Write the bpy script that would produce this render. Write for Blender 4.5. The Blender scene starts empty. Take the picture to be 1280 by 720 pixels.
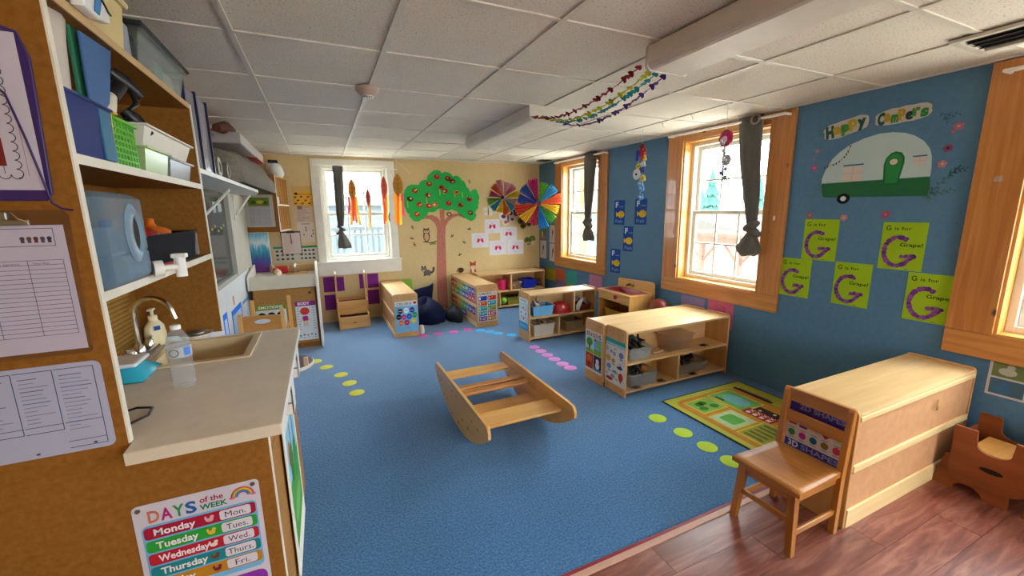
import bpy, bmesh, math, random
from mathutils import Vector, Matrix
random.seed(7)
S = bpy.context.scene
COL = S.collection
# ------------------------------------------------------------------ camera
cam_d = bpy.data.cameras.new('camera')
cam = bpy.data.objects.new('camera', cam_d)
COL.objects.link(cam)
cam_d.sensor_width = 36.0
cam_d.lens = 513.34 / 1280.0 * 36.0
cam_d.clip_start = 0.02
PITCH, YAW, ROLL = 0.1849, 0.4284, -0.0135
fw = Vector((math.sin(YAW) * math.cos(PITCH), math.cos(YAW) * math.cos(PITCH), -math.sin(PITCH)))
rt = Vector((math.cos(YAW), -math.sin(YAW), 0.0))
up = rt.cross(fw)
rt2 = rt * math.cos(ROLL) + up * math.sin(ROLL)
up2 = up * math.cos(ROLL) - rt * math.sin(ROLL)
cam.matrix_world = Matrix(((rt2.x, up2.x, -fw.x, 0), (rt2.y, up2.y, -fw.y, 0), (rt2.z, up2.z, -fw.z, 1.5), (0, 0, 0, 1)))
S.camera = cam
# ------------------------------------------------------------------ sky and exposure
world = bpy.data.worlds.new('overcast_sky')
S.world = world
world.use_nodes = True
wn = world.node_tree
bg = wn.nodes['Background']
tcw = wn.nodes.new('ShaderNodeTexCoord')
spw = wn.nodes.new('ShaderNodeSeparateXYZ')
wn.links.new(tcw.outputs['Generated'], spw.inputs['Vector'])
rw = wn.nodes.new('ShaderNodeValToRGB')          # overcast: brighter toward the zenith
rw.color_ramp.elements[0].position = 0.0
rw.color_ramp.elements[0].color = (0.42, 0.45, 0.48, 1)
rw.color_ramp.elements[1].position = 0.85
rw.color_ramp.elements[1].color = (0.97, 0.985, 1.0, 1)
wn.links.new(spw.outputs['Z'], rw.inputs['Fac'])
wn.links.new(rw.outputs['Color'], bg.inputs['Color'])
bg.inputs['Strength'].default_value = 12.0
S.view_settings.view_transform = 'Standard'
S.view_settings.look = 'None'
S.view_settings.gamma = 1.0
S.view_settings.use_curve_mapping = False
S.view_settings.exposure = 1.62
S.cycles.max_bounces = 10
S.cycles.diffuse_bounces = 8
S.cycles.glossy_bounces = 3
S.cycles.transparent_max_bounces = 16
S.cycles.transmission_bounces = 8
S.cycles.sample_clamp_indirect = 60.0
S.cycles.use_denoising = True

# ------------------------------------------------------------------ helpers: colour and material
def lin(h):
    h = h.lstrip('#')
    out = []
    for i in (0, 2, 4):
        c = int(h[i:i + 2], 16) / 255.0
        out.append(c / 12.92 if c <= 0.04045 else ((c + 0.055) / 1.055) ** 2.4)
    return tuple(out) + (1.0,)

MATS = {}
def _new(key):
    m = bpy.data.materials.new(key)
    m.use_nodes = True
    nt = m.node_tree
    return m, nt, nt.nodes['Principled BSDF']

def N(nt, t, **kw):
    n = nt.nodes.new(t)
    for k, v in kw.items():
        setattr(n, k, v)
    return n

def coords(nt, scale=(1, 1, 1)):
    tc = N(nt, 'ShaderNodeTexCoord')
    mp = N(nt, 'ShaderNodeMapping')
    mp.inputs['Scale'].default_value = scale
    nt.links.new(tc.outputs['Object'], mp.inputs['Vector'])
    return mp.outputs['Vector']

def ramp(nt, fac, stops):
    r = N(nt, 'ShaderNodeValToRGB')
    el = r.color_ramp.elements
    while len(el) < len(stops):
        el.new(0.5)
    for e, (p, c) in zip(el, stops):
        e.position = p
        e.color = c if len(c) == 4 else tuple(c) + (1,)
    nt.links.new(fac, r.inputs['Fac'])
    return r.outputs['Color']

def noise(nt, vec, scale, detail=3.0, rough=0.5, dist=0.0):
    n = N(nt, 'ShaderNodeTexNoise')
    n.inputs['Scale'].default_value = scale
    n.inputs['Detail'].default_value = detail
    n.inputs['Roughness'].default_value = rough
    n.inputs['Distortion'].default_value = dist
    nt.links.new(vec, n.inputs['Vector'])
    return n.outputs['Fac']

def bump(nt, bs, h, strength, dist=0.002):
    b = N(nt, 'ShaderNodeBump')
    b.inputs['Strength'].default_value = strength
    b.inputs['Distance'].default_value = dist
    nt.links.new(h, b.inputs['Height'])
    nt.links.new(b.outputs['Normal'], bs.inputs['Normal'])

def shade(h, k):
    c = lin(h)
    return tuple(min(1, x * k) for x in c[:3]) + (1,)

def flat(h, rough=0.6, metal=0.0, var=0.05, spec=0.35, coat=0.0):
    """painted, printed or plastic surface with a faint mottling"""
    key = 'flat_%s_%.2f_%.1f_%.2f_%.2f' % (h, rough, metal, spec, coat)
    if key in MATS:
        return MATS[key]
    m, nt, bs = _new(key)
    f = noise(nt, coords(nt), 9.0, 2.0)
    c = ramp(nt, f, [(0.3, shade(h, 1 - var)), (0.7, shade(h, 1 + var * 0.5))])
    nt.links.new(c, bs.inputs['Base Color'])
    bs.inputs['Roughness'].default_value = rough
    bs.inputs['Metallic'].default_value = metal
    bs.inputs['Specular IOR Level'].default_value = spec
    bs.inputs['Coat Weight'].default_value = coat
    MATS[key] = m
    return m

def paper(h):
    return flat(h, 0.75, var=0.04, spec=0.2)

def plastic(h, rough=0.35):
    return flat(h, rough, var=0.05, spec=0.5)

def wood(base, dark, axis='x', rough=0.42, fine=1.0, coat=0.15, contrast=1.0):
    key = 'wood_%s_%s_%s_%.2f_%.1f' % (base, dark, axis, rough, fine)
    if key in MATS:
        return MATS[key]
    m, nt, bs = _new(key)
    sc = [26 * fine] * 3
    sc['xyz'.index(axis)] = 1.6 * fine
    v = coords(nt, sc)
    f = noise(nt, v, 1.0, 5.0, 0.6, 0.6)
    sc2 = [5.0] * 3
    sc2['xyz'.index(axis)] = 0.8
    f2 = noise(nt, coords(nt, sc2), 1.0, 2.0, 0.5, 0.9)
    mx = N(nt, 'ShaderNodeMix', data_type='FLOAT')
    mx.inputs['Factor'].default_value = 0.45
    nt.links.new(f, mx.inputs['A'])
    nt.links.new(f2, mx.inputs['B'])
    c = ramp(nt, mx.outputs['Result'], [(0.30, lin(dark)), (0.62, lin(base))])
    nt.links.new(c, bs.inputs['Base Color'])
    bs.inputs['Roughness'].default_value = rough
    bs.inputs['Coat Weight'].default_value = coat
    bs.inputs['Coat Roughness'].default_value = 0.25
    bump(nt, bs, f, 0.06)
    MATS[key] = m
    return m

def pine(axis):
    """knotty, varnished pine"""
    key = 'pine_' + axis
    if key in MATS:
        return MATS[key]
    m, nt, bs = _new(key)
    sc = [30.0] * 3
    sc['xyz'.index(axis)] = 1.3
    f = noise(nt, coords(nt, sc), 1.0, 4.0, 0.55, 0.8)
    c = ramp(nt, f, [(0.25, lin('ab6526')), (0.5, lin('bf7c39')), (0.75, lin('cd914b'))])
    vo = N(nt, 'ShaderNodeTexVoronoi')
    sc2 = [5.2] * 3
    sc2['xyz'.index(axis)] = 3.4
    nt.links.new(coords(nt, sc2), vo.inputs['Vector'])
    vo.inputs['Scale'].default_value = 1.0
    k = ramp(nt, vo.outputs['Distance'], [(0.045, (1, 1, 1, 1)), (0.10, (0, 0, 0, 1))])
    mx = N(nt, 'ShaderNodeMix', data_type='RGBA')
    nt.links.new(k, mx.inputs['Factor'])
    nt.links.new(c, mx.inputs['A'])
    mx.inputs['B'].default_value = lin('4a2408')
    nt.links.new(mx.outputs['Result'], bs.inputs['Base Color'])
    bs.inputs['Roughness'].default_value = 0.38
    bs.inputs['Coat Weight'].default_value = 0.25
    MATS[key] = m
    return m

def speckle(key, base, spots, scale, thr, rough, bumpy=0.0, soft=0.08, bdist=0.002, mott=0.0):
    if key in MATS:
        return MATS[key]
    m, nt, bs = _new(key)
    v = coords(nt)
    f = noise(nt, v, scale, 2.0, 0.6)
    c = ramp(nt, f, [(thr - soft, lin(spots)), (thr + soft, lin(base))])
    if mott:
        f3 = noise(nt, v, 2.3, 3.0, 0.55)
        c3 = ramp(nt, f3, [(0.3, (1 - mott,) * 3), (0.7, (1 + 0.0,) * 3)])
        mx = N(nt, 'ShaderNodeMix', data_type='RGBA', blend_type='MULTIPLY')
        mx.inputs['Factor'].default_value = 1.0
        nt.links.new(c, mx.inputs['A'])
        nt.links.new(c3, mx.inputs['B'])
        c = mx.outputs['Result']
    nt.links.new(c, bs.inputs['Base Color'])
    bs.inputs['Roughness'].default_value = rough
    bs.inputs['Specular IOR Level'].default_value = 0.2
    if key == 'blue_carpet':
        bs.inputs['Sheen Weight'].default_value = 0.6
        bs.inputs['Sheen Roughness'].default_value = 0.35
    if bumpy:
        bump(nt, bs, f, bumpy, bdist)
    MATS[key] = m
    return m

def glassy(key, tint, clear=0.9, rough=0.02):
    """thin clear sheet: mostly transparent, a little mirror-like"""
    if key in MATS:
        return MATS[key]
    m, nt, bs = _new(key)
    out = nt.nodes['Material Output']
    tr = N(nt, 'ShaderNodeBsdfTransparent')
    tr.inputs['Color'].default_value = lin(tint)
    bs.inputs['Base Color'].default_value = lin(tint)
    bs.inputs['Roughness'].default_value = rough
    bs.inputs['Specular IOR Level'].default_value = 0.6
    mx = N(nt, 'ShaderNodeMixShader')
    lw = N(nt, 'ShaderNodeLayerWeight')
    lw.inputs['Blend'].default_value = 0.5
    pw = N(nt, 'ShaderNodeMath', operation='POWER')
    pw.inputs[1].default_value = 4.0
    nt.links.new(lw.outputs['Facing'], pw.inputs[0])
    ad = N(nt, 'ShaderNodeMath', operation='MULTIPLY_ADD')
    ad.inputs[1].default_value = 0.55
    ad.inputs[2].default_value = 1.0 - clear
    ad.use_clamp = True
    nt.links.new(pw.outputs['Value'], ad.inputs[0])
    nt.links.new(ad.outputs['Value'], mx.inputs['Fac'])
    nt.links.new(tr.outputs['BSDF'], mx.inputs[1])
    nt.links.new(bs.outputs['BSDF'], mx.inputs[2])
    nt.links.new(mx.outputs['Shader'], out.inputs['Surface'])
    MATS[key] = m
    return m

MAPLE = 'dfb981', 'c69a5e'
def maple(axis='x'):
    return wood('e2c08c', 'cda268', axis, 0.38, 0.8)
def ply(axis='z'):
    return wood('cf9f66', 'b98748', axis, 0.45, 0.6)
def oak(axis='x'):
    return wood('b8782f', '8d551c', axis, 0.36, 1.0, 0.25)
def birch(axis='y'):
    return wood('e3b062', 'c98f42', axis, 0.36, 0.8, 0.3)
M_BOARD = speckle('particle_board', '97652a', '86571f', 60, 0.5, 0.55, 0.05, 0.2, 0.001, 0.10)
M_EDGE = flat('e2dccb', 0.5)
M_WHITE = flat('ece8de', 0.45)
M_PAINTW = flat('e3e0d6', 0.5)
M_CARPET = speckle('blue_carpet', '5689b6', '33659c', 95, 0.5, 0.95, 0.9, 0.16, 0.004, 0.10)
M_BLUE = speckle('blue_wall_paint', '5b85a6', '547d9e', 30, 0.5, 0.55, 0.04, 0.25, 0.001, 0.05)
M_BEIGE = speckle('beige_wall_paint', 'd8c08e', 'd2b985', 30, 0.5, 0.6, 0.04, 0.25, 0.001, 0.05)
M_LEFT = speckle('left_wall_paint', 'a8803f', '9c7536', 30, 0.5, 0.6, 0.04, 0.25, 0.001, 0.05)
M_TILE = speckle('mineral_ceiling_tile', 'e4ddd2', 'a09990', 120, 0.365, 0.9, 0.25, 0.035, 0.002, 0.06)
M_TBAR = flat('d8d2c8', 0.45)
M_COUNTER = speckle('counter_laminate', 'f8eedd', 'eee2cc', 14, 0.45, 0.28, 0, 0.25, 0.001, 0.08)
M_CHROME = flat('d9d9d6', 0.12, 1.0, 0.02)
M_STEEL = flat('9a9890', 0.35, 0.9, 0.05)
M_BLACK = plastic('15161a')
M_GLASS = glassy('window_glass', 'f4f8f8', 0.97)
M_PET = glassy('clear_bottle_plastic', 'f6f9fb', 0.87, 0.04)
M_TUB = glassy('clear_tub_plastic', 'e9edf0', 0.80, 0.2)
M_JUG = glassy('blue_jug_plastic', 'b9d6ea', 0.84, 0.05)
M_CURT = speckle('grey_curtain_cloth', '6b6963', '565450', 150, 0.5, 0.85, 0.3, 0.2, 0.001)
M_VINYL = None

# ------------------------------------------------------------------ helpers: mesh
class MB:
    def __init__(s):
        s.v, s.f, s.mi, s.sm, s.mats = [], [], [], [], []
    def m(s, mat):
        if mat not in s.mats:
            s.mats.append(mat)
        return s.mats.index(mat)
    def add(s, vs, fs, mat, smooth=False):
        o = len(s.v)
        s.v += [tuple(p) for p in vs]
        k = s.m(mat)
        for f in fs:
            s.f.append([i + o for i in f])
            s.mi.append(k)
            s.sm.append(smooth)
        return s
    def box(s, x0, y0, z0, x1, y1, z1, mat, bev=0.0, seg=2):
        if x1 < x0: x0, x1 = x1, x0
        if y1 < y0: y0, y1 = y1, y0
        if z1 < z0: z0, z1 = z1, z0
        vs = [(x, y, z) for x in (x0, x1) for y in (y0, y1) for z in (z0, z1)]
        fs = [(0, 1, 3, 2), (4, 6, 7, 5), (0, 4, 5, 1), (2, 3, 7, 6), (0, 2, 6, 4), (1, 5, 7, 3)]
        if bev > 0:
            bev = min(bev, 0.45 * min(x1 - x0, y1 - y0, z1 - z0))
            b = bmesh.new()
            bv = [b.verts.new(p) for p in vs]
            for f in fs:
                b.faces.new([bv[i] for i in f])
            bmesh.ops.bevel(b, geom=list(b.edges), offset=bev, segments=seg, profile=0.5, affect='EDGES')
            b.verts.index_update()
            vs = [p.co[:] for p in b.verts]
            fs = [[q.index for q in f.verts] for f in b.faces]
            b.free()
        return s.add(vs, fs, mat)
    def prism(s, pts, a0, a1, mat, plane='xy', bev=0.0):
        """polygon in a coordinate plane, pulled along the third axis"""
        def P(p, a):
            return {'xy': (p[0], p[1], a), 'xz': (p[0], a, p[1]), 'yz': (a, p[0], p[1])}[plane]
        n = len(pts)
        if bev > 0:
            b = bmesh.new()
            lo = [b.verts.new(P(p, a0)) for p in pts]
            hi = [b.verts.new(P(p, a1)) for p in pts]
            fl, fh = b.faces.new(lo[::-1]), b.faces.new(hi)
            for i in range(n):
                b.faces.new([lo[i], lo[(i + 1) % n], hi[(i + 1) % n], hi[i]])
            eds = list(fl.edges) + list(fh.edges)
            bmesh.ops.bevel(b, geom=eds, offset=bev, segments=2, profile=0.5, affect='EDGES')
            b.verts.index_update()
            vs = [p.co[:] for p in b.verts]
            fs = [[q.index for q in f.verts] for f in b.faces]
            b.free()
            return s.add(vs, fs, mat)
        vs = [P(p, a0) for p in pts] + [P(p, a1) for p in pts]
        fs = [list(range(n))[::-1], list(range(n, 2 * n))]
        fs += [[i, (i + 1) % n, (i + 1) % n + n, i + n] for i in range(n)]
        return s.add(vs, fs, mat)
    def tube(s, pts, r, mat, n=8, caps=True, closed=False):
        pts = [Vector(p) for p in pts]
        rs = r if isinstance(r, (list, tuple)) else [r] * len(pts)
        vs, fs = [], []
        ref = None
        L = len(pts)
        for i, p in enumerate(pts):
            if closed:
                d = pts[(i + 1) % L] - pts[i - 1]
            else:
                d = pts[min(i + 1, L - 1)] - pts[max(i - 1, 0)]
            if d.length < 1e-9:
                d = Vector((0, 0, 1))
            d.normalize()
            if ref is None:
                ref = Vector((0, 0, 1)) if abs(d.z) < 0.9 else Vector((1, 0, 0))
            a = (ref - d * ref.dot(d))
            if a.length < 1e-6:
                a = d.orthogonal()
            a.normalize()
            ref = a
            b = d.cross(a)
            for k in range(n):
                t = 2 * math.pi * k / n
                vs.append(p + (a * math.cos(t) + b * math.sin(t)) * rs[i])
        for i in range(L if closed else L - 1):
            j = (i + 1) % L
            for k in range(n):
                fs.append((i * n + k, i * n + (k + 1) % n, j * n + (k + 1) % n, j * n + k))
        s.add(vs, fs, mat, True)
        if caps and not closed:
            s.add(vs[:n], [list(range(n))[::-1]], mat)
            s.add(vs[-n:], [list(range(n))], mat)
        return s
    def cyl(s, p0, p1, r, mat, n=12, r1=None):
        return s.tube([p0, p1], [r, r if r1 is None else r1], mat, n)
    def lathe(s, prof, c, mat, n=20, sx=1.0, sy=1.0, rz=0.0, cap0=True, cap1=True):
        vs, fs = [], []
        for r, z in prof:
            for k in range(n):
                t = 2 * math.pi * k / n
                x, y = r * sx * math.cos(t), r * sy * math.sin(t)
                vs.append((c[0] + x * math.cos(rz) - y * math.sin(rz), c[1] + x * math.sin(rz) + y * math.cos(rz), c[2] + z))
        for i in range(len(prof) - 1):
            for k in range(n):
                fs.append((i * n + k, i * n + (k + 1) % n, (i + 1) * n + (k + 1) % n, (i + 1) * n + k))
        s.add(vs, fs, mat, True)
        if cap0 and prof[0][0] > 1e-5:
            s.add(vs[:n], [list(range(n))[::-1]], mat)
        if cap1 and prof[-1][0] > 1e-5:
            s.add(vs[-n:], [list(range(n))], mat)
        return s
    def ball(s, c, r, mat, n=14, q=8):
        if not isinstance(r, (tuple, list)):
            r = (r, r, r)
        vs, fs = [], []
        for i in range(q + 1):
            ph = math.pi * i / q
            for k in range(n):
                t = 2 * math.pi * k / n
                vs.append((c[0] + r[0] * math.sin(ph) * math.cos(t), c[1] + r[1] * math.sin(ph) * math.sin(t), c[2] - r[2] * math.cos(ph)))
        for i in range(q):
            for k in range(n):
                fs.append((i * n + k, i * n + (k + 1) % n, (i + 1) * n + (k + 1) % n, (i + 1) * n + k))
        return s.add(vs, fs, mat, True)
    def tub(s, x0, y0, z0, x1, y1, z1, mat, flare=0.012, t=0.004, rim=0.010, rimmat=None):
        """open box with flared walls and a rolled rim"""
        def ring(a, b, c, d, z):
            return [(a, b, z), (c, b, z), (c, d, z), (a, d, z)]
        o0 = ring(x0 + flare, y0 + flare, x1 - flare, y1 - flare, z0)
        o1 = ring(x0, y0, x1, y1, z1)
        r0 = ring(x0 - rim, y0 - rim, x1 + rim, y1 + rim, z1)
        r1 = ring(x0 - rim, y0 - rim, x1 + rim, y1 + rim, z1 + 0.006)
        i1 = ring(x0 + t, y0 + t, x1 - t, y1 - t, z1 + 0.006)
        i0 = ring(x0 + flare + t, y0 + flare + t, x1 - flare - t, y1 - flare - t, z0 + t)
        vs = o0 + o1 + r0 + r1 + i1 + i0
        fs = [(3, 2, 1, 0), (20, 21, 22, 23)]
        for L in range(5):
            for k in range(4):
                a, b = L * 4 + k, L * 4 + (k + 1) % 4
                fs.append((a, b, b + 4, a + 4))
        return s.add(vs, fs, mat)
    def build(s, name, parent=None, loc=None, label=None, local=False):
        me = bpy.data.meshes.new(name)
        off = Vector((0, 0, 0))
        if loc is not None:
            off = Vector(loc)
        elif parent is not None and not local:
            off = parent['_o'] if False else Vector(ORG.get(parent.name, (0, 0, 0)))
        me.from_pydata([tuple(Vector(p) - off) for p in s.v] if off.length else s.v, [], s.f)
        for mt in s.mats:
            me.materials.append(mt)
        me.polygons.foreach_set('material_index', s.mi)
        me.polygons.foreach_set('use_smooth', s.sm)
        me.update()
        ob = bpy.data.objects.new(name, me)
        COL.objects.link(ob)
        if parent is not None:
            ob.parent = parent
            ORG[ob.name] = tuple(off)
        else:
            ob.location = off
            ORG[ob.name] = tuple(off)
        if label:
            ob['label'] = label
        return ob
ORG = {}

def thing(name, label, cat, loc=(0, 0, 0), group=None, rz=0.0, kind=None):
    o = bpy.data.objects.new(name, None)
    o.empty_display_size = 0.05
    COL.objects.link(o)
    o.location = loc
    o.rotation_euler = (0, 0, rz)
    ORG[o.name] = tuple(loc)
    if kind:
        o['kind'] = kind
    if label:
        o['label'] = label
    if cat:
        o['category'] = cat
    if group:
        o['group'] = group
    return o

def one(mb, name, label, cat, loc=None, group=None):
    """a thing that is a single mesh"""
    if loc is None:
        n = len(mb.v)
        xs, ys, zs = zip(*mb.v)
        loc = ((min(xs) + max(xs)) / 2, (min(ys) + max(ys)) / 2, min(zs))
    o = mb.build(name, None, loc)
    o['label'] = label
    o['category'] = cat
    if group:
        o['group'] = group
    return o

def struct(mb, name, parent=None):
    o = mb.build(name, parent)
    if parent is None:
        o['kind'] = 'structure'
    return o

def dup_tree(root, loc, label, rz=None):
    r = root.copy()
    COL.objects.link(r)
    r.location = loc
    if rz is not None:
        r.rotation_euler = (0, 0, rz)
    r['label'] = label
    for ch in list(root.children):
        c = ch.copy()
        COL.objects.link(c)
        c.parent = r
        for g in ch.children:
            d = g.copy()
            COL.objects.link(d)
            d.parent = c
    return r

# ------------------------------------------------------------------ helpers: print
_TXT = {}
def text_mesh(txt, bold=0.0, shear=0.0):
    key = (txt, bold, shear)
    if key not in _TXT:
        cu = bpy.data.curves.new('lettering', 'FONT')
        cu.body = txt
        cu.size = 1.0
        cu.resolution_u = 3
        cu.offset = bold
        cu.shear = shear
        ob = bpy.data.objects.new('lettering', cu)
        COL.objects.link(ob)
        dg = bpy.context.evaluated_depsgraph_get()
        ev = ob.evaluated_get(dg)
        me = ev.to_mesh()
        vs = [(v.co.x, v.co.y) for v in me.vertices]
        fs = [list(p.vertices) for p in me.polygons]
        ev.to_mesh_clear()
        bpy.data.objects.remove(ob)
        bpy.data.curves.remove(cu)
        _TXT[key] = (vs, fs)
    return _TXT[key]

class Print:
    """flat ink on a sheet: shapes in the sheet's own metres, laid a hair above one another"""
    def __init__(s, o, U, V, lift=0.0012):
        s.o, s.U, s.V = Vector(o), Vector(U).normalized(), Vector(V).normalized()
        s.N = s.U.cross(s.V)
        s.mb = MB()
        s.lift = lift
        s.l = 0
    def up(s, k=1):
        s.l += k
        return s
    def P(s, u, v):
        return s.o + s.U * u + s.V * v + s.N * (s.lift + 0.0004 * s.l)
    def poly(s, pts, col):
        mat = paper(col) if isinstance(col, str) else col
        s.mb.add([s.P(*p) for p in pts], [list(range(len(pts)))], mat)
        return s
    def rect(s, u0, v0, u1, v1, col, r=0.0):
        if r > 0:
            pts = []
            for cx, cy, a in ((u1 - r, v1 - r, 0), (u0 + r, v1 - r, 90), (u0 + r, v0 + r, 180), (u1 - r, v0 + r, 270)):
                for k in range(4):
                    t = math.radians(a + 30 * k)
                    pts.append((cx + r * math.cos(t), cy + r * math.sin(t)))
            return s.poly(pts, col)
        return s.poly([(u0, v0), (u1, v0), (u1, v1), (u0, v1)], col)
    def ell(s, u, v, ru, rv, col, n=18, a0=0, a1=360):
        full = a1 - a0 >= 360
        k = n if full else n + 1
        return s.poly([(u + ru * math.cos(math.radians(a0 + (a1 - a0) * i / n)), v + rv * math.sin(math.radians(a0 + (a1 - a0) * i / n))) for i in range(k)], col)
    def line(s, pts, w, col):
        mat = paper(col) if isinstance(col, str) else col
        for (a, b), (c, d) in zip(pts[:-1], pts[1:]):
            L = math.hypot(c - a, d - b)
            if L < 1e-7:
                continue
            nx, ny = -(d - b) / L * w / 2, (c - a) / L * w / 2
            s.mb.add([s.P(a + nx, b + ny), s.P(a - nx, b - ny), s.P(c - nx, d - ny), s.P(c + nx, d + ny)], [(0, 1, 2, 3)], mat)
        return s
    def arc(s, u, v, r, a0, a1, w, col, n=14, ry=None):
        ry = ry or r
        return s.line([(u + r * math.cos(math.radians(a0 + (a1 - a0) * i / n)), v + ry * math.sin(math.radians(a0 + (a1 - a0) * i / n))) for i in range(n + 1)], w, col)
    def text(s, txt, u, v, h, col, w=None, align='l', bold=0.0, rot=0.0):
        """h = cap height; w = width to fit"""
        vs, fs = text_mesh(txt, bold)
        if not vs:
            return s
        xs = [p[0] for p in vs]
        k = h / 0.70
        x0, x1 = min(xs), max(xs)
        kx = k if w is None else w / (x1 - x0)
        tw = (x1 - x0) * kx
        sh = {'l': 0, 'c': -tw / 2, 'r': -tw}[align]
        c, q = math.cos(rot), math.sin(rot)
        out = []
        for x, y in vs:
            a, b = (x - x0) * kx + sh, y * k
            out.append(s.P(u + a * c - b * q, v + a * q + b * c))
        mat = paper(col) if isinstance(col, str) else col
        s.mb.add(out, fs, mat)
        return s
    def build(s, parent, name='printed_design'):
        return s.mb.build(name, parent)

def sheet(name, label, cat, o, U, V, w, h, col, t=0.0012, group=None, r=0.0, mat=None):
    """thin sheet whose lower left corner is o; returns the object and a Print on its face"""
    o, U, V = Vector(o), Vector(U).normalized(), Vector(V).normalized()
    n = U.cross(V)
    if r > 0:
        pts = []
        for cx, cy, a in ((w - r, h - r, 0), (r, h - r, 90), (r, r, 180), (w - r, r, 270)):
            for k in range(4):
                q = math.radians(a + 30 * k)
                pts.append((cx + r * math.cos(q), cy + r * math.sin(q)))
    else:
        pts = [(0, 0), (w, 0), (w, h), (0, h)]
    mb = MB()
    k = len(pts)
    vs = [o + U * a + V * b for a, b in pts] + [o + U * a + V * b + n * t for a, b in pts]
    mb.add(vs, [list(range(k))[::-1], list(range(k, 2 * k))] + [(i, (i + 1) % k, (i + 1) % k + k, i + k) for i in range(k)], mat or paper(col))
    ob = one(mb, name, label, cat, tuple(o + U * w / 2), group)
    return ob, Print(o, U, V, t + 0.0005)
XA, YA, ZA = (1, 0, 0), (0, 1, 0), (0, 0, 1)
NX, NY = (-1, 0, 0), (0, -1, 0)
def shift_label(lst, i):
    return lst[i]
# ------------------------------------------------------------------ the room
XR, YB, XL, YR, ZC = 3.33, 6.15, -0.80, -3.0, 2.25
WIN_R = [(-2.26, -1.38), (0.0, 0.88), (2.262, 3.142), (4.52, 5.42)]
WZ0, WZ1 = 0.79, 2.15

def wall_with_holes(name, P, a0, a1, holes, mat, th=0.15, top=2.4):
    mb = MB()
    def bx(u0, u1, z0, z1):
        p, q = P(u0, 0, z0), P(u1, th, z1)
        mb.box(*p, *q, mat)
    last = a0
    for h0, h1, z0, z1 in sorted(holes):
        bx(last, h0, -0.05, top)
        bx(h0, h1, -0.05, z0)
        bx(h0, h1, z1, top)
        last = h1
    bx(last, a1, -0.05, top)
    return struct(mb, name)
PR = lambda a, d, z: (XR + d, a, z)
PB = lambda a, d, z: (a, YB + d, z)
PW = lambda a, d, z: (a, YR - d, z)
wall_r = wall_with_holes('wall_right', PR, YR, YB + 0.15, [(a, b, WZ0, WZ1) for a, b in WIN_R], M_BLUE)
wall_b = wall_with_holes('wall_back', PB, XL - 0.15, XR + 0.15, [(0.03, 0.90, 0.85, 2.14)], M_BEIGE)
wall_with_holes('wall_rear', PW, XL - 0.15, XR + 0.15, [(1.2, 2.6, 0.9, 2.0)], M_BEIGE)  # unseen rear opening, added and sized for the daylight it lets in
mb = MB()
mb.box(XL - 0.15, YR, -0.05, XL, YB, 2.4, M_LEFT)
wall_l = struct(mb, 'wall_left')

# floor: blue carpet, wood-look vinyl planks at the near side
mb = MB()
mb.box(XL, 1.25, -0.05, XR, YB, 0.0, M_CARPET)
struct(mb, 'floor')
mb = MB()
mb.box(XL, YR, -0.05, XR, 1.21, -0.008, flat('5f352a', 0.6))
vinyl = struct(mb, 'floor.001')
def vinyl_mat(i):
    m, nt, bs = _new('vinyl_plank_%d' % i)
    sh = (0.92, 1.0, 1.08)[i]
    oi = N(nt, 'ShaderNodeObjectInfo')
    tc = N(nt, 'ShaderNodeTexCoord')
    ad = N(nt, 'ShaderNodeVectorMath', operation='ADD')
    mu = N(nt, 'ShaderNodeMath', operation='MULTIPLY')
    mu.inputs[1].default_value = 37.0
    nt.links.new(oi.outputs['Random'], mu.inputs[0])
    nt.links.new(tc.outputs['Object'], ad.inputs[0])
    nt.links.new(mu.outputs['Value'], ad.inputs[1])
    mp = N(nt, 'ShaderNodeMapping')
    mp.inputs['Scale'].default_value = (2.2, 20, 20)
    nt.links.new(ad.outputs['Vector'], mp.inputs['Vector'])
    f = noise(nt, mp.outputs['Vector'], 1.0, 6.0, 0.62, 1.1)
    c = ramp(nt, f, [(0.26, shade('4a231b', sh)), (0.48, shade('7a4336', sh)), (0.74, shade('a87360', sh))])
    nt.links.new(c, bs.inputs['Base Color'])
    bs.inputs['Roughness'].default_value = 0.33
    bs.inputs['Specular IOR Level'].default_value = 0.5
    bump(nt, bs, f, 0.12, 0.001)
    return m
VM = [vinyl_mat(i) for i in range(3)]
pl_me = []
for i in range(3):
    q = MB()
    q.box(-0.6074, -0.0756, -0.008, 0.6074, 0.0756, 0.0, VM[i], 0.0008, 1)
    o = q.build('plank', vinyl, local=True)
    pl_me.append(o)
first = {0: True, 1: True, 2: True}
for r in range(11):
    yc = 1.134 - r * 0.152
    off = (r * 0.47) % 1.216
    for c in range(-1, 4):
        xc = XL + off + c * 1.216 + 0.2
        lo, hi = max(XL + 0.003, xc - 0.606), min(XR - 0.003, xc + 0.606)
        if hi - lo < 0.08:
            continue
        k = (r * 2 + c * 5) % 3
        if first[k]:
            o = pl_me[k]
            first[k] = False
        else:
            o = pl_me[k].copy()
            COL.objects.link(o)
        o.location = ((lo + hi) / 2, yc, 0)
        o.scale = ((hi - lo) / 1.212, 1, 1)
mb = MB()
mb.box(XL, 1.206, -0.02, XR, 1.236, 0.006, flat('c69a86', 0.45), 0.002, 1)
struct(mb, 'trim_1')
mb = MB()
mb.box(XL, 1.236, -0.02, XR, 1.252, 0.005, flat('8d2130', 0.5))
struct(mb, 'trim_2')

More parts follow.
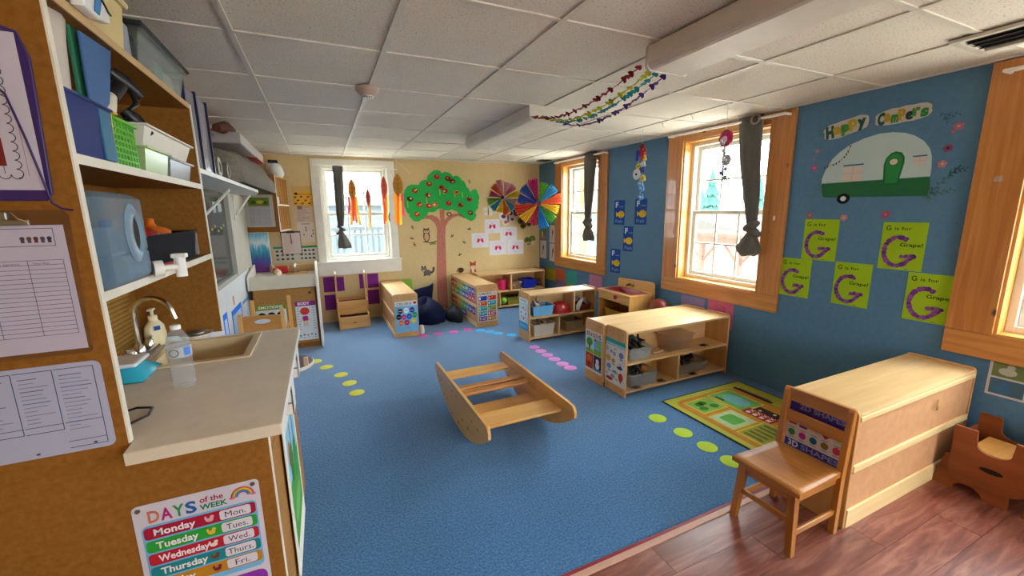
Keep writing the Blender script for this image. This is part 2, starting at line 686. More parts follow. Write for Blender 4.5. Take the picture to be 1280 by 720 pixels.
# suspended ceiling: slab, tiles, bars
mb = MB()
mb.box(XL - 0.15, YR - 0.15, ZC + 0.03, XR + 0.15, YB + 0.15, ZC + 0.14, flat('8f8a82', 0.9))
ceil = struct(mb, 'ceiling')
gx = [-0.271 + 0.61 * k for k in range(-1, 7)]
gy = [1.558 + 0.6145 * k for k in range(-8, 8)]
xs = sorted(set([XL] + [x for x in gx if XL < x < XR] + [XR]))
ys = sorted(set([YR] + [y for y in gy if YR < y < YB] + [YB]))
proto = {}
for i in range(len(xs) - 1):
    for j in range(len(ys) - 1):
        w, d = round(xs[i + 1] - xs[i], 3), round(ys[j + 1] - ys[j], 3)
        if (w, d) not in proto:
            q = MB()
            q.box(-w / 2 + 0.002, -d / 2 + 0.002, 0, w / 2 - 0.002, d / 2 - 0.002, 0.02, M_TILE)
            o = q.build('ceiling_tile', ceil, local=True)
            proto[(w, d)] = o
        else:
            o = proto[(w, d)].copy()
            COL.objects.link(o)
        o.location = ((xs[i] + xs[i + 1]) / 2, (ys[j] + ys[j + 1]) / 2, ZC)
for x in xs[1:-1]:
    q = MB()
    q.box(x - 0.012, YR, ZC - 0.007, x + 0.012, YB, ZC + 0.006, M_TBAR)
    q.build('grid_bar', ceil)
for y in ys[1:-1]:
    q = MB()
    q.box(XL, y - 0.012, ZC - 0.0062, XR, y + 0.012, ZC + 0.005, M_TBAR)
    q.build('cross_bar', ceil)
for nm, b in (('trim_3', (XR - 0.022, YR, XR, YB)), ('trim_4', (XL, YB - 0.022, XR, YB)), ('trim_5', (XL, YR, XL + 0.022, YB))):
    mb = MB()
    mb.box(b[0], b[1], ZC - 0.008, b[2], b[3], ZC + 0.006, M_TBAR)
    struct(mb, nm)

# windows
def window(name, P, a0, a1, z0, z1, side, bottom, top, trim, jamb_mat, recess, rows, apron=None, flip=False):
    root = bpy.data.objects.new(name, None)
    COL.objects.link(root)
    root.location = P((a0 + a1) / 2, 0, z0)
    ORG[root.name] = tuple(root.location)
    root['kind'] = 'structure'
    mv, mh = trim
    def B(nm, u0, d0, w0, u1, d1, w1, mat, parent=root, bev=0.0):
        q = MB()
        q.box(*P(u0, d0, w0), *P(u1, d1, w1), mat, bev)
        return q.build(nm, parent)
    t = -0.022
    B('side_trim_board', a0 - side, t, z0, a0, 0, z1 + top, mv, bev=0.003)
    B('side_trim_board', a1, t, z0, a1 + side, 0, z1 + top, mv, bev=0.003)
    B('head_trim_board', a0, t, z1, a1, 0, z1 + top, mh, bev=0.003)
    B('bottom_trim_board', a0 - side, t, z0 - bottom, a1 + side, 0, z0 - 0.001, mh, bev=0.003)
    if apron:
        B('apron_board', a0 - side - 0.02, t - 0.008, z0 - bottom - apron, a1 + side + 0.02, 0, z0 - bottom, mh, bev=0.003)
        B('sill_board', a0 - side - 0.03, t - 0.03, z0 - 0.02, a1 + side + 0.03, t, z0 + 0.005, mh, bev=0.004)
    e = 0.012
    B('jamb_board', a0, 0, z0, a0 + e, recess, z1, jamb_mat)
    B('jamb_board', a1 - e, 0, z0, a1, recess, z1, jamb_mat)
    B('head_jamb', a0 + e, 0, z1 - e, a1 - e, recess, z1, jamb_mat)
    B('stool_board', a0 + e, -0.012, z0, a1 - e, recess, z0 + e, jamb_mat)
    f = 0.035
    A0, A1, Z0, Z1 = a0 + e, a1 - e, z0 + e, z1 - e
    q = MB()
    for (u0, u1, w0, w1) in ((A0, A0 + f, Z0, Z1), (A1 - f, A1, Z0, Z1), (A0 + f, A1 - f, Z1 - f, Z1), (A0 + f, A1 - f, Z0, Z0 + f)):
        q.box(*P(u0, recess - 0.03, w0), *P(u1, recess + 0.05, w1), M_PAINTW, 0.002, 1)
    q.build('window_frame', root)
    zm = (Z0 + Z1) / 2 - 0.01
    for k, (w0, w1, dd) in enumerate(((Z0 + f, zm + 0.02, recess), (zm - 0.02, Z1 - f, recess + 0.03))):
        st = 0.036
        u0, u1 = A0 + f, A1 - f
        q = MB()
        for (p, r, s0, s1) in ((u0, u0 + st, w0, w1), (u1 - st, u1, w0, w1), (u0 + st, u1 - st, w0, w0 + st), (u0 + st, u1 - st, w1 - st, w1)):
            q.box(*P(p, dd, s0), *P(r, dd + 0.028, s1), M_PAINTW, 0.003, 1)
        sash = q.build('sash', root)
        g0, g1, h0, h1 = u0 + st, u1 - st, w0 + st, w1 - st
        cu = [g0 + (g1 - g0) * i / 3 for i in range(4)]
        cw = [h0 + (h1 - h0) * i / rows for i in range(rows + 1)]
        for x in cu[1:-1]:
            B('muntin', x - 0.008, dd + 0.006, h0, x + 0.008, dd + 0.024, h1, M_PAINTW, sash)
        for z in cw[1:-1]:
            B('muntin', g0, dd + 0.007, z - 0.008, g1, dd + 0.023, z + 0.008, M_PAINTW, sash)
        for i in range(3):
            for j in range(rows):
                B('glass_pane', cu[i] + 0.002, dd + 0.013, cw[j] + 0.002, cu[i + 1] - 0.002, dd + 0.016, cw[j + 1] - 0.002, M_GLASS, sash)
    return root
JAMB = wood('dca255', 'c78c3c', 'z', 0.35, 0.7, 0.3)
for i, (a, b) in enumerate(WIN_R):
    if i == 0:
        continue
    window('window_%d' % i, PR, a, b, WZ0, WZ1, 0.19, 0.14, 0.085, (pine('z'), pine('y')), JAMB, 0.125, 2)
window('window_4', PB, 0.03, 0.90, 0.85, 2.14, 0.10, 0.02, 0.07, (M_PAINTW, M_PAINTW), M_PAINTW, 0.09, 2, apron=0.17)

# ------------------------------------------------------------------ out of doors
mb = MB()
mb.box(-30, -30, -0.5, 60, 60, -0.42, speckle('outdoor_gravel', 'c4beb0', 'a8a294', 3, 0.5, 0.95, 0, 0.2))
g = mb.build('ground')
g['kind'] = 'structure'
def conifer(x, y, h, r, label):
    t = thing('conifer_tree', label, 'tree', (x, y, -0.42), 'evergreens beyond the yard')
    q = MB()
    q.cyl((x, y, -0.42), (x, y, h * 0.5), r * 0.09, flat('5a4632', 0.9), 8)
    q.build('trunk', t)
    q = MB()
    mt = speckle('conifer_needles', '2f5a4e', '1e4036', 8, 0.5, 0.9, 0.6, 0.2, 0.05)
    for k in range(6):
        z0 = h * (0.06 + 0.15 * k)
        rr = r * (1 - k * 0.15)
        n = 16
        vs = [(x, y, z0 + h * 0.26)]
        for i in range(n):
            a = 2 * math.pi * i / n + k
            q_ = rr * (1.0 if i % 2 else 0.72) * random.uniform(0.9, 1.08)
            vs.append((x + q_ * math.cos(a), y + q_ * math.sin(a), z0 - (0.1 if i % 2 else 0) * h * 0.3))
        q.add(vs, [(0, i + 1, (i + 1) % n + 1) for i in range(n)] + [list(range(1, n + 1))[::-1]], mt)
    q.build('foliage', t)
tr = [(17.5, 11.0, 3.4, 0.95), (18.6, 13.0, 2.9, 0.95), (17.8, 14.9, 3.3, 1.0), (19.4, 17.0, 3.0, 1.0), (18.3, 19.2, 3.5, 1.1), (15.0, 3.6, 4.0, 1.3)]
lb = ['pale green conifer outside the middle right window, nearest its right edge', 'short conifer outside the middle right window, second from its right', 'conifer in the middle of the row outside the middle right window',
      'conifer outside the middle right window, fourth from its right', 'tall conifer outside the middle right window, last on its left', 'conifer outside the nearest right window']
for (x, y, h, r), l in zip(tr, lb):
    conifer(x, y, h, r, l)
def cabin(name, x0, y0, x1, y1, h, rh, wallc, roofc, label, nwin=2):
    t = thing(name, label, 'building', ((x0 + x1) / 2, (y0 + y1) / 2, -0.42))
    q = MB()
    wm = flat(wallc, 0.8)
    q.box(x0, y0, -0.42, x1, y1, h, wm)
    q.build('wall', t)
    q = MB()
    ym = (y0 + y1) / 2
    q.prism([(y0 - 0.3, h), (y1 + 0.3, h), (ym, h + rh)], x0 - 0.3, x1 + 0.3, flat(roofc, 0.85), 'yz')
    q.build('roof', t)
    for i in range(nwin):
        q = MB()
        yy = y0 + (i + 0.5) * (y1 - y0) / nwin
        q.box(x0 - 0.03, yy - 0.45, h * 0.3, x0 + 0.02, yy + 0.45, h * 0.8, flat('dde3e6', 0.3))
        q.build('window', t)
    return t
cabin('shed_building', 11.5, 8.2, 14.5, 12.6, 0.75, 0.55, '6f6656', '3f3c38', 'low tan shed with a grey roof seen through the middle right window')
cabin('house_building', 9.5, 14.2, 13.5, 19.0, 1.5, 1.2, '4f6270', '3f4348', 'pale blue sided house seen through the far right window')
# wooden arbour outside the middle window
t = thing('garden_arbour', 'reddish wooden arbour with braced posts outside the middle right window', 'arbour', (7.6, 5.6, -0.42))
AM = wood('6b3a2a', '4f281c', 'z', 0.7, 0.4, 0)
for y in (4.7, 5.6, 6.5):
    q = MB()
    q.box(7.55, y - 0.05, -0.42, 7.65, y + 0.05, 0.78, AM)
    q.build('post', t)
    for sg in (-1, 1):
        q = MB()
        q.cyl((7.6, y, 0.35), (7.6, y + sg * 0.36, 0.76), 0.035, AM, 6)
        q.build('brace', t)
q = MB()
q.box(7.52, 4.2, 0.78, 7.68, 7.0, 0.92, AM)
q.build('beam', t)
for k in range(9):
    q = MB()
    y = 4.35 + k * 0.31
    q.box(7.2, y - 0.02, 0.92, 8.6, y + 0.02, 1.0, AM)
    q.build('rafter', t)
# leafy tree by the far window
t = thing('bare_tree', 'yellowish tree outside the far right window', 'tree', (8.2, 12.0, -0.42))
q = MB()
BK = flat('5f5232', 0.9)
q.tube([(8.2, 12.0, -0.42), (8.25, 12.0, 1.0), (8.15, 12.05, 2.4), (8.3, 12.1, 4.2)], [0.16, 0.13, 0.09, 0.03], BK, 8)
q.build('trunk', t)
for k in range(14):
    a, z = random.uniform(0, 6.28), random.uniform(0.9, 3.6)
    L = random.uniform(0.6, 1.3)
    q = MB()
    q.tube([(8.2, 12.05, z), (8.2 + L * 0.6 * math.cos(a), 12.05 + L * 0.6 * math.sin(a), z + 0.35), (8.2 + L * math.cos(a), 12.05 + L * math.sin(a), z + 0.9)], [0.05, 0.03, 0.01], BK, 6)
    q.build('branch', t)
# porch railing and neighbouring house behind the back window
t = thing('porch_railing', 'grey porch railing with upright balusters outside the white back window', 'railing', (0.9, 8.6, -0.42))
RM = flat('2c343b', 0.7)
q = MB()
q.box(-0.9, 8.57, 1.17, 3.0, 8.63, 1.24, RM)
q.build('top_rail', t)
q = MB()
q.box(-0.9, 8.57, 0.42, 3.0, 8.63, 0.48, RM)
q.build('bottom_rail', t)
for x in (-0.9, 2.95):
    q = MB()
    q.box(x - 0.04, 8.56, -0.42, x + 0.04, 8.64, 1.3, RM)
    q.build('post', t)
for k in range(36):
    q = MB()
    x = -0.85 + k * 0.11
    q.box(x - 0.02, 8.58, 0.48, x + 0.02, 8.62, 1.17, RM)
    q.build('baluster', t)
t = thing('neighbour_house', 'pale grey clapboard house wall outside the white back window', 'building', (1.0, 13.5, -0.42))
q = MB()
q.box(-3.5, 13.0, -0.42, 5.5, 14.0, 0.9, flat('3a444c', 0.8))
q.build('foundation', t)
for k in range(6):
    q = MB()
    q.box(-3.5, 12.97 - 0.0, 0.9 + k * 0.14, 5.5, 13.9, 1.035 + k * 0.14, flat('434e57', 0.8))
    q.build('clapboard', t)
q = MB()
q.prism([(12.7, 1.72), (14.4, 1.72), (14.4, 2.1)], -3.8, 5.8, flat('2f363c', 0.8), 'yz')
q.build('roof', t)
# ------------------------------------------------------------------ shelving units
PI = math.pi
SIDE_Z = ply('z')
def shelf(label, loc, rz, L, D, H, mid, up_div=(), lo_div=(), lift=0.014, cleats=(), thin_back=True):
    t = thing('storage_shelf', label, 'shelf', loc, 'low maple storage shelves', rz)
    h = L / 2
    w = 0.018
    T = maple('x')
    def part(nm, x0, y0, z0, x1, y1, z1, mat, bev=0.002, parent=t):
        q = MB()
        q.box(x0, y0, z0, x1, y1, z1, mat, bev)
        return q.build(nm, parent, local=True)
    for sx in (-1, 1):
        a, b = (-h, -h + w) if sx < 0 else (h - w, h)
        q = MB()
        r = 0.02
        pts = [(0, 0.0), (D, 0.0), (D, H + lift - r), (D - 0.006, H + lift - 0.006), (D - r, H + lift), (r, H + lift), (0.006, H + lift - 0.006), (0, H + lift - r)]
        q.prism(pts, a, b, SIDE_Z, 'yz', 0.003)
        sp = q.build('side_panel', t, local=True)
        for y in (0.045, D - 0.045):
            for z in (0.04, H - 0.03):
                q = MB()
                x = -h - 0.001 if sx < 0 else h + 0.001
                q.cyl((x, y, z), (x + 0.003 * -sx, y, z), 0.007, flat('8a6a44', 0.4), 8)
                q.build('bolt_cap', sp, local=True)
    part('top_panel', -h + w, 0, H - w, h - w, D, H, T)
    part('bottom_panel', -h + w, 0.004, 0.03, h - w, D - 0.006, 0.03 + w, T)
    part('middle_shelf', -h + w, 0.004, mid - w, h - w, D - 0.006, mid, T)
    part('back_panel', -h + w, D - 0.012, 0.03, h - w, D - 0.006, H - w, speckle('hardboard_back', 'cfa074', 'c3926a', 22, 0.5, 0.5, 0, 0.25, 0.001, 0.06) if cleats else maple('x'), 0)
    for x in up_div:
        part('divider', x - w / 2, 0.006, mid, x + w / 2, D - 0.012, H - w, maple('z'))
    for x in lo_div:
        part('divider', x - w / 2, 0.006, 0.03 + w, x + w / 2, D - 0.012, mid - w, maple('z'))
    for z0, z1 in cleats:
        part('back_cleat', -h + w, D - 0.006, z0, h - w, D + 0.004, z1, wood('ead19a', 'd9ba7c', 'x', 0.4, 0.6))
    return t
shelf('maple shelf nearest the window wall corner, its plain back toward the wooden chair', (2.70, 1.21, 0), PI, 1.18, 0.31, 0.585, 0.30, (0.1,), (0.0,), cleats=((0.0, 0.095), (0.29, 0.325), (0.545, 0.567)))
shelf('maple shelf with clear toy bins, its open side toward the farm rug', (2.695, 2.45, 0), 0, 1.18, 0.258, 0.545, 0.285, (), (-0.005,))
shelf('maple shelf back to back with the toy bin shelf, seasons poster on its end', (2.68, 2.972, 0), PI, 1.20, 0.258, 0.545, 0.285, (0.1,), (0.0,))
shelf('maple shelf with blue tub and red helmet beside the play sink', (2.525, 4.065, 0), 0, 0.92, 0.27, 0.56, 0.29, (0.155,), (-0.05,))
shelf('maple shelf against the back wall in the corner, pink pitcher on it', (2.625, 5.73, 0), 0, 1.15, 0.34, 0.565, 0.285, (-0.015,), (-0.205,))
shelf('maple shelf with number poster on its end and alphabet strips along its back', (1.742 + 0.298, 5.495, 0), PI / 2, 1.14, 0.298, 0.552, 0.285, (0.0,), (0.1,), cleats=((0.0, 0.06), (0.27, 0.305)))
shelf('maple shelf with colour poster on its end, left of the bean bag', (0.70 + 0.29, 5.55, 0), PI / 2, 1.20, 0.29, 0.525, 0.27, (0.0,), (0.1,), cleats=((0.0, 0.06), (0.255, 0.29)))

# ---- worn label scrap on the near shelf's back
mb = MB()
mb.box(2.845, 0.8935, 0.455, 2.86, 0.896, 0.50, paper('b58f4c'))
mb.box(2.852, 0.8935, 0.44, 2.868, 0.896, 0.462, paper('9b7436'))
one(mb, 'label_scrap', 'torn brown label scrap on the back of the nearest shelf', 'label')

# ------------------------------------------------------------------ play sink unit by the window wall
t = thing('play_sink_unit', 'maple play sink cabinet with red basin and low splashback', 'play sink', (3.09, 3.67, 0))
BX = birch('y')
q = MB(); q.box(2.945, 3.405, 0, 2.955 + 0.31, 3.423, 0.565, birch('z'), 0.002); q.build('side_panel', t)
q = MB(); q.box(2.945, 3.937, 0, 2.955 + 0.31, 3.955, 0.565, birch('z'), 0.002); q.build('side_panel', t)
q = MB()
q.box(2.93, 3.385, 0.565, 3.265, 3.445, 0.585, BX, 0.004)
q.box(2.93, 3.875, 0.565, 3.265, 3.97, 0.585, BX, 0.004)
q.box(2.93, 3.445, 0.565, 3.0, 3.875, 0.585, BX, 0.003)
q.box(3.20, 3.445, 0.565, 3.265, 3.875, 0.585, BX, 0.003)
q.build('worktop', t)
q = MB(); q.tub(3.0, 3.445, 0.50, 3.20, 3.875, 0.586, plastic('a3262f'), 0.02, 0.004, 0.014); q.build('basin', t, label='red plastic basin')
q = MB(); q.box(2.944, 3.423, 0.475, 2.96, 3.937, 0.565, BX, 0.002); fr = q.build('drawer_front', t)
q = MB(); q.lathe([(0.010, 0), (0.012, 0.012), (0.024, 0.018), (0.026, 0.026), (0.018, 0.034), (0.0, 0.036)], (0, 0, 0), plastic('a3262f'), 14)
q.v = [(2.944 - z, 3.62 + x, 0.535 + y) for x, y, z in q.v]
q.build('knob', fr, label='red round knob')
q = MB(); q.box(2.95, 3.423, 0.06, 3.25, 3.937, 0.078, BX, 0.002); q.build('bottom_panel', t)
q = MB(); q.box(3.25, 3.423, 0.0, 3.262, 3.937, 0.565, birch('z')); q.build('back_panel', t)
q = MB()
pts = [(3.39, 0.40), (4.0, 0.40), (4.0, 0.66), (3.992, 0.675), (3.975, 0.683), (3.43, 0.705), (3.405, 0.698), (3.392, 0.68)]
q.prism(pts, 3.268, 3.286, BX, 'yz', 0.003)
q.build('splashback', t)
q = MB(); q.box(3.262, 3.70, 0.60, 3.268, 3.80, 0.655, flat('c7a063', 0.4), 0.002)
q.tube([(3.262, 3.755, 0.625), (3.23, 3.755, 0.64), (3.20, 3.755, 0.635), (3.19, 3.755, 0.615)], 0.008, plastic('5f2a22'), 8)
q.ball((3.255, 3.715, 0.62), 0.012, plastic('5f2a22'), 8, 6)
q.ball((3.255, 3.79, 0.62), 0.012, plastic('5f2a22'), 8, 6)
q.build('toy_tap', t)
mb = MB(); mb.tub(2.97, 3.48, 0.0785, 3.2, 3.86, 0.36, plastic('d7a53a'), 0.03)
one(mb, 'storage_tub', 'mustard yellow tub inside the play sink cabinet', 'tub')
mb = MB(); mb.ball((3.17, 3.20, 0.47), (0.10, 0.11, 0.10), plastic('7a2b22'), 16, 10)
mb.box(3.10, 3.12, 0.36, 3.24, 3.28, 0.40, plastic('7a2b22'), 0.01)
mb.cyl((3.17, 3.2, 0.0), (3.17, 3.2, 0.37), 0.05, plastic('8a5a34'), 12)
mb.lathe([(0.10, 0.0), (0.10, 0.012), (0.05, 0.02)], (3.17, 3.2, 0), plastic('8a5a34'), 16)
one(mb, 'round_stool', 'dark red round topped stool beside the play sink', 'stool')

# ------------------------------------------------------------------ things on the toy shelves
def bin_of(x0, y0, z0, x1, y1, z1, mat, label, name='toy_bin', group=None, flare=0.016):
    mb = MB(); mb.tub(x0, y0, z0, x1, y1, z1, mat, flare)
    return one(mb, name, label, 'bin', None, group)
def junk(name, label, cat, x, y, z, sx, sy, sz, cols, n, seed, kind='mix'):
    """a heap of small toys lying together in a bin"""
    rn = random.Random(seed)
    for i in range(n):
        mb = MB()
        c = plastic(cols[i % len(cols)])
        px, py = x + rn.uniform(-1, 1) * sx * 0.5, y + rn.uniform(-1, 1) * sy * 0.5
        pz = z + sz * (0.25 + 0.5 * (i / max(1, n - 1)))
        L = rn.uniform(0.05, 0.085)
        a, e = rn.uniform(0, PI), rn.uniform(-0.5, 0.9)
        d = Vector((math.cos(a) * math.cos(e), math.sin(a) * math.cos(e), math.sin(e)))
        p = Vector((px, py, pz))
        if kind == 'dino' or (kind == 'mix' and i % 2):
            # little toy animal: body, neck, tail, legs
            mb.tube([p - d * L, p - d * L * 0.45, p, p + d * L * 0.4, p + d * L * 0.75 + Vector((0, 0, L * 0.4)), p + d * L + Vector((0, 0, L * 0.45))], [0.003, 0.012, 0.017, 0.014, 0.009, 0.005], c, 7)
            s = Vector((-d.y, d.x, 0))
            for k in (-1, 1):
                for j in (-0.3, 0.3):
                    mb.tube([p + d * L * j + s * 0.01 * k, p + d * L * j + s * 0.016 * k - Vector((0, 0, 0.03))], [0.006, 0.004], c, 6)
        else:
            mb.tube([p - d * L * 0.6, p - d * L * 0.2, p + d * L * 0.3, p + d * L * 0.7], [0.016, 0.012, 0.018, 0.008], c, 8)
        one(mb, name, label, cat, None, label)
DARK = ['17181c', '26282d', '1d2a24', '33302c']
bin_of(2.165, 2.47, 0.286, 2.395, 2.66, 0.385, M_TUB, 'clear bin on the upper toy shelf, piled with black animals')
junk('toy_animal', 'small black toy animal heaped in the upper clear bin', 'toy', 2.275, 2.56, 0.32, 0.10, 0.05, 0.19, DARK, 16, 3, 'dino')
bin_of(2.185, 2.47, 0.049, 2.47, 2.66, 0.16, M_TUB, 'clear bin on the bottom toy shelf, near the vehicle poster')
junk('toy_animal', 'small dark toy animal heaped in the bottom clear bin', 'toy', 2.29, 2.56, 0.10, 0.12, 0.05, 0.13, ['1b1c1f', '2a2b27', '23261f'], 8, 5, 'dino')
mb = MB(); mb.ball((2.385, 2.56, 0.165), (0.035, 0.035, 0.028), plastic('c97a2b'))
one(mb, 'toy_pumpkin', 'orange toy gourd on top of the bottom clear bin', 'toy')
bin_of(2.76, 2.50, 0.049, 3.10, 2.67, 0.14, M_TUB, 'shallow clear bin on the bottom toy shelf, toward the wall')
junk('toy_animal', 'small toy creature in the shallow clear bin toward the wall', 'toy', 2.93, 2.585, 0.09, 0.18, 0.04, 0.13, ['2b2a30', '4a3a35', '3b3f44', '6b2f33'], 10, 9)
bin_of(2.62, 2.50, 0.286, 2.90, 2.67, 0.42, glassy('clear_tub_faint', 'f0e8dc', 0.93, 0.2), 'nearly empty clear bin at the middle of the upper toy shelf')
mb = MB(); mb.tube([(2.45, 2.52, 0.305), (2.49, 2.52, 0.303), (2.54, 2.525, 0.303), (2.56, 2.52, 0.31)], [0.012, 0.006, 0.007, 0.016], flat('d9c39a'), 8)
one(mb, 'toy_bone', 'pale toy bone beside the upper clear bin', 'toy')
for k, (x, y, z, l) in enumerate(((3.02, 2.50, 0.286, 'flat dark toy lizard on the upper toy shelf toward the wall'), (2.24, 2.475, 0.049, 'flat black toy spider in front of the bottom clear bin'), (2.52, 2.49, 0.049, 'flat black toy beetle at the middle of the bottom toy shelf'), (2.88, 2.475, 0.049, 'flat black toy scorpion in front of the shallow clear bin'))):
    mb = MB(); c = plastic('1a1714')
    mb.ball((x, y, z + 0.010), (0.035, 0.013, 0.010), c, 10, 6)
    for i in range(4):
        for s in (-1, 1):
            xx = x - 0.025 + i * 0.017
            mb.tube([(xx, y, z + 0.008), (xx + 0.008, y + s * 0.018, z + 0.012), (xx + 0.014, y + s * 0.03, z + 0.003)], 0.003, c, 5)
    one(mb, 'toy_creature', l, 'toy')
# far shelf
bin_of(2.13, 4.085, 0.291, 2.405, 4.29, 0.405, plastic('6fb4e3'), 'sky blue tub on the upper shelf beside the red helmet', 'storage_tub')
junk('stuffed_toy', 'soft grey or brown toy heaped in the sky blue tub', 'toy', 2.25, 4.18, 0.37, 0.10, 0.05, 0.10, ['b9b4ab', '8d8478', '5b3a2c', 'd5cec2'], 7, 21)
mb = MB()
mb.lathe([(0.11, 0), (0.112, 0.03), (0.095, 0.085), (0.06, 0.12), (0.0, 0.132)], (2.54, 4.17, 0.291), plastic('a81f26', 0.2), 20, 1.1, 0.85)
mb.lathe([(0.135, 0), (0.135, 0.006), (0.10, 0.018)], (2.55, 4.17, 0.2905), plastic('a81f26', 0.2), 20, 1.1, 0.80)
one(mb, 'toy_helmet', 'shiny red toy helmet beside the sky blue tub', 'helmet')
bin_of(2.14, 4.085, 0.049, 2.42, 4.29, 0.185, plastic('cfc5b4'), 'off-white tub on the bottom shelf under the sky blue tub', 'storage_tub')
junk('stuffed_toy', 'tan or grey toy lying in the off-white tub', 'toy', 2.26, 4.18, 0.15, 0.10, 0.05, 0.08, ['d6b35f', '9a9488', '6d5b44'], 5, 22)
bin_of(2.58, 4.09, 0.049, 2.83, 4.30, 0.175, plastic('a3946c'), 'olive grey tub on the bottom shelf behind the clear toy bins', 'storage_tub')
mb = MB()
rn = random.Random(4)
g = [(2.71 + i * 0.052, 4.08 + j * 0.05) for j in range(4) for i in range(5)]
vs = [(x, y, 0.435 + 0.03 * math.sin(i * 1.7) + 0.035 * rn.random() - 0.012 * (i % 5)) for i, (x, y) in enumerate(g)]
fs = [(j * 5 + i, j * 5 + i + 1, j * 5 + i + 6, j * 5 + i + 5) for j in range(3) for i in range(4)]
mb.add(vs, fs, flat('b9b3ad', 0.9), True)
mb.add([(x, y, z - 0.01) for x, y, z in vs], [f[::-1] for f in fs], flat('8b857f', 0.9), True)
mb.tube([(2.735, 4.078, 0.31), (2.735, 4.076, 0.36), (2.77, 4.08, 0.41), (2.80, 4.09, 0.44)], [0.02, 0.03, 0.026, 0.016], flat('b9b3ad', 0.9), 8)
one(mb, 'folded_cloth', 'crumpled grey cloth on the upper shelf next to the play sink', 'cloth')
mb = MB(); mb.tub(2.76, 4.11, 0.291, 2.95, 4.30, 0.365, plastic('6b1f22'), 0.01)
one(mb, 'storage_tub', 'dark red tub under the crumpled grey cloth', 'tub')
# back shelf
mb = MB()
mb.lathe([(0.055, 0), (0.065, 0.02), (0.068, 0.13), (0.06, 0.16), (0.062, 0.165)], (2.51, 5.86, 0.286), plastic('d5246d'), 18)
mb.tube([(2.445, 5.84, 0.40), (2.42, 5.835, 0.38), (2.42, 5.835, 0.34), (2.45, 5.84, 0.32)], 0.008, plastic('d5246d'), 8)
one(mb, 'toy_pitcher', 'bright pink pitcher on the corner shelf against the back wall', 'pitcher')
mb = MB(); mb.tub(2.84, 5.76, 0.286, 3.05, 5.98, 0.42, plastic('1c2fb0'), 0.012)
one(mb, 'storage_tub', 'royal blue tub on the corner shelf against the back wall', 'tub')
mb = MB(); mb.tub(2.645, 5.76, 0.286, 2.80, 5.98, 0.40, glassy('clear_tub_faint', 'f0e8dc', 0.93, 0.2), 0.008)
one(mb, 'storage_tub', 'clear tub of craft bits left of the royal blue tub', 'tub')
junk('craft_bit', 'small brown craft piece in the clear tub by the royal blue tub', 'craft piece', 2.72, 5.86, 0.30, 0.10, 0.12, 0.07, ['a8673a', 'c99a5e', '87482f'], 6, 31, 'peg')
junk('craft_bit', 'small dark toy piece right of the royal blue tub', 'toy', 3.12, 5.84, 0.30, 0.06, 0.12, 0.10, ['2a2f6b', '7c3b33', '8a8f99'], 5, 32, 'peg')
mb = MB(); mb.ball((2.50, 5.80, 0.118), 0.055, plastic('8cc63a'), 16, 10)
one(mb, 'toy_ball', 'lime green ball on the bottom of the corner shelf', 'ball')
mb = MB(); mb.tub(2.56, 5.76, 0.049, 2.76, 5.98, 0.16, plastic('8f8a2c'), 0.01)
one(mb, 'storage_tub', 'olive tub beside the lime green ball', 'tub')
mb = MB(); mb.box(2.78, 5.77, 0.049, 2.95, 5.95, 0.17, plastic('28348a'), 0.006)
one(mb, 'toy_box', 'dark blue box on the bottom of the corner shelf', 'box')

# ------------------------------------------------------------------ step stool with two treads
t = thing('toddler_step_unit', 'birch two step toddler stairs with tall side rails under the white window', 'step stool', (0.29, 5.85, 0))
BZ = birch('z')
for x0 in (0.10, 0.468):
    q = MB()
    pts = [(5.67, 0), (6.08, 0), (6.08, 0.72), (6.0, 0.72), (5.955, 0.70), (5.93, 0.64), (5.92, 0.37), (5.87, 0.355), (5.80, 0.34), (5.80, 0.195), (5.77, 0.18), (5.67, 0.17)]
    q.prism(pts, x0, x0 + 0.018, BZ, 'yz', 0.002)
    q.build('side_panel', t)
for (y, z0, z1, yb) in ((5.675, 0.0, 0.155, 5.81), (5.805, 0.165, 0.345, 5.94)):
    q = MB(); q.box(0.118, y, z0, 0.468, y + 0.016, z1, birch('x'), 0.002); q.build('riser', t)
    q = MB(); q.box(0.118, y + 0.016, z1 - 0.018, 0.468, yb, z1 - 0.006, flat('3a2415', 0.7), 0.002); q.build('tread', t, label='recessed tread, coloured dark for the shade in its gap')  # dark brown paints the shade in the gap behind the riser
q = MB(); q.box(0.118, 6.06, 0.0, 0.468, 6.075, 0.36, birch('x')); q.build('back_panel', t)
q = MB()
em = flat('a85a2a', 0.5)
q.add([(0.295 + 0.028 * math.cos(a * PI / 8), 5.6742, 0.075 + 0.009 * math.sin(a * PI / 8)) for a in range(16)], [list(range(16))], em)
q.build('maker_badge', t)

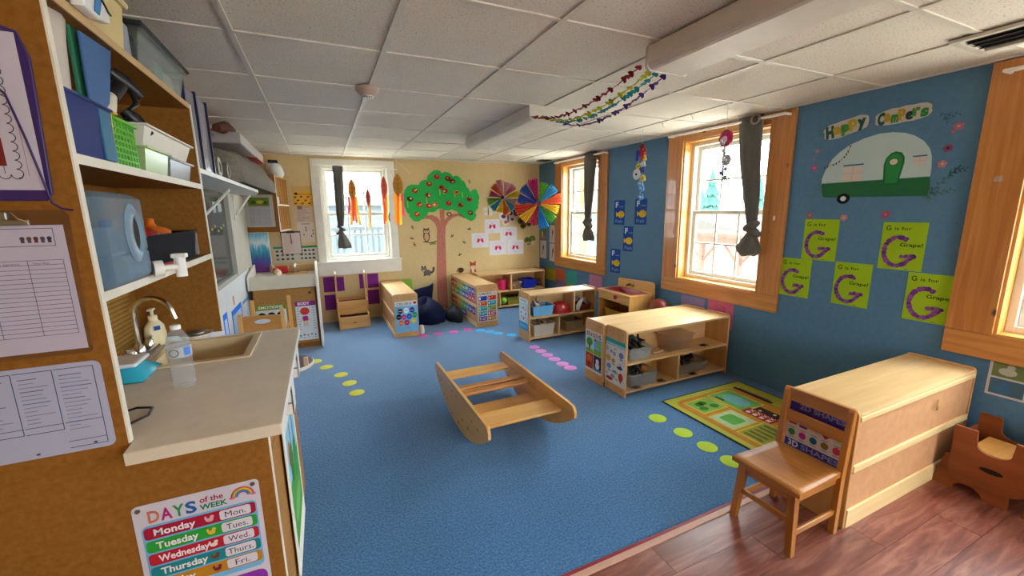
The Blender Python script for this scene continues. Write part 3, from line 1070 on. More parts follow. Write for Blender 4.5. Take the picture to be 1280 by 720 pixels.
# ------------------------------------------------------------------ rocking boat on the carpet
t = thing('rocking_boat', 'birch rocking boat with curved sides on the open carpet', 'rocking boat', (1.055, 2.60, 0))
def rock_pts():
    pts = []
    n = 22
    for i in range(n + 1):
        s = -1 + 2 * i / n
        y = 2.61 + 0.60 * s
        z = 0.215 * (abs(s) ** 2.3)
        pts.append((y, z))
    for k in range(1, 7):
        a = -0.5 + k * 0.36
        pts.append((3.165 + 0.045 * math.cos(a), 0.245 + 0.045 * math.sin(a)))
    pts2 = []
    for k in range(1, 7):
        a = 1.57 + k * 0.34
        pts2.append((2.055 + 0.045 * math.cos(a), 0.245 + 0.045 * math.sin(a)))
    return pts + [(3.1, 0.291), (2.1, 0.291)] + pts2
RP = rock_pts()
BYZ = birch('y')
for x0 in (0.755, 1.335):
    q = MB(); q.prism(RP, x0, x0 + 0.02, BYZ, 'yz', 0.004)
    sp = q.build('curved_side', t)
    for (y, z) in ((3.13, 0.19), (3.04, 0.19), (2.95, 0.105), (2.87, 0.105), (2.72, 0.225), (2.63, 0.225), (2.75, 0.04), (2.60, 0.04), (2.5, 0.105), (2.38, 0.105), (2.30, 0.19), (2.19, 0.19)):
        q = MB()
        x = x0 - 0.001 if x0 < 1 else x0 + 0.021
        q.cyl((x, y, z), (x + (0.004 if x0 < 1 else -0.004), y, z), 0.008, flat('4a2c14', 0.5), 8)
        q.build('bolt', sp)
BXX = birch('x')
for nm, y0, y1, z in (('seat', 3.0, 3.14, 0.19), ('seat', 2.165, 2.345, 0.19), ('step', 2.83, 2.965, 0.105), ('step', 2.42, 2.655, 0.098), ('floor_slat', 2.665, 2.78, 0.022)):
    q = MB(); q.box(0.775, y0, z, 1.335, y1, z + 0.018, BXX, 0.003); q.build(nm, t)
for y in (2.745, 2.645):
    q = MB(); q.box(0.775, y - 0.03, 0.212, 1.335, y + 0.03, 0.232, oak('x'), 0.008); q.build('hand_rail', t)

# ------------------------------------------------------------------ wooden chair by the near shelf
t = thing('school_chair', 'oak school chair with slatted back in front of the shapes poster', 'chair', (1.90, 1.05, 0))
OZ, OX, OY = oak('z'), oak('x'), oak('y')
def leg(x0, y0, x1, y1, z1, w, nm='leg'):
    q = MB()
    vs = []
    for (cx, cy, z, k) in ((x0, y0, 0.0, 0.8), (x1, y1, z1, 1.0)):
        for a, b in ((-1, -1), (1, -1), (1, 1), (-1, 1)):
            vs.append((cx + a * w * k, cy + b * w * k, z))
    q.add(vs, [(3, 2, 1, 0), (4, 5, 6, 7)] + [(i, (i + 1) % 4, (i + 1) % 4 + 4, i + 4) for i in range(4)], OZ)
    return q.build(nm, t)
leg(1.738, 0.915, 1.752, 0.935, 0.285, 0.017)
leg(1.738, 1.185, 1.752, 1.165, 0.285, 0.017)
for y in (0.912, 1.192):
    q = MB()
    pts = [(2.035, 0.0), (2.065, 0.0), (2.068, 0.28), (2.094, 0.60), (2.088, 0.612), (2.072, 0.612), (2.064, 0.60), (2.036, 0.29)]
    q.prism(pts, y - 0.013, y + 0.013, OZ, 'xz', 0.003)
    q.build('back_post', t)
q = MB()
n, mm = 9, 9
vs, fs = [], []
for side in (0, 1):
    for i in range(n):
        for j in range(mm):
            u, v = i / (n - 1), j / (mm - 1)
            wy = 0.158 - 0.012 * u
            x = 1.722 + 0.33 * u
            y = 1.052 + wy * (2 * v - 1)
            dish = 0.012 * math.sin(PI * min(1, max(0, u))) * (0.35 + 0.65 * math.sin(PI * v))
            zz = 0.318 - dish - (0.006 if u == 0 else 0) if side == 0 else 0.292
            vs.append((x, y, zz))
for side in (0, 1):
    o = side * n * mm
    for i in range(n - 1):
        for j in range(mm - 1):
            f = (o + i * mm + j, o + (i + 1) * mm + j, o + (i + 1) * mm + j + 1, o + i * mm + j + 1)
            fs.append(f if side == 0 else f[::-1])
ed = [i * mm for i in range(n)] + [(n - 1) * mm + j for j in range(1, mm)] + [i * mm + mm - 1 for i in range(n - 2, -1, -1)] + [j for j in range(mm - 2, 0, -1)]
for a, b in zip(ed, ed[1:] + ed[:1]):
    fs.append((a, a + n * mm, b + n * mm, b))
q.add(vs, fs, wood('b8782f', '8d551c', 'y', 0.5, 1.0, 0.1), True)
o = q.build('seat', t)
for p in o.data.polygons:
    p.use_smooth = abs(p.normal.z) > 0.6
for nm, b in (('apron', (1.745, 0.93, 0.245, 1.76, 1.17, 0.293)), ('apron', (1.755, 0.918, 0.25, 2.04, 0.932, 0.293)), ('apron', (1.755, 1.172, 0.25, 2.04, 1.186, 0.293)),
              ('stretcher', (1.738, 0.93, 0.14, 1.752, 1.17, 0.165)), ('stretcher', (1.745, 0.908, 0.095, 2.05, 0.922, 0.122)), ('stretcher', (1.745, 1.178, 0.095, 2.05, 1.192, 0.122))):
    q = MB(); q.box(*b, OY if b[4] - b[1] > 0.1 else OX, 0.003); q.build(nm, t)
for z0, z1, x in ((0.545, 0.612, 2.078), (0.44, 0.50, 2.068)):
    q = MB(); q.box(x - 0.006, 0.92, z0, x + 0.008, 1.185, z1, OY, 0.004); q.build('back_slat', t)

# ------------------------------------------------------------------ toddler cube chairs near the window wall
CM = wood('8d4a20', '6a3313', 'y', 0.45, 0.6, 0.1)
def cube_chair(label, dy):
    t = thing('cube_chair', label, 'chair', (3.1, 0.70 + dy, 0), 'brown plywood toddler chairs')
    def horn(x, y0, y1, th=0.016):
        a = y1 - y0
        cy = (y0 + y1) / 2
        pts = [(y1, 0.365), (y1 - 0.085, 0.365), (y1 - 0.09, 0.30)]
        pts += [(cy + 0.062 * math.cos(k * PI / 8 ), 0.29 - 0.035 * math.sin(k * PI / 8)) for k in range(0, 9)]
        pts += [(y0 + 0.085, 0.365), (y0, 0.365), (y0 + 0.012, 0.15), (y0 + 0.03, 0.105), (y0 + 0.06, 0.085), (y1 - 0.06, 0.065), (y1 - 0.02, 0.08), (y1 - 0.005, 0.11)]
        q = MB(); q.prism(pts, x, x + th, CM, 'yz', 0.002)
        return q.build('side_panel', t)
    y0, y1 = 0.545 + dy, 0.845 + dy
    p = horn(2.945, y0, y1)
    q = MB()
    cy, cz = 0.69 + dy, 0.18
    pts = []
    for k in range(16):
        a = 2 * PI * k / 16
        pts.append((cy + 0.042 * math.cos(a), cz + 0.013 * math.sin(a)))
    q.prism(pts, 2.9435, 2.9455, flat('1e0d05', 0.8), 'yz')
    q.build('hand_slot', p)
    horn(3.245, y0, y1)
    for x in (2.965, 3.225):
        pts = [(0.90 + dy, 0.0), (0.82 + dy, 0.0), (0.815 + dy, 0.03), (0.79 + dy, 0.05), (0.745 + dy, 0.05), (0.715 + dy, 0.03), (0.705 + dy, 0.0), (0.62 + dy, 0.0), (0.625 + dy, 0.16), (0.64 + dy, 0.19), (0.845 + dy, 0.19), (0.865 + dy, 0.185)]
        q = MB(); q.prism(pts, x, x + 0.016, CM, 'yz', 0.002); q.build('leg_panel', t)
    q = MB(); q.box(2.981, 0.60 + dy, 0.235, 3.225, 0.79 + dy, 0.252, birch('x'), 0.003); q.build('seat', t, label='paler seat board')
    q = MB(); q.box(2.981, 0.85 - 0.015 + dy, 0.06, 3.225, 0.845 + dy, 0.30, CM, 0.002); q.build('back_board', t)
cube_chair('brown plywood toddler chair with curved cutouts against the nearest shelf', 0.0)
cube_chair('second brown plywood toddler chair, mostly cut off by the photo edge', -0.325)
# ------------------------------------------------------------------ the kitchenette unit on the left
t = thing('kitchenette_cabinet', 'tall brown particle board sink cabinet with open upper shelves', 'cabinet', (-0.50, 1.75, 0))
K0, K1, KF, KB = 1.235, 2.33, -0.478, -0.775
q = MB()
q.prism([(-1.35, 0), (-0.187, 0), (-0.187, 0.918), (KF, 0.918), (KF, 2.02), (-1.35, 2.02)], K0, K0 + 0.016, M_BOARD, 'xz')
side = q.build('end_panel', t)
q = MB(); q.box(KF, K0, 0.952, KF + 0.004, K0 + 0.018, 2.0, M_EDGE); q.build('edge_band', side, label='cream edge band')
q = MB(); q.box(-0.187, K0, 0.0, -0.184, K0 + 0.016, 0.918, M_EDGE); q.build('edge_band', side, label='cream edge band')
q = MB(); q.box(KB, K1 - 0.016, 0.952, KF, K1, 1.9755, M_BOARD); fp = q.build('end_panel', t)
q = MB(); q.box(KF, K1 - 0.018, 0.952, KF + 0.004, K1, 1.9755, M_EDGE); q.build('edge_band', fp, label='cream edge band')
for nm, z in (('shelf_board', 1.637), ('shelf_board', 1.325), ('top_board', 1.975)):
    q = MB(); q.box(KB, K0 + 0.016, z - 0.02, KF - 0.001, K1 - 0.016, z, M_BOARD); sb = q.build(nm, t)
    q = MB(); q.box(KF - 0.001, K0 + 0.016, z - 0.021, KF + 0.003, K1 - 0.016, z + 0.001, flat('c9a878', 0.5) if nm == 'top_board' else M_EDGE); q.build('edge_band', sb)
q = MB(); q.box(KB - 0.014, K0 + 0.016, 0.952, KB, K1 - 0.016, 1.975, M_BOARD); q.build('back_panel', t)
# base: carcass, kick, doors
q = MB(); q.box(-0.775, K0 + 0.02, 0.10, -0.215, 2.22, 0.72, flat('3c2a16', 0.8)); q.build('carcass', t)
q = MB(); q.box(-0.235, K0 + 0.02, 0.0, -0.225, 2.22, 0.10, flat('b98f5a', 0.6)); q.build('kick_board', t)
BDM = speckle('cabinet_door_board', 'b07e40', '9c6c30', 60, 0.5, 0.5, 0.05, 0.2, 0.001, 0.08)
q = MB(); q.box(-0.215, 2.205, 0.1, -0.775, 2.222, 0.918, M_BOARD); q.build('end_panel', t)
for k, (a, b) in enumerate(((1.262, 1.72), (1.725, 2.20))):
    q = MB(); q.box(-0.213, a, 0.12, -0.195, b, 0.80, BDM, 0.002); d = q.build('door', t)
    q = MB(); q.box(-0.195, b - 0.06 if k == 0 else a + 0.04, 0.60, -0.18, b - 0.045 if k == 0 else a + 0.055, 0.72, M_STEEL, 0.003); q.build('handle', d)
q = MB(); q.box(-0.213, 1.262, 0.805, -0.195, 2.20, 0.915, BDM, 0.002); q.build('drawer_front', t)
# worktop with a cut-out for the basin
t = thing('counter_worktop', 'pale laminate worktop with square edge around the cream sink', 'worktop', (-0.46, 1.72, 0.92))
q = MB()
CX0, CX1, CY0, CY1 = -0.774, -0.147, 1.186, 2.232
SX0, SX1, SY0, SY1 = -0.625, -0.318, 1.845, 2.165
for b in ((KF + 0.006, CY0, SX1 + 0.0, 1.251), (SX1, CY0, CX1, CY1), (KF + 0.006, 1.251, SX1, SY0), (CX0, 1.2515, KF + 0.006, SY0), (CX0, SY1, SX1, CY1), (CX0, SY0, SX0, SY1)):
    q.box(b[0], b[1], 0.92, b[2], b[3], 0.95, M_COUNTER)
q.build('slab', t)
q = MB(); q.box(KF + 0.006, CY0 - 0.002, 0.918, CX1, CY0, 0.9495, flat('d9cdb6', 0.4)); q.build('edge_strip', t)
q = MB(); q.box(CX1, CY0 - 0.002, 0.918, CX1 + 0.003, CY1, 0.9495, flat('eae6dc', 0.35)); q.build('edge_strip', t)
t2 = thing('sink_basin', 'cream sink basin set in the pale worktop', 'sink', (-0.47, 2.0, 0.78))
q = MB(); q.tub(SX0 + 0.004, SY0 + 0.004, 0.80, SX1 - 0.004, SY1 - 0.004, 0.951, flat('d9c49a', 0.25), 0.03, 0.004, 0.022); q.build('bowl', t2)
q = MB(); q.cyl((-0.47, 2.0, 0.805), (-0.47, 2.0, 0.809), 0.035, M_STEEL, 16); q.build('drain', t2)
# tap
t = thing('gooseneck_tap', 'chrome gooseneck tap with lever handles behind the cream sink', 'tap', (-0.69, 2.04, 0.95))
q = MB(); q.box(-0.725, 1.93, 0.951, -0.665, 2.15, 0.972, M_CHROME, 0.008); q.build('base_plate', t)
q = MB()
q.tube([(-0.70, 2.04, 0.965), (-0.70, 2.04, 1.10)] + [(-0.70 + 0.065 - 0.065 * math.cos(a), 2.04 - 0.03 * (1 - math.cos(a)) * 0.5, 1.12 + 0.065 * math.sin(a)) for a in [k * PI / 10 for k in range(0, 10)]] + [(-0.568, 2.01, 1.115), (-0.563, 2.008, 1.095)], 0.009, M_CHROME, 10)
q.lathe([(0.02, 0), (0.018, 0.02), (0.010, 0.03)], (-0.70, 2.04, 0.972), M_CHROME, 14)
q.build('spout', t)
for y, s in ((1.955, -1), (2.125, 1)):
    q = MB()
    q.lathe([(0.016, 0), (0.014, 0.02), (0.010, 0.026)], (-0.695, y, 0.972), M_CHROME, 12)
    q.tube([(-0.695, y, 0.995), (-0.695, y + s * 0.035, 1.005), (-0.695, y + s * 0.065, 1.015)], [0.008, 0.007, 0.009], M_CHROME, 8)
    q.build('lever_handle', t)
# soap pump bottle
t = thing('soap_bottle', 'cream hand soap pump bottle between the tap and the water bottle', 'soap bottle', (-0.69, 2.20, 0.95))
SP = plastic('e9dcb0', 0.3)
q = MB(); q.lathe([(0.030, 0.001), (0.036, 0.01), (0.038, 0.05), (0.034, 0.085), (0.022, 0.105), (0.016, 0.112)], (-0.69, 2.19, 0.95), SP, 20, 1.1, 0.75, 0.9); q.build('body', t)
q = MB()
q.cyl((-0.69, 2.19, 1.062), (-0.69, 2.19, 1.082), 0.016, plastic('efe6c8'), 14)
q.cyl((-0.69, 2.19, 1.082), (-0.69, 2.19, 1.108), 0.006, plastic('efe6c8'), 8)
q.box(-0.70, 2.165, 1.105, -0.68, 2.205, 1.114, plastic('efe6c8'), 0.003)
q.build('pump', t)
q = MB()
vs = []
for i in range(7):
    a = -2.05 + 0.55 * i / 6
    ex, ey = 0.0425 * math.cos(a), 0.0292 * math.sin(a)
    for z in (1.022, 1.040):
        vs.append((-0.69 + ex * math.cos(0.9) - ey * math.sin(0.9), 2.19 + ex * math.sin(0.9) + ey * math.cos(0.9), z))
q.add(vs, [(2 * i, 2 * i + 2, 2 * i + 3, 2 * i + 1) for i in range(6)], paper('2b4f9e'), True)
q.build('label', t, label='small blue label')
# water bottle
t = thing('water_bottle', 'clear ribbed water bottle with white cap on the pale worktop', 'bottle', (-0.457, 1.615, 0.95))
prof = [(0.012, 0.003), (0.026, 0.0), (0.032, 0.008)]
z = 0.012
while z < 0.095:
    prof += [(0.0328, z), (0.0285, z + 0.005)]
    z += 0.0105
prof += [(0.0325, 0.10), (0.0325, 0.138), (0.031, 0.15), (0.024, 0.172), (0.014, 0.188), (0.0125, 0.192)]
q = MB(); q.lathe(prof, (-0.457, 1.615, 0.951), M_PET, 24); q.build('body', t)
q = MB(); q.lathe([(0.0330, 0), (0.0330, 0.034)], (-0.457, 1.615, 1.052), glassy('bottle_wrap', 'dfe6ee', 0.45, 0.1), 24, cap0=False, cap1=False); lb_ = q.build('wrap_label', t)
q = MB()
for a0, a1, col, zz0, zz1 in ((-0.95, -0.25, '5b86d8', 1.056, 1.083),):
    n = 8
    vs = []
    for i in range(n + 1):
        a = a0 + (a1 - a0) * i / n
        for zz in (zz0, zz1):
            vs.append((-0.457 + 0.0334 * math.cos(a), 1.615 + 0.0334 * math.sin(a), zz))
    q.add(vs, [(2 * i, 2 * i + 2, 2 * i + 3, 2 * i + 1) for i in range(n)], paper(col), True)
vs = []
n = 20
for i in range(n):
    a = 2 * PI * i / n
    for k in (1.0, 0.82):
        an = -1.75 + 0.42 * k * math.cos(a)
        vs.append((-0.457 + 0.0335 * math.cos(an), 1.615 + 0.0335 * math.sin(an), 1.069 + 0.0125 * k * math.sin(a)))
q.add(vs, [(2 * i, (2 * i + 2) % (2 * n), (2 * i + 3) % (2 * n), 2 * i + 1) for i in range(n)], paper('4b4e58'), True)
q.build('printed_logo', lb_)
q = MB(); q.lathe([(0.0145, 0), (0.0145, 0.012), (0.012, 0.014)], (-0.457, 1.615, 1.141), plastic('f2f2ee'), 16); q.build('cap', t)
# wipes packet
t = thing('wipes_packet', 'blue and white soft wipes packet against the near cabinet panel', 'packet', (-0.64, 1.80, 0.95))
q = MB()
rn = random.Random(2)
vs, fs = [], []
for j in range(7):
    for i in range(7):
        u, v = i / 6, j / 6
        e = math.sin(PI * min(1, max(0, u))) ** 0.4 * math.sin(PI * v) ** 0.4 if 0 < u < 1 and 0 < v < 1 else 0
        vs.append((-0.74 + 0.15 * u, 1.70 + 0.19 * v, 0.953 + 0.045 * e + rn.uniform(-0.003, 0.003)))
for j in range(6):
    for i in range(6):
        fs.append((j * 7 + i, j * 7 + i + 1, j * 7 + i + 8, j * 7 + i + 7))
q.add(vs, fs, plastic('35b3cf', 0.25), True)
q.add([(x, y, 0.952) for x, y, z in vs], [f[::-1] for f in fs], plastic('35b3cf', 0.25))
q.build('pouch', t)
q = MB()
q.box(-0.735, 1.74, 0.994, -0.615, 1.87, 1.008, plastic('e8eef0', 0.3), 0.006)
q.build('lid', t, label='white lid flap')
mb = MB()
mb.tube([(-0.56, 1.30, 0.954), (-0.52, 1.335, 0.955), (-0.485, 1.39, 0.955), (-0.49, 1.44, 0.956), (-0.53, 1.455, 0.957), (-0.56, 1.44, 0.955)], 0.0035, M_BLACK, 6)
mb.box(-0.575, 1.29, 0.951, -0.545, 1.312, 0.962, M_BLACK, 0.003)
one(mb, 'charging_cable', 'short black cable loop on the worktop by the near cabinet panel', 'cable')
mb = MB()
mb.lathe([(0.03, 0.001), (0.05, 0.004), (0.062, 0.02), (0.064, 0.024), (0.055, 0.02), (0.03, 0.010)], (-0.56, 2.235, 0.951), plastic('e8e4da', 0.25), 20)
mb.lathe([(0.03, 0.02), (0.035, 0.028), (0.0, 0.034)], (-0.56, 2.235, 0.951), M_STEEL, 14)
one(mb, 'sink_strainer_dish', 'small white dish at the far end of the cream sink', 'dish')
# ribbed, golden see-through plate standing behind the tap
t = thing('ribbed_splash_panel', 'golden ribbed plastic panel standing behind the tap', 'panel', (-0.76, 1.75, 0.95))
GM = flat('c9a25a', 0.12, 0.35, 0.15, 0.6)
for i in range(18):
    q = MB()
    z0 = 0.952 + i * 0.018
    q.prism([(-0.772, z0), (-0.764, z0), (-0.757, z0 + 0.008), (-0.764, z0 + 0.016), (-0.772, z0 + 0.016)], 1.27, 2.20, GM, 'xz')
    q.build('rib', t)
q = MB(); q.box(-0.774, 1.268, 0.951, -0.768, 2.205, 1.28, GM); q.build('backing', t)

# ---- on the shelves
# water dispenser jug
t = thing('water_dispenser_jug', 'blue clear square water jug with white spigot on the middle shelf', 'jug', (-0.62, 1.405, 1.326))
q = MB()
x0, x1, y0, y1 = -0.745, -0.462, 1.256, 1.555
def rsq(x0, x1, y0, y1, r, z):
    out = []
    for cx, cy, a in ((x1 - r, y1 - r, 0), (x0 + r, y1 - r, 90), (x0 + r, y0 + r, 180), (x1 - r, y0 + r, 270)):
        for k in range(5):
            q_ = math.radians(a + 22.5 * k)
            out.append((cx + r * math.cos(q_), cy + r * math.sin(q_), z))
    return out
rings = [rsq(x0 + .01, x1 - .01, y0 + .01, y1 - .01, .03, 1.327), rsq(x0, x1, y0, y1, .035, 1.34), rsq(x0, x1, y0, y1, .035, 1.40), rsq(x0 + .003, x1 - .003, y0 + .003, y1 - .003, .035, 1.405), rsq(x0, x1, y0, y1, .035, 1.412), rsq(x0, x1, y0, y1, .035, 1.545), rsq(x0 + .02, x1 - .02, y0 + .02, y1 - .02, .035, 1.56)]
vs = [p for r_ in rings for p in r_]
fs = [list(range(20))[::-1], [len(vs) - 20 + i for i in range(20)]]
for L in range(len(rings) - 1):
    for k in range(20):
        fs.append((L * 20 + k, L * 20 + (k + 1) % 20, (L + 1) * 20 + (k + 1) % 20, (L + 1) * 20 + k))
q.add(vs, fs, M_JUG, False)
q.build('tank', t)
q = MB()
wr = [rsq(x0 + .006, x1 - .006, y0 + .006, y1 - .006, .03, 1.332), rsq(x0 + .006, x1 - .006, y0 + .006, y1 - .006, .03, 1.475)]
vs = wr[0] + wr[1]
q.add(vs, [list(range(20))[::-1], list(range(20, 40))] + [(k, (k + 1) % 20, 20 + (k + 1) % 20, 20 + k) for k in range(20)], glassy('jug_water', 'b9ccd4', 0.8, 0.02))
q.build('water', t)
q = MB()
cy, cz = 1.44, 1.455
ring = [(cy + 0.034 * math.cos(a), cz + 0.052 * math.sin(a)) for a in [2 * PI * k / 20 for k in range(20)]]
ring2 = [(cy + 0.055 * math.cos(a), cz + 0.078 * math.sin(a)) for a in [2 * PI * k / 20 for k in range(20)]]
vs = [(x1 - 0.03, a, b) for a, b in ring] + [(x1 + 0.012, a, b) for a, b in ring] + [(x1 + 0.002, a, b) for a, b in ring2]
fs = [(k, (k + 1) % 20, 20 + (k + 1) % 20, 20 + k) for k in range(20)] + [(20 + k, 20 + (k + 1) % 20, 40 + (k + 1) % 20, 40 + k) for k in range(20)]
q.add(vs, fs, glassy('jug_handle_plastic', 'b5d3e6', 0.66, 0.1), True)
q.add([(x1 + 0.003, cy + (a - cy) * 0.92, cz + (b - cz) * 0.92) for a, b in ring], [list(range(20))], flat('2a1c0e', 0.7))  # flat dark disc paints the shade inside the grip hole
q.build('grip_ring_shade_disc', t)
q = MB()
q.cyl((x1 - 0.003, 1.545, 1.345), (x1 + 0.018, 1.555, 1.345), 0.024, plastic('eceae2'), 14)
q.cyl((x1 + 0.016, 1.555, 1.345), (x1 + 0.055, 1.575, 1.345), 0.010, plastic('eceae2'), 10)
q.cyl((x1 + 0.055, 1.578, 1.315), (x1 + 0.055, 1.578, 1.375), 0.015, plastic('eceae2'), 12)
q.box(x1 + 0.035, 1.565, 1.372, x1 + 0.075, 1.592, 1.386, plastic('eceae2'), 0.004)
q.build('spigot', t, label='white spigot')
q = MB(); q.cyl((-0.62, 1.30, 1.56), (-0.62, 1.30, 1.578), 0.03, plastic('eceae2'), 14); q.build('cap', t)
# black bin with cups
t = thing('cup_bin', 'black bin with clear end on the middle shelf, coloured cups in it', 'bin', (-0.62, 1.93, 1.326))
q = MB(); q.tub(-0.745, 1.62, 1.327, -0.492, 2.17, 1.433, flat('0b0d18', 0.75, spec=0.15), 0.01, 0.004, 0.008); q.build('box', t)
q = MB(); q.box(-0.72, 2.172, 1.335, -0.49, 2.185, 1.425, M_TUB, 0.004); q.build('end_window', t)
for k, (x, y, c, l) in enumerate(((-0.61, 1.70, '1e3a9e', 'blue lidded training cup in the black bin'), (-0.61, 1.80, 'd2571e', 'orange lidded cup next to the blue cup in the black bin'), (-0.61, 1.93, 'b52a1e', 'red orange lidded cup in the middle of the black bin'), (-0.61, 2.07, 'e0701f', 'bright orange lidded cup at the far end of the black bin'))):
    t = thing('training_cup', l, 'cup', (x, y, 1.34), 'coloured cups in the black bin')
    q = MB(); q.lathe([(0.035, 0), (0.05, 0.02), (0.055, 0.10)], (x, y, 1.34), plastic(c), 16); q.build('cup_body', t)
    q = MB(); q.lathe([(0.062, 0.0), (0.062, 0.012), (0.045, 0.024), (0.020, 0.032), (0.015, 0.045), (0.015, 0.056), (0.008, 0.062), (0.0, 0.063)], (x, y, 1.43), plastic(c), 18); q.build('spout_lid', t)
mb = MB(); mb.tube([(-0.50, 1.70, 1.3345), (-0.49, 1.80, 1.3345)], 0.0085, plastic('c4202e'), 10)
mb.tube([(-0.49, 1.80, 1.3345), (-0.488, 1.82, 1.3345)], [0.0085, 0.004], plastic('e9e5de'), 10)
one(mb, 'red_marker', 'red marker at the front of the middle shelf', 'marker')
mb = MB(); mb.lathe([(0.022, 0), (0.026, 0.004), (0.022, 0.010)], (-0.52, 1.61, 1.327), plastic('d8d2c2'), 14)
one(mb, 'small_jar_lid', 'small pale lid by the jug on the middle shelf', 'lid')
mb = MB(); mb.box(-0.774, 2.08, 1.54, -0.77, 2.11, 1.575, M_PET, 0.002); mb.tube([(-0.768, 2.095, 1.57), (-0.755, 2.095, 1.548), (-0.758, 2.095, 1.542)], 0.003, M_PET, 6)
one(mb, 'adhesive_hook', 'clear adhesive hook on the back of the middle shelf', 'hook')
# upper compartment
mb = MB(); mb.tub(-0.75, 1.262, 1.638, -0.482, 1.495, 1.772, plastic('14286e', 0.6), 0.006, 0.003, 0.004)
o = one(mb, 'storage_bin', 'deep blue storage bin on the upper shelf', 'bin')
q = MB(); q.box(-0.487, 1.425, 1.643, -0.4815, 1.49, 1.768, plastic('1f6a8c', 0.5), 0.002); q.build('end_panel', o)
mb = MB()
vs = []
for k, (z, xo, w) in enumerate(((1.70, -0.50, 0.13), (1.80, -0.50, 0.138), (1.90, -0.498, 0.145), (1.953, -0.495, 0.15))):
    for a in range(12):
        th = 2 * PI * a / 12
        vs.append((-0.555 + (0.052 + 0.010 * k / 3) * math.cos(th), 1.335 + w * 0.5 * math.sin(th) + 0.008 * k, z))
fs = [(k * 12 + a, k * 12 + (a + 1) % 12, (k + 1) * 12 + (a + 1) % 12, (k + 1) * 12 + a) for k in range(3) for a in range(12)]
mb.add(vs, fs + [list(range(36, 48))], flat('c9bfb6', 0.9), True)
one(mb, 'paper_towel_roll', 'tall white paper roll standing in the blue storage bin', 'paper roll')
mb = MB()
mb.prism([(1.415, 1.70), (1.46, 1.70), (1.485, 1.775), (1.53, 1.80), (1.60, 1.953), (1.43, 1.945)], -0.498, -0.490, plastic('41689c', 0.6), 'yz', 0.003)
mb.prism([(1.415, 1.70), (1.435, 1.70), (1.52, 1.954), (1.42, 1.954)], -0.515, -0.505, plastic('1f6f4f', 0.5), 'yz', 0.003)
one(mb, 'plastic_folder', 'blue and green plastic folders standing in the blue storage bin', 'folder')
mb = MB(); mb.tub(-0.74, 1.506, 1.638, -0.495, 1.54, 1.775, plastic('e4b24a', 0.4), 0.004)
one(mb, 'narrow_tub', 'yellow narrow tub beside the blue storage bin', 'tub')
# green lattice basket
t = thing('lattice_basket', 'lime green lattice basket on the upper shelf', 'basket', (-0.60, 1.62, 1.638))
GB = plastic('5fc12e', 0.4)
q = MB(); q.box(-0.72, 1.548, 1.638, -0.50, 1.70, 1.644, GB, 0.002); q.build('base', t)
q = MB()
y0, y1, z0, z1 = 1.548, 1.70, 1.644, 1.765
for (a, b, ax) in ((-0.505, None, 'x'), (-0.725, None, 'x')):
    for k in range(8):
        y = y0 + (y1 - y0) * k / 7
        q.box(a, y - 0.003, z0, a + 0.004, y + 0.003, z1, GB)
    for k in range(8):
        z = z0 + (z1 - z0) * k / 7
        q.box(a, y0, z - 0.0028, a + 0.004, y1, z + 0.0028, GB)
for y in (y0, y1 - 0.004):
    for k in range(10):
        x = -0.725 + 0.22 * k / 9
        q.box(x - 0.003, y, z0, x + 0.003, y + 0.004, z1, GB)
    for k in range(8):
        z = z0 + (z1 - z0) * k / 7
        q.box(-0.725, y, z - 0.0028, -0.501, y + 0.004, z + 0.0028, GB)
o = q.build('lattice', t)
q = MB(); q.box(-0.735, 1.54, 1.765, -0.492, 1.555, 1.775, GB, 0.003); q.box(-0.735, 1.695, 1.765, -0.492, 1.71, 1.775, GB, 0.003); q.box(-0.508, 1.555, 1.765, -0.492, 1.695, 1.775, GB, 0.003); q.box(-0.735, 1.555, 1.765, -0.72, 1.695, 1.775, GB, 0.003); q.build('rim', t)
# spray bottle
def spray(label, base, d, k, cb, ch):
    t = thing('spray_bottle', label, 'spray bottle', base)
    d = Vector(d).normalized()
    b = Vector(base)
    u = Vector((0.5, 0.5, -0.35)); u = (u - d * u.dot(d)).normalized()
    q = MB(); q.tube([b, b + d * 0.01 * k, b + d * 0.10 * k, b + d * 0.125 * k, b + d * 0.14 * k], [0.026, 0.030, 0.032, 0.020, 0.014], plastic(cb), 14); q.build('body', t)
    q = MB()
    q.tube([b + d * 0.135 * k, b + d * 0.175 * k], 0.020, plastic(ch), 12)
    h = b + d * 0.19 * k
    q.tube([h - u * 0.035, h, h + u * 0.055], [0.018, 0.024, 0.013], plastic(ch), 10)
    q.tube([h + u * 0.03 - d * 0.01, h + u * 0.055 - d * 0.035, h + u * 0.05 - d * 0.07], [0.008, 0.008, 0.005], plastic(ch), 8)
    q.build('trigger_head', t)
spray('spray bottle with pale body and black trigger leaning over the green basket', (-0.58, 1.56, 1.72), (0.25, 0.62, 0.70), 1.35, 'd8d2c0', '17191e')
spray('dark grey spray bottle leaning lower beside the green basket', (-0.61, 1.625, 1.66), (0.35, 0.72, 0.60), 1.3, '2c3038', '17191e')
mb = MB(); mb.tub(-0.72, 1.735, 1.638, -0.49, 1.96, 1.715, glassy('green_tint_tub', 'cfe6a8', 0.5, 0.2), 0.01)
one(mb, 'lidded_tub', 'clear tub with a green tint, second from the far end of the upper shelf', 'tub')
mb = MB(); mb.tub(-0.72, 1.985, 1.638, -0.49, 2.25, 1.708, M_TUB, 0.01)
one(mb, 'lidded_tub', 'clear tub at the far end of the upper shelf', 'tub')
mb = MB(); mb.tub(-0.72, 1.745, 1.7225, -0.485, 2.26, 1.785, plastic('dcd8cb', 0.4), 0.018)
one(mb, 'storage_tray', 'long off-white tray stacked on two clear tubs', 'tray')
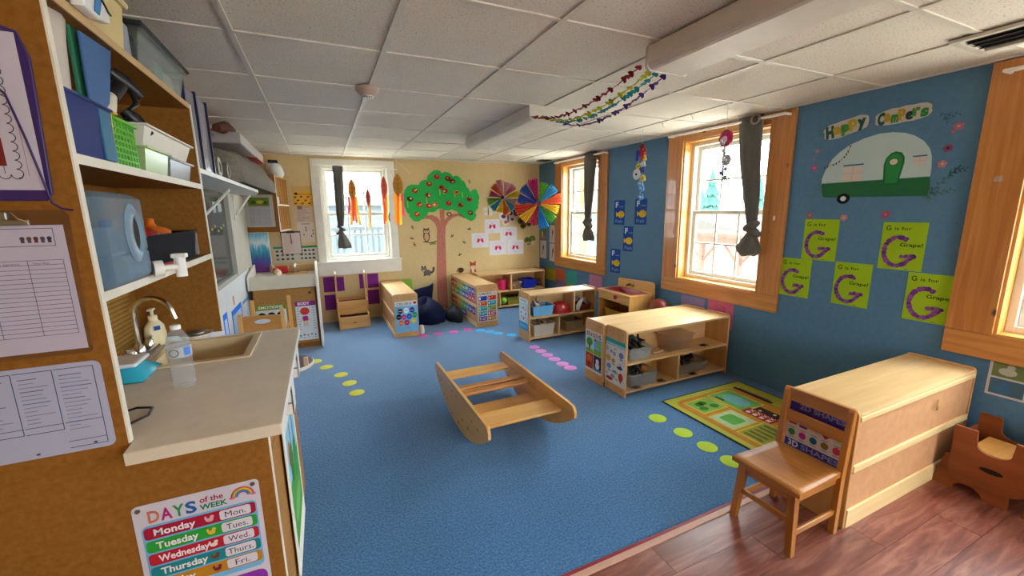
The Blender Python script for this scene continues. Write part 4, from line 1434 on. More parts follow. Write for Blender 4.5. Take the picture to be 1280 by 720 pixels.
# on top of the cabinet
t = thing('storage_tote', 'cream plastic tote on top of the tall cabinet', 'tote', (-0.62, 1.55, 1.976))
q = MB(); q.tub(-0.76, 1.38, 1.977, -0.483, 1.715, 2.11, plastic('d9c48c', 0.4), 0.01); q.build('box', t)
q = MB(); q.box(-0.775, 1.365, 2.112, -0.47, 1.73, 2.128, plastic('dfcd9b', 0.4), 0.006); q.build('lid', t)
mb = MB()
mb.prism([(1.36, 1.977), (1.44, 1.977), (1.50, 1.99), (1.505, 2.02), (1.47, 2.05), (1.40, 2.06), (1.36, 2.03)], -0.478, -0.45, plastic('e8ecee', 0.15), 'yz', 0.006)
mb.prism([(1.405, 1.985), (1.43, 1.985), (1.47, 2.05), (1.44, 2.058)], -0.449, -0.447, plastic('3f86c4', 0.2), 'yz')
mb.tube([(-0.446, 1.45, 2.03), (-0.446, 1.47, 2.02), (-0.446, 1.48, 2.012), (-0.446, 1.495, 2.01)], 0.0025, M_BLACK, 5)
one(mb, 'plastic_pouch', 'shiny white and blue plastic pouch in front of the cream tote', 'pouch')
mb = MB(); mb.box(-0.76, 1.75, 1.976, -0.50, 1.80, 2.09, plastic('8f97a8', 0.4), 0.006)
one(mb, 'grey_box', 'slim blue grey box between the cream tote and the black lidded box', 'box')
t = thing('lidded_storage_box', 'clear storage box with black lid on top of the tall cabinet', 'storage box', (-0.62, 2.08, 1.976))
q = MB(); q.tub(-0.75, 1.84, 1.977, -0.487, 2.34, 2.10, glassy('smoked_tub', 'e6ebe9', 0.93, 0.2), 0.02); q.build('box', t)
q = MB(); q.box(-0.73, 1.87, 1.985, -0.51, 2.05, 2.09, plastic('191b1e', 0.6), 0.01); q.box(-0.70, 2.06, 1.985, -0.515, 2.16, 2.075, plastic('4f8f80', 0.6), 0.005); q.box(-0.71, 2.17, 1.985, -0.52, 2.31, 2.07, plastic('c9b8b0', 0.6), 0.01); q.build('contents', t)
q = MB(); q.box(-0.77, 1.82, 2.106, -0.468, 2.36, 2.122, plastic('1e2123', 0.4), 0.006); q.build('lid', t, label='black lid')

# ---- sheets on the near panel
FP = K0 - 0.0005
t = thing('purple_clipboard', 'purple clipboard with photo page at the top of the near panel', 'clipboard', (-0.60, FP, 1.54))
q = MB()
q.prism([(-0.735, 1.535), (-0.528, 1.535), (-0.516, 1.55), (-0.507, 1.82), (-0.52, 1.868), (-0.56, 1.882), (-0.735, 1.885)], FP - 0.006, FP, plastic('351f63', 0.4), 'xz', 0.002)
q.build('board', t)
p = Print((-0.745, FP - 0.006, 1.545), XA, ZA)
p.rect(0, 0.012, 0.222, 0.318, 'c5c0cf').up()
p.rect(0, 0.305, 0.175, 0.318, 'c5c0cf')
for i in range(14):
    p.up(0); p.arc(0.183, 0.045 + i * 0.018, 0.009, -90, 90, 0.0016, '3a3846', 6)
for i in range(10):
    p.arc(0.02 + i * 0.018, 0.297, 0.009, 0, 180, 0.0016, '3a3846', 6)
    p.arc(0.02 + i * 0.018, 0.043, 0.009, 180, 360, 0.0016, '3a3846', 6)
p.line([(0.165, 0.045), (0.165, 0.29)], 0.0012, '55525f')
p.rect(0.06, 0.06, 0.170, 0.115, '7c2a26'); p.rect(0.06, 0.125, 0.168, 0.18, '3f3020')
p.up().rect(0.135, 0.07, 0.16, 0.1, 'c9a04a').rect(0.13, 0.135, 0.155, 0.165, '8a6a44')
p.arc(0.13, 0.235, 0.022, 0, 360, 0.0025, '7d86b8').arc(0.125, 0.25, 0.014, 0, 360, 0.002, '7d86b8')
p.line([(0.20, 0.04), (0.20, 0.15)], 0.001, '8b8896')
p.build(t)
q = MB(); q.tube([(-0.665, FP - 0.011, 1.875), (-0.60, FP - 0.011, 1.80), (-0.553, FP - 0.011, 1.745), (-0.537, FP - 0.011, 1.66), (-0.522, FP - 0.011, 1.56), (-0.518, FP - 0.010, 1.53), (-0.505, FP - 0.008, 1.518), (-0.488, FP - 0.008, 1.515)], 0.0022, plastic('3d1f63'), 6); q.build('cord', t, label='purple cord')
t = thing('brown_clipboard', 'brown hardboard clipboard with sign-in table on the near panel', 'clipboard', (-0.60, FP, 1.195))
q = MB(); q.prism([(-0.735, 1.193), (-0.512, 1.193), (-0.506, 1.20), (-0.500, 1.505), (-0.51, 1.516), (-0.735, 1.516)], FP - 0.004, FP, wood('7a4d1e', '5f3a14', 'x', 0.5), 'xz'); q.build('board', t)
q = MB(); q.box(-0.70, FP - 0.012, 1.484, -0.56, FP - 0.004, 1.496, M_STEEL, 0.002); q.box(-0.67, FP - 0.014, 1.495, -0.59, FP - 0.004, 1.513, M_STEEL, 0.003); q.tube([(-0.585, FP - 0.01, 1.512), (-0.575, FP - 0.012, 1.498), (-0.56, FP - 0.01, 1.49)], 0.002, M_CHROME, 6); q.build('clip', t)
p = Print((-0.727, FP - 0.004, 1.205), XA, ZA)
W_, H_ = 0.216, 0.279
p.rect(0, 0, W_, H_, 'bdb7c9').up()
p.line([(0.0, 0.235), (0.198, 0.235), (0.198, 0.272), (0.0, 0.272)], 0.0012, '4a4a60')
p.text('Parent Signature', 0.09, 0.1955, 0.0042, '3a3a55', 0.045).text('Time Out', 0.155, 0.1955, 0.0042, '3a3a55', 0.026).text('Time In', 0.058, 0.1955, 0.0042, '3a3a55', 0.022)
for i in range(18):
    z_ = 0.204 - i * 0.0098
    p.line([(0, z_), (0.205, z_)], 0.0010, '4d4d6a')
for u in (0.05, 0.085, 0.148, 0.205):
    p.line([(u, 0.037), (u, 0.204)], 0.0010, '4d4d6a')
for i, c in enumerate(('4a3f4d', '5b4a3f', '6b2f3a', '4d4a52', '3d3a4a')):
    u = 0.148 + i * 0.0105
    p.ell(u, 0.251, 0.0042, 0.0042, c, 8).rect(u - 0.003, 0.242, u + 0.003, 0.248, c)
p.build(t)
q = MB(); q.tube([(-0.71, FP - 0.016, 1.52), (-0.695, FP - 0.016, 1.47), (-0.685, FP - 0.015, 1.42), (-0.687, FP - 0.015, 1.39), (-0.70, FP - 0.015, 1.375)], 0.002, plastic('cfcad0'), 6); q.build('cord', t, label='white cord')
ob, p = sheet('notice_sheet', 'white three column notice sheet with rounded corner on the near panel', 'notice', (-0.735, FP, 0.956), XA, ZA, 0.236, 0.216, 'aeb2c8', r=0.014)
for a, b in ((0.0, 0.085), (0.088, 0.152), (0.155, 0.222)):
    p.line([(a, 0.06 if a < .15 else 0.012), (b, 0.06 if a < .15 else 0.012), (b, 0.205), (a, 0.205)], 0.0016, '3f4a75')
    rn = random.Random(int(a * 1000))
    for i in range(15):
        z_ = 0.19 - i * 0.0095
        if a < 0.15 and z_ < 0.085:
            break
        p.line([(a + 0.006, z_), (a + 0.006 + (b - a - 0.012) * rn.uniform(0.35, 0.98), z_)], 0.0022 if i in (0, 3, 6) else 0.0014, '6a719c')
    p.line([(a, 0.075), (b, 0.075)], 0.0014, '3f4a75')
p.line([(0.155, 0.028), (0.222, 0.028)], 0.0014, '3f4a75')
p.ell(0.10, 0.010, 0.004, 0.003, '55585f', 8).ell(0.2, 0.016, 0.004, 0.003, '55585f', 8)
p.build(ob)
# days of the week
ob, p = sheet('days_poster', 'days of the week chart at the bottom of the near panel', 'poster', (-0.4995, FP, 0.348), XA, ZA, 0.2765, 0.43, 'c9c6d2', r=0.012)
H = 0.43
p.rect(0.012, 0.16, 0.265, H - 0.060, '6fb3dd', 0.014).up()
p.rect(0.008, 0.005, 0.268, 0.148, '8a2fa5', 0.02).up()
for i, c in enumerate('DAYS'):
    p.text(c, 0.030 + i * 0.026, H - 0.052, 0.032, ['c8745c', 'b02377', '2f8a55', '1f5f9e'][i], 0.024, bold=0.03)
p.text('of the', 0.140, H - 0.031, 0.015, 'a11f38', 0.052, bold=0.02).text('WEEK', 0.138, H - 0.052, 0.015, '1e7a5c', 0.062, bold=0.03)
for k, c in enumerate(('c0444f', 'd98a35', 'd8c744', '4f9e58', '4f7ec0', '8b4f9e')):
    p.arc(0.236, H - 0.040, 0.026 - k * 0.0028, 0, 180, 0.003, c, 14)
p.ell(0.212, H - 0.041, 0.008, 0.004, 'd27da6', 10).ell(0.260, H - 0.041, 0.008, 0.004, 'd27da6', 10)
days = [('Monday', 'Mon.', 'a11735'), ('Tuesday', 'Tues.', '2a9a36'), ('Wednesday', 'Wed.', 'b5202f'), ('Thursday', 'Thurs.', '1c7f86'), ('Friday', 'Fri.', 'b87f1e')]
for i, (d, s_, c) in enumerate(days):
    z1 = H - 0.066 - i * 0.0385
    p.rect(0.016, z1 - 0.034, 0.262, z1, c, 0.008)
for i, (d, s_, c) in enumerate(days):
    z1 = H - 0.066 - i * 0.0385
    if i == 0: p.up()
    p.text(d, 0.036, z1 - 0.026, 0.019, 'e8e2e8', [0.088, 0.090, 0.110, 0.102, 0.07][i], bold=0.025)
    p.rect(0.178, z1 - 0.031, 0.250, z1 - 0.003, 'd5d0da', 0.006)
for i, (d, s_, c) in enumerate(days):
    z1 = H - 0.066 - i * 0.0385
    if i == 0: p.up()
    p.text(s_, 0.214, z1 - 0.025, 0.017, '3d3a42', [0.048, 0.050, 0.05, 0.060, 0.034][i], 'c')
    u = 0.155
    cc = ['d9a0a8', 'e2b23a', 'e9d5c9', '6b3f3a', '7a2333'][i]
    p.ell(u, z1 - 0.020, 0.009, 0.006, cc, 10).ell(u + 0.006, z1 - 0.012, 0.005, 0.005, cc, 8).ell(u - 0.008, z1 - 0.013, 0.003, 0.006, cc, 8)
p.build(ob)
for k, (u, v) in enumerate(((0.013, 0.418), (0.262, 0.418))):
    q = MB(); q.cyl((-0.4995 + u, FP - 0.0015, 0.348 + v), (-0.4995 + u, FP - 0.004, 0.348 + v), 0.006, M_STEEL, 10); q.build('pin', ob)

# ---- door front: towel bars, chart on the cabinet front
for k, y in enumerate((1.56, 1.93)):
    mb = MB()
    mb.box(-0.196, y, 0.80, -0.146, y + 0.004, 0.915, flat('e9e6df', 0.3))
    mb.box(-0.1945, y, 0.84, -0.150, y + 0.10, 0.846, flat('3b2a22', 0.4))
    mb.box(-0.1945, y, 0.885, -0.150, y + 0.10, 0.891, flat('3b2a22', 0.4))
    mb.box(-0.150, y, 0.80, -0.146, y + 0.10, 0.915, flat('e9e6df', 0.3))
    one(mb, 'door_hanger', ('white rack on the cabinet front, the one nearer the water bottle end', 'white rack on the cabinet front, the one toward the round stool')[k], 'rack', None)
ob, p = sheet('nature_poster', 'green and blue picture chart on the cabinet front under the worktop', 'poster', (-0.186, 1.50, 0.17), YA, ZA, 0.42, 0.60, 'e7e3d8', 0.004)
p.rect(0.04, 0.10, 0.38, 0.36, '4f9a4a').rect(0.04, 0.36, 0.38, 0.56, '8fc1dd').up().ell(0.15, 0.40, 0.05, 0.08, '2f7a3c').ell(0.27, 0.36, 0.06, 0.09, '3b8a42').ell(0.10, 0.46, 0.03, 0.05, 'b5702f').ell(0.2, 0.2, 0.12, 0.05, '6fb35f')
p.build(ob)
# round brown topped bin beyond the counter
t = thing('pedestal_stool', 'round stool with dark brown seat beyond the end of the worktop', 'stool', (-0.30, 3.24, 0))
q = MB(); q.lathe([(0.075, 0.0), (0.075, 0.012), (0.04, 0.03), (0.028, 0.06), (0.028, 0.395), (0.08, 0.41)], (-0.36, 3.24, 0), flat('b7a48a', 0.5), 24); q.build('pedestal', t)
q = MB(); q.lathe([(0.08, 0.41), (0.165, 0.412), (0.174, 0.42), (0.174, 0.435), (0.166, 0.4405)], (-0.31, 3.24, 0), flat('d9cfc0', 0.4), 30, cap0=False, cap1=False); q.lathe([(0.166, 0.4405), (0.0, 0.4425)], (-0.31, 3.24, 0), flat('54392c', 0.45), 30, cap0=False); q.build('seat', t, label='dark brown round seat with pale rim')
mb = MB(); mb.box(-0.20, 3.12, 0.443, -0.17, 3.155, 0.50, plastic('dcb9a0'), 0.004)
one(mb, 'small_pink_block', 'small pinkish block on the dark round stool seat', 'block')
# ------------------------------------------------------------------ left wall beyond the kitchenette
t = thing('chalkboard_panel', 'dark glassy chalkboard with pale jamb and sill on the left wall', 'chalkboard', (XL, 3.6, 0.95))
q = MB(); q.box(XL + 0.001, 2.36, 0.965, XL + 0.012, 4.56, 1.698, flat('3d4a4c', 0.12, var=0.5, spec=0.6)); q.build('board', t)
q = MB(); q.box(XL + 0.001, 4.561, 0.93, XL + 0.05, 5.42, 1.698, flat('b9b2a2', 0.6), 0.004); q.build('jamb', t)
q = MB(); q.box(XL + 0.001, 2.36, 0.925, XL + 0.045, 4.56, 0.965, flat('a9a498', 0.6), 0.004); q.build('sill', t)
q = MB()
for (y0, z0, w_, h_) in ((4.1, 1.52, 0.1, 0.09), (4.28, 1.53, 0.14, 0.07), (3.7, 1.52, 0.12, 0.12)):
    q.box(XL + 0.0125, y0, z0, XL + 0.0135, y0 + w_, z0 + h_, flat('8f9a9a', 0.5))
for i in range(9):
    q.box(XL + 0.0125, 3.5 + i * 0.11, 1.36 + 0.02 * (i % 3), XL + 0.0135, 3.56 + i * 0.11, 1.38 + 0.02 * (i % 3), flat('a08a45', 0.5))
o = q.build('chalk_marks', t); o['kind'] = 'stuff'
mb = MB(); mb.box(XL + 0.001, 2.34, 0.0, XL + 0.02, 5.36, 0.922, flat('d9dcde', 0.35))
lw = one(mb, 'white_wainscot', 'white smooth panel below the chalkboard on the left wall', 'wall panel')
for k, (y0, y1, z0, z1) in enumerate(((3.86, 4.02, 0.44, 0.71), (4.19, 4.66, 0.36, 0.67))):
    mb = MB()
    c = paper('1f6fe0')
    X = XL + 0.0205
    for b in ((y0, y1, z1 - 0.05, z1), (y0, y0 + 0.03, z0, z1 - 0.05), (y1 - 0.03, y1, z0, z1 - 0.05)):
        mb.box(X, b[0], b[2], X + 0.0012, b[1], b[3], c)
    mb.box(X, y0 + 0.03, z0, X + 0.0006, y1 - 0.03, z1 - 0.05, paper('b9cbe3'))
    one(mb, 'taped_window_shape', ('narrow blue tape frame on the white panel, nearer the counter', 'wide blue tape frame on the white panel, nearer the changing table')[k], 'tape drawing')
mb = MB()
for a, b in ((4.75, 0.65), (4.95, 0.645)):
    mb.box(XL + 0.0205, a, b - 0.03, XL + 0.0215, a + 0.17, b + 0.0, paper('5c9fd0'))
mb.box(XL + 0.0205, 4.32, 0.70, XL + 0.0215, 4.38, 0.78, paper('d98b80'))
one(mb, 'paper_strips', 'small blue and red paper strips stuck on the white panel', 'paper strips')
# white wall shelf with brackets
t = thing('bracket_shelf', 'long white bracketed shelf above the chalkboard', 'wall shelf', (-0.65, 3.5, 1.70))
q = MB(); q.prism([(XL, 2.345), (-0.50, 2.345), (-0.50, 4.5), (-0.60, 5.2), (XL, 5.2)], 1.70, 1.722, M_WHITE, 'xy'); q.build('board', t)
for y in (2.62, 3.75, 4.75):
    bx = XL + (0.014 if y < 4.5 else 0.052)
    q = MB(); q.tube([(bx + 0.012, y, 1.50), (-0.60, y, 1.688)], 0.010, M_WHITE, 6); q.box(bx, y - 0.012, 1.45, bx + 0.006, y + 0.012, 1.699, M_WHITE); q.build('bracket', t)
t = thing('rimmed_tote', 'clear tote with navy rims at the near end of the white shelf', 'tote', (-0.62, 2.7, 1.723))
q = MB(); q.box(-0.77, 2.40, 1.724, -0.515, 2.83, 2.09, glassy('clear_tote', 'd9d6e4', 0.80, 0.15), 0.004); q.build('box', t)
nv = plastic('171a3f')
for (y0, y1) in ((2.40, 2.414), (2.60, 2.616), (2.82, 2.834)):
    q = MB()
    for b in ((-0.775, y0, 1.7235, -0.505, y1, 1.745), (-0.775, y0, 2.075, -0.505, y1, 2.095), (-0.519, y0, 1.745, -0.505, y1, 2.075), (-0.775, y0, 1.745, -0.761, y1, 2.075)):
        q.box(*b, nv)
    q.build('rim', t)
mb = MB(); mb.tube([(-0.60, 2.845, 1.96), (-0.58, 2.98, 1.965), (-0.57, 3.13, 1.975)], [0.03, 0.028, 0.030], M_BLACK, 14)
mb.tube([(-0.59, 2.90, 1.95), (-0.585, 2.905, 1.85), (-0.585, 2.91, 1.735)], 0.018, plastic('d8d4c8'), 10)
mb.lathe([(0.07, 0), (0.07, 0.012)], (-0.585, 2.93, 1.7235), M_BLACK, 14)
one(mb, 'desk_lamp', 'black cylindrical lamp head on a pale post behind the navy rimmed tote', 'lamp')
for k, (y, l) in enumerate(((2.96, 'big grey tape roll standing on the white shelf next to the tote'), (3.22, 'smaller grey tape roll standing on the white shelf next to the cloth'))):
    mb = MB()
    R, r = 0.058, 0.034
    X0, X1 = -0.575, -0.52
    n = 22
    vs = []
    for x, rr in ((X0, r), (X0, R), (X1, R), (X1, r)):
        for i in range(n):
            a = 2 * PI * i / n
            vs.append((x, y + 0.085 + rr * math.cos(a), 1.782 + rr * math.sin(a)))
    fs = [(L * n + i, L * n + (i + 1) % n, ((L + 1) % 4) * n + (i + 1) % n, ((L + 1) % 4) * n + i) for L in range(4) for i in range(n)]
    mb.add(vs, fs, flat('7d776a', 0.4))
    o = one(mb, 'tape_roll', l, 'tape roll')
    q = MB(); q.tube([(X1 + 0.001, y + 0.085 + 0.036 * math.cos(2 * PI * i / n), 1.782 + 0.036 * math.sin(2 * PI * i / n)) for i in range(n)], 0.003, flat('c9c6bd', 0.3, 0.5), 6, closed=True); q.build('core_ring', o)
# grey cloth heaped over the shelf end
mb = MB()
rn = random.Random(11)
nu, nv_ = 16, 12
vs = []
for i in range(nu):
    for j in range(nv_):
        u, v = i / (nu - 1), j / (nv_ - 1)
        a = PI * v
        y = 3.42 + 1.95 * u
        hgt = (0.26 + 0.03 * u) * (math.sin(PI * min(1, 0.12 + 0.88 * u)) ** 0.25 if u < 1 else 0.75)
        fold = 0.018 * math.sin(9 * u + 5 * v) + 0.012 * math.sin(23 * u - 7 * v)
        x = -0.605 + (0.14 + 0.04 * u) * math.cos(a)
        z = 1.724 + hgt * math.sin(a) ** 0.55 + fold * math.sin(a)
        vs.append((x, y, z))
fs = [(i * nv_ + j, (i + 1) * nv_ + j, (i + 1) * nv_ + j + 1, i * nv_ + j + 1) for i in range(nu - 1) for j in range(nv_ - 1)]
fs += [[j for j in range(nv_)], [(nu - 1) * nv_ + j for j in range(nv_)][::-1], [i * nv_ for i in range(nu)][::-1], [i * nv_ + nv_ - 1 for i in range(nu)]]
mb.add(vs, fs, speckle('grey_felt', '8b8478', '7a7368', 60, 0.5, 0.95, 0.2, 0.2), True)
one(mb, 'grey_cloth', 'grey cloth heaped over the far part of the white shelf', 'cloth')
t = thing('storage_tray_stack', 'clear tray with red rim lying on the grey cloth', 'tray', (-0.62, 4.55, 2.0))
q = MB(); q.box(-0.76, 3.85, 2.035, -0.50, 5.25, 2.12, glassy('clear_tote2', 'd4d0d0', 0.4, 0.2), 0.01); q.build('tray', t)
q = MB(); q.box(-0.66, 4.7, 2.026, -0.494, 5.26, 2.0345, plastic('b3223a'), 0.002); q.build('red_rim', t, label='red lower rim')
mb = MB(); mb.tube([(-0.63, 3.75, 2.125), (-0.6, 3.9, 2.15), (-0.6, 4.05, 2.15), (-0.62, 4.2, 2.135)], [0.03, 0.05, 0.05, 0.02], flat('5a3326', 0.6), 10)
mb.tube([(-0.68, 3.95, 2.14), (-0.66, 4.1, 2.155), (-0.65, 4.3, 2.135)], [0.02, 0.03, 0.015], flat('a33a34', 0.6), 8)
one(mb, 'toy_cloths', 'brown and red bits of cloth on top of the clear tray', 'cloth')
# wall cubby with brown side
t = thing('wall_cubby', 'brown wall cubby with upright slats near the white window', 'cubby', (-0.62, 5.5, 1.30))
t.rotation_euler = (0, 0, math.radians(-7.5))
CB = M_BOARD
CL = wood('d29c55', 'b57f3b', 'z', 0.45, 0.8)
def cb(nm, x0, y0, z0, x1, y1, z1, mat, parent=t, bev=0.0):
    q = MB(); q.box(x0, y0, z0, x1, y1, z1, mat, bev)
    return q.build(nm, parent, local=True)
cb('side_panel', -0.19, 0, 0, 0.185, 0.016, 0.64, CB)
cb('edge_band', 0.185, 0, 0, 0.189, 0.018, 0.64, M_EDGE)
cb('side_panel', -0.19, 0.60, 0, 0.185, 0.616, 0.64, CL)
cb('back_panel', -0.19, 0.016, 0, -0.178, 0.60, 0.64, CL)
for z in (0.0, 0.30, 0.624):
    cb('shelf_board', -0.178, 0.016, z, 0.187, 0.60, z + 0.016, M_EDGE if z < 0.5 else CL)
for i in range(1, 5):
    y = 0.016 + 0.584 * i / 5
    cb('slat', -0.178, y - 0.006, 0.016, 0.18, y + 0.006, 0.30, CL)
    cb('slat', -0.178, y - 0.006, 0.316, 0.18, y + 0.006, 0.624, CL)
mb = MB(); mb.box(-0.47, 5.56, 1.318, -0.435, 5.60, 1.40, plastic('c9ced6'), 0.004); mb.box(-0.468, 5.562, 1.40, -0.437, 5.598, 1.43, plastic('3f63b5'), 0.004)
one(mb, 'glue_bottle', 'small white bottle with blue cap in the wall cubby', 'bottle')
mb = MB(); mb.box(-0.50, 5.56, 1.62, -0.42, 5.60, 1.70, plastic('d9dbd8'), 0.01)
one(mb, 'white_cup', 'white cup on the upper board of the wall cubby', 'cup')
mb = MB()
for k in range(5):
    mb.ball((-0.46 + 0.03 * math.cos(k * 2.1), 5.70 + 0.06 * k, 2.02 + 0.03 * math.sin(k * 1.7)), (0.075, 0.075, 0.075), glassy('plastic_bag', 'f4f4f2', 0.25, 0.2), 10, 7)
mb.box(-0.50, 5.66, 2.09, -0.40, 5.86, 2.125, plastic('26282c'), 0.006)
one(mb, 'plastic_bag', 'white plastic bag with black item on top of the wall cubby', 'bag')
# calendar on the brown side
c7, s7 = math.cos(math.radians(-7.5)), math.sin(math.radians(-7.5))
def cub(x, z):
    return (-0.62 + x * c7, 5.4995 + x * s7 - 0.001, 1.30 + z)
ob, p = sheet('wall_calendar', 'calendar page in a white sleeve on the brown cubby side', 'calendar', cub(-0.145, 0.06), (c7, s7, 0), ZA, 0.29, 0.36, 'bdb6ab')
p.rect(0.04, 0.015, 0.25, 0.33, 'a09b98').up().rect(0.04, 0.235, 0.25, 0.33, '6d7f23').rect(0.045, 0.02, 0.245, 0.225, 'aaa6ab').up().ell(0.09, 0.275, 0.03, 0.02, '3f5a1c').ell(0.16, 0.28, 0.04, 0.018, 'c0ae3f').ell(0.21, 0.27, 0.025, 0.02, '3f5a1c')
for i in range(4):
    for j in range(3):
        p.rect(0.07 + j * 0.06, 0.05 + i * 0.045, 0.085 + j * 0.06, 0.055 + i * 0.045, '7d7a85')
p.build(ob)
# painting standing against the wall behind the changing table
t = thing('abstract_painting', 'blue, white and purple abstract painting behind the changing table', 'painting', (-0.685, 5.60, 0.82))
q = MB(); q.box(-0.785, 5.605, 0.82, -0.575, 5.62, 1.295, paper('e9e6df')); q.build('canvas', t)
def paint_mat():
    m, nt, bs = _new('abstract_paint')
    tc = N(nt, 'ShaderNodeTexCoord')
    sp = N(nt, 'ShaderNodeSeparateXYZ')
    nt.links.new(tc.outputs['Object'], sp.inputs['Vector'])
    mp = N(nt, 'ShaderNodeMapping'); mp.inputs['Scale'].default_value = (38, 1, 5)
    nt.links.new(tc.outputs['Object'], mp.inputs['Vector'])
    f = noise(nt, mp.outputs['Vector'], 1.0, 4.0, 0.6)
    a = N(nt, 'ShaderNodeMath', operation='MULTIPLY_ADD'); a.inputs[1].default_value = 0.62; 
    nt.links.new(f, a.inputs[0])
    b = N(nt, 'ShaderNodeMath', operation='MULTIPLY_ADD'); b.inputs[1].default_value = 2.0; b.inputs[2].default_value = -0.31
    nt.links.new(sp.outputs['Z'], b.inputs[0])
    nt.links.new(b.outputs['Value'], a.inputs[2])
    c = ramp(nt, a.outputs['Value'], [(0.12, lin('6a1f7f')), (0.26, lin('4a3a96')), (0.36, lin('1f5f92')), (0.55, lin('3fa3c4')), (0.70, lin('d5e6ea')), (0.86, lin('7fc2d6')), (0.98, lin('58afcf'))])
    nt.links.new(c, bs.inputs['Base Color'])
    bs.inputs['Roughness'].default_value = 0.5
    return m
q = MB(); q.add([(-0.78, 5.6035, 0.825), (-0.58, 5.6035, 0.825), (-0.58, 5.6035, 1.29), (-0.78, 5.6035, 1.29)], [(0, 1, 2, 3)], paint_mat()); q.build('paint_layer', t)
# changing table
CT = (-0.425, 5.06, 0)
t = thing('changing_table', 'brown changing table with white top rails and play sink on it', 'changing table', CT)
q = MB(); q.box(-0.735, 5.085, 0.0, -0.125, 5.58, 0.70, M_BOARD); q.build('cabinet_body', t)
q = MB(); q.box(-0.725, 5.068, 0.06, -0.135, 5.084, 0.69, speckle('changing_door', 'b08145', 'a17338', 60, 0.5, 0.5, 0.05, 0.2)); d = q.build('door', t)
q = MB(); q.lathe([(0.008, 0), (0.008, 0.012), (0.016, 0.018), (0.014, 0.026), (0, 0.028)], (0, 0, 0), flat('4b3a2c', 0.4), 12); q.v = [(-0.185 + x, 5.068 - z, 0.635 + y) for x, y, z in q.v]; q.build('knob', d)
q = MB(); q.box(-0.745, 5.05, 0.70, -0.115, 5.075, 0.845, flat('d9cdb6', 0.45), 0.003); q.build('front_rail', t)
q = MB(); q.box(-0.735, 5.076, 0.70, -0.125, 5.58, 0.815, M_WHITE); q.build('top_board', t)
for x0, x1, nm in ((-0.765, -0.746, 'left'), (-0.114, -0.092, 'right')):
    q = MB()
    if nm == 'left':
        q.prism([(5.04, 0.70), (5.60, 0.70), (5.60, 0.925), (5.50, 0.925), (5.05, 0.855)], x0, x1, M_WHITE, 'yz', 0.002)
    else:
        q.prism([(5.02, 0.0), (5.60, 0.0), (5.60, 0.93), (5.40, 0.925), (5.05, 0.84), (5.02, 0.82)], x0, x1, M_WHITE, 'yz', 0.002)
    q.build('side_rail', t)
q = MB(); q.box(-0.60, 5.582, 0.70, -0.115, 5.60, 0.90, flat('c9a972', 0.5), 0.003); q.build('splash_rail', t)
ob, p = sheet('pink_chart', 'pink and white paper chart on the right side of the changing table', 'chart', (-0.0915, 5.08, 0.12), YA, ZA, 0.40, 0.60, 'ead9d9')
rn = random.Random(8)
for i in range(9):
    p.rect(0.04 + 0.1 * rn.random(), 0.04 + i * 0.06, 0.25 + 0.1 * rn.random(), 0.075 + i * 0.06, ['d0809a', 'c46a7f', 'e0a0b0'][i % 3])
p.build(ob)
t = thing('toy_sink', 'tan inset toy sink with chrome tap on the changing table', 'sink', (-0.30, 5.36, 0.816))
q = MB(); q.box(-0.42, 5.22, 0.8165, -0.19, 5.44, 0.826, flat('b98f52', 0.4), 0.003); q.build('basin_rim', t)
q = MB(); q.tube([(-0.33, 5.45, 0.817), (-0.33, 5.45, 0.88), (-0.33, 5.43, 0.905), (-0.33, 5.40, 0.90), (-0.33, 5.39, 0.88)], 0.010, M_CHROME, 8); q.ball((-0.33, 5.45, 0.91), 0.022, M_CHROME, 10, 7); q.box(-0.38, 5.442, 0.817, -0.28, 5.467, 0.83, flat('6d4a26', 0.4), 0.003); q.build('tap', t)
mb = MB(); mb.box(-0.555, 5.44, 0.8165, -0.40, 5.52, 0.905, plastic('b31f24', 0.4), 0.008)
one(mb, 'red_caddy', 'red plastic box on the changing table behind the bowling pin', 'box')
mb = MB()
mb.tube([(-0.47, 5.20, 0.850), (-0.485, 5.225, 0.86), (-0.505, 5.26, 0.875), (-0.525, 5.30, 0.895), (-0.54, 5.33, 0.915), (-0.555, 5.355, 0.935)], [0.026, 0.033, 0.030, 0.018, 0.011, 0.014], flat('e4d3b4', 0.4), 12)
o = one(mb, 'bowling_pin', 'cream and red toy bowling pin tipped over on the changing table', 'bowling pin')
q = MB(); q.tube([(-0.496, 5.243, 0.869), (-0.512, 5.272, 0.882), (-0.522, 5.292, 0.892)], [0.0335, 0.029, 0.022], plastic('c22a22'), 12, caps=False); q.build('red_band', o, label='red painted band')
# posters on the changing table front
FY = 5.0665
ob, p = sheet('emotions_poster', 'emotions chart with three faces on the changing table door', 'poster', (-0.725, FY, 0.10), XA, ZA, 0.29, 0.44, 'd9dcd6')
p.rect(0, 0.375, 0.29, 0.44, '8a8f2f').up().text('EMOTIONS', 0.145, 0.392, 0.03, 'eceadf', 0.23, 'c', 0.02)
for i, u in enumerate((0.055, 0.145, 0.235)):
    for j in range(3):
        v = 0.31 - j * 0.11
        p.ell(u, v, 0.034, 0.034, ['8d5a3a', 'c98f63', 'd9a57a'][(i + j) % 3], 14)
p.up()
for i, u in enumerate((0.055, 0.145, 0.235)):
    for j in range(3):
        v = 0.31 - j * 0.11
        p.ell(u, v + 0.008, 0.037, 0.032, '2a1a14', 12, 0, 180).ell(u - 0.012, v - 0.004, 0.004, 0.004, '1c1512', 8).ell(u + 0.012, v - 0.004, 0.004, 0.004, '1c1512', 8).arc(u, v - 0.012, 0.012, 200, 340, 0.003, '5a1f1a', 6)
p.build(ob)
ob, p = sheet('body_poster', 'body parts chart with red haired child on the changing table door', 'poster', (-0.345, FY, 0.09), XA, ZA, 0.205, 0.45, 'd3d8dc')
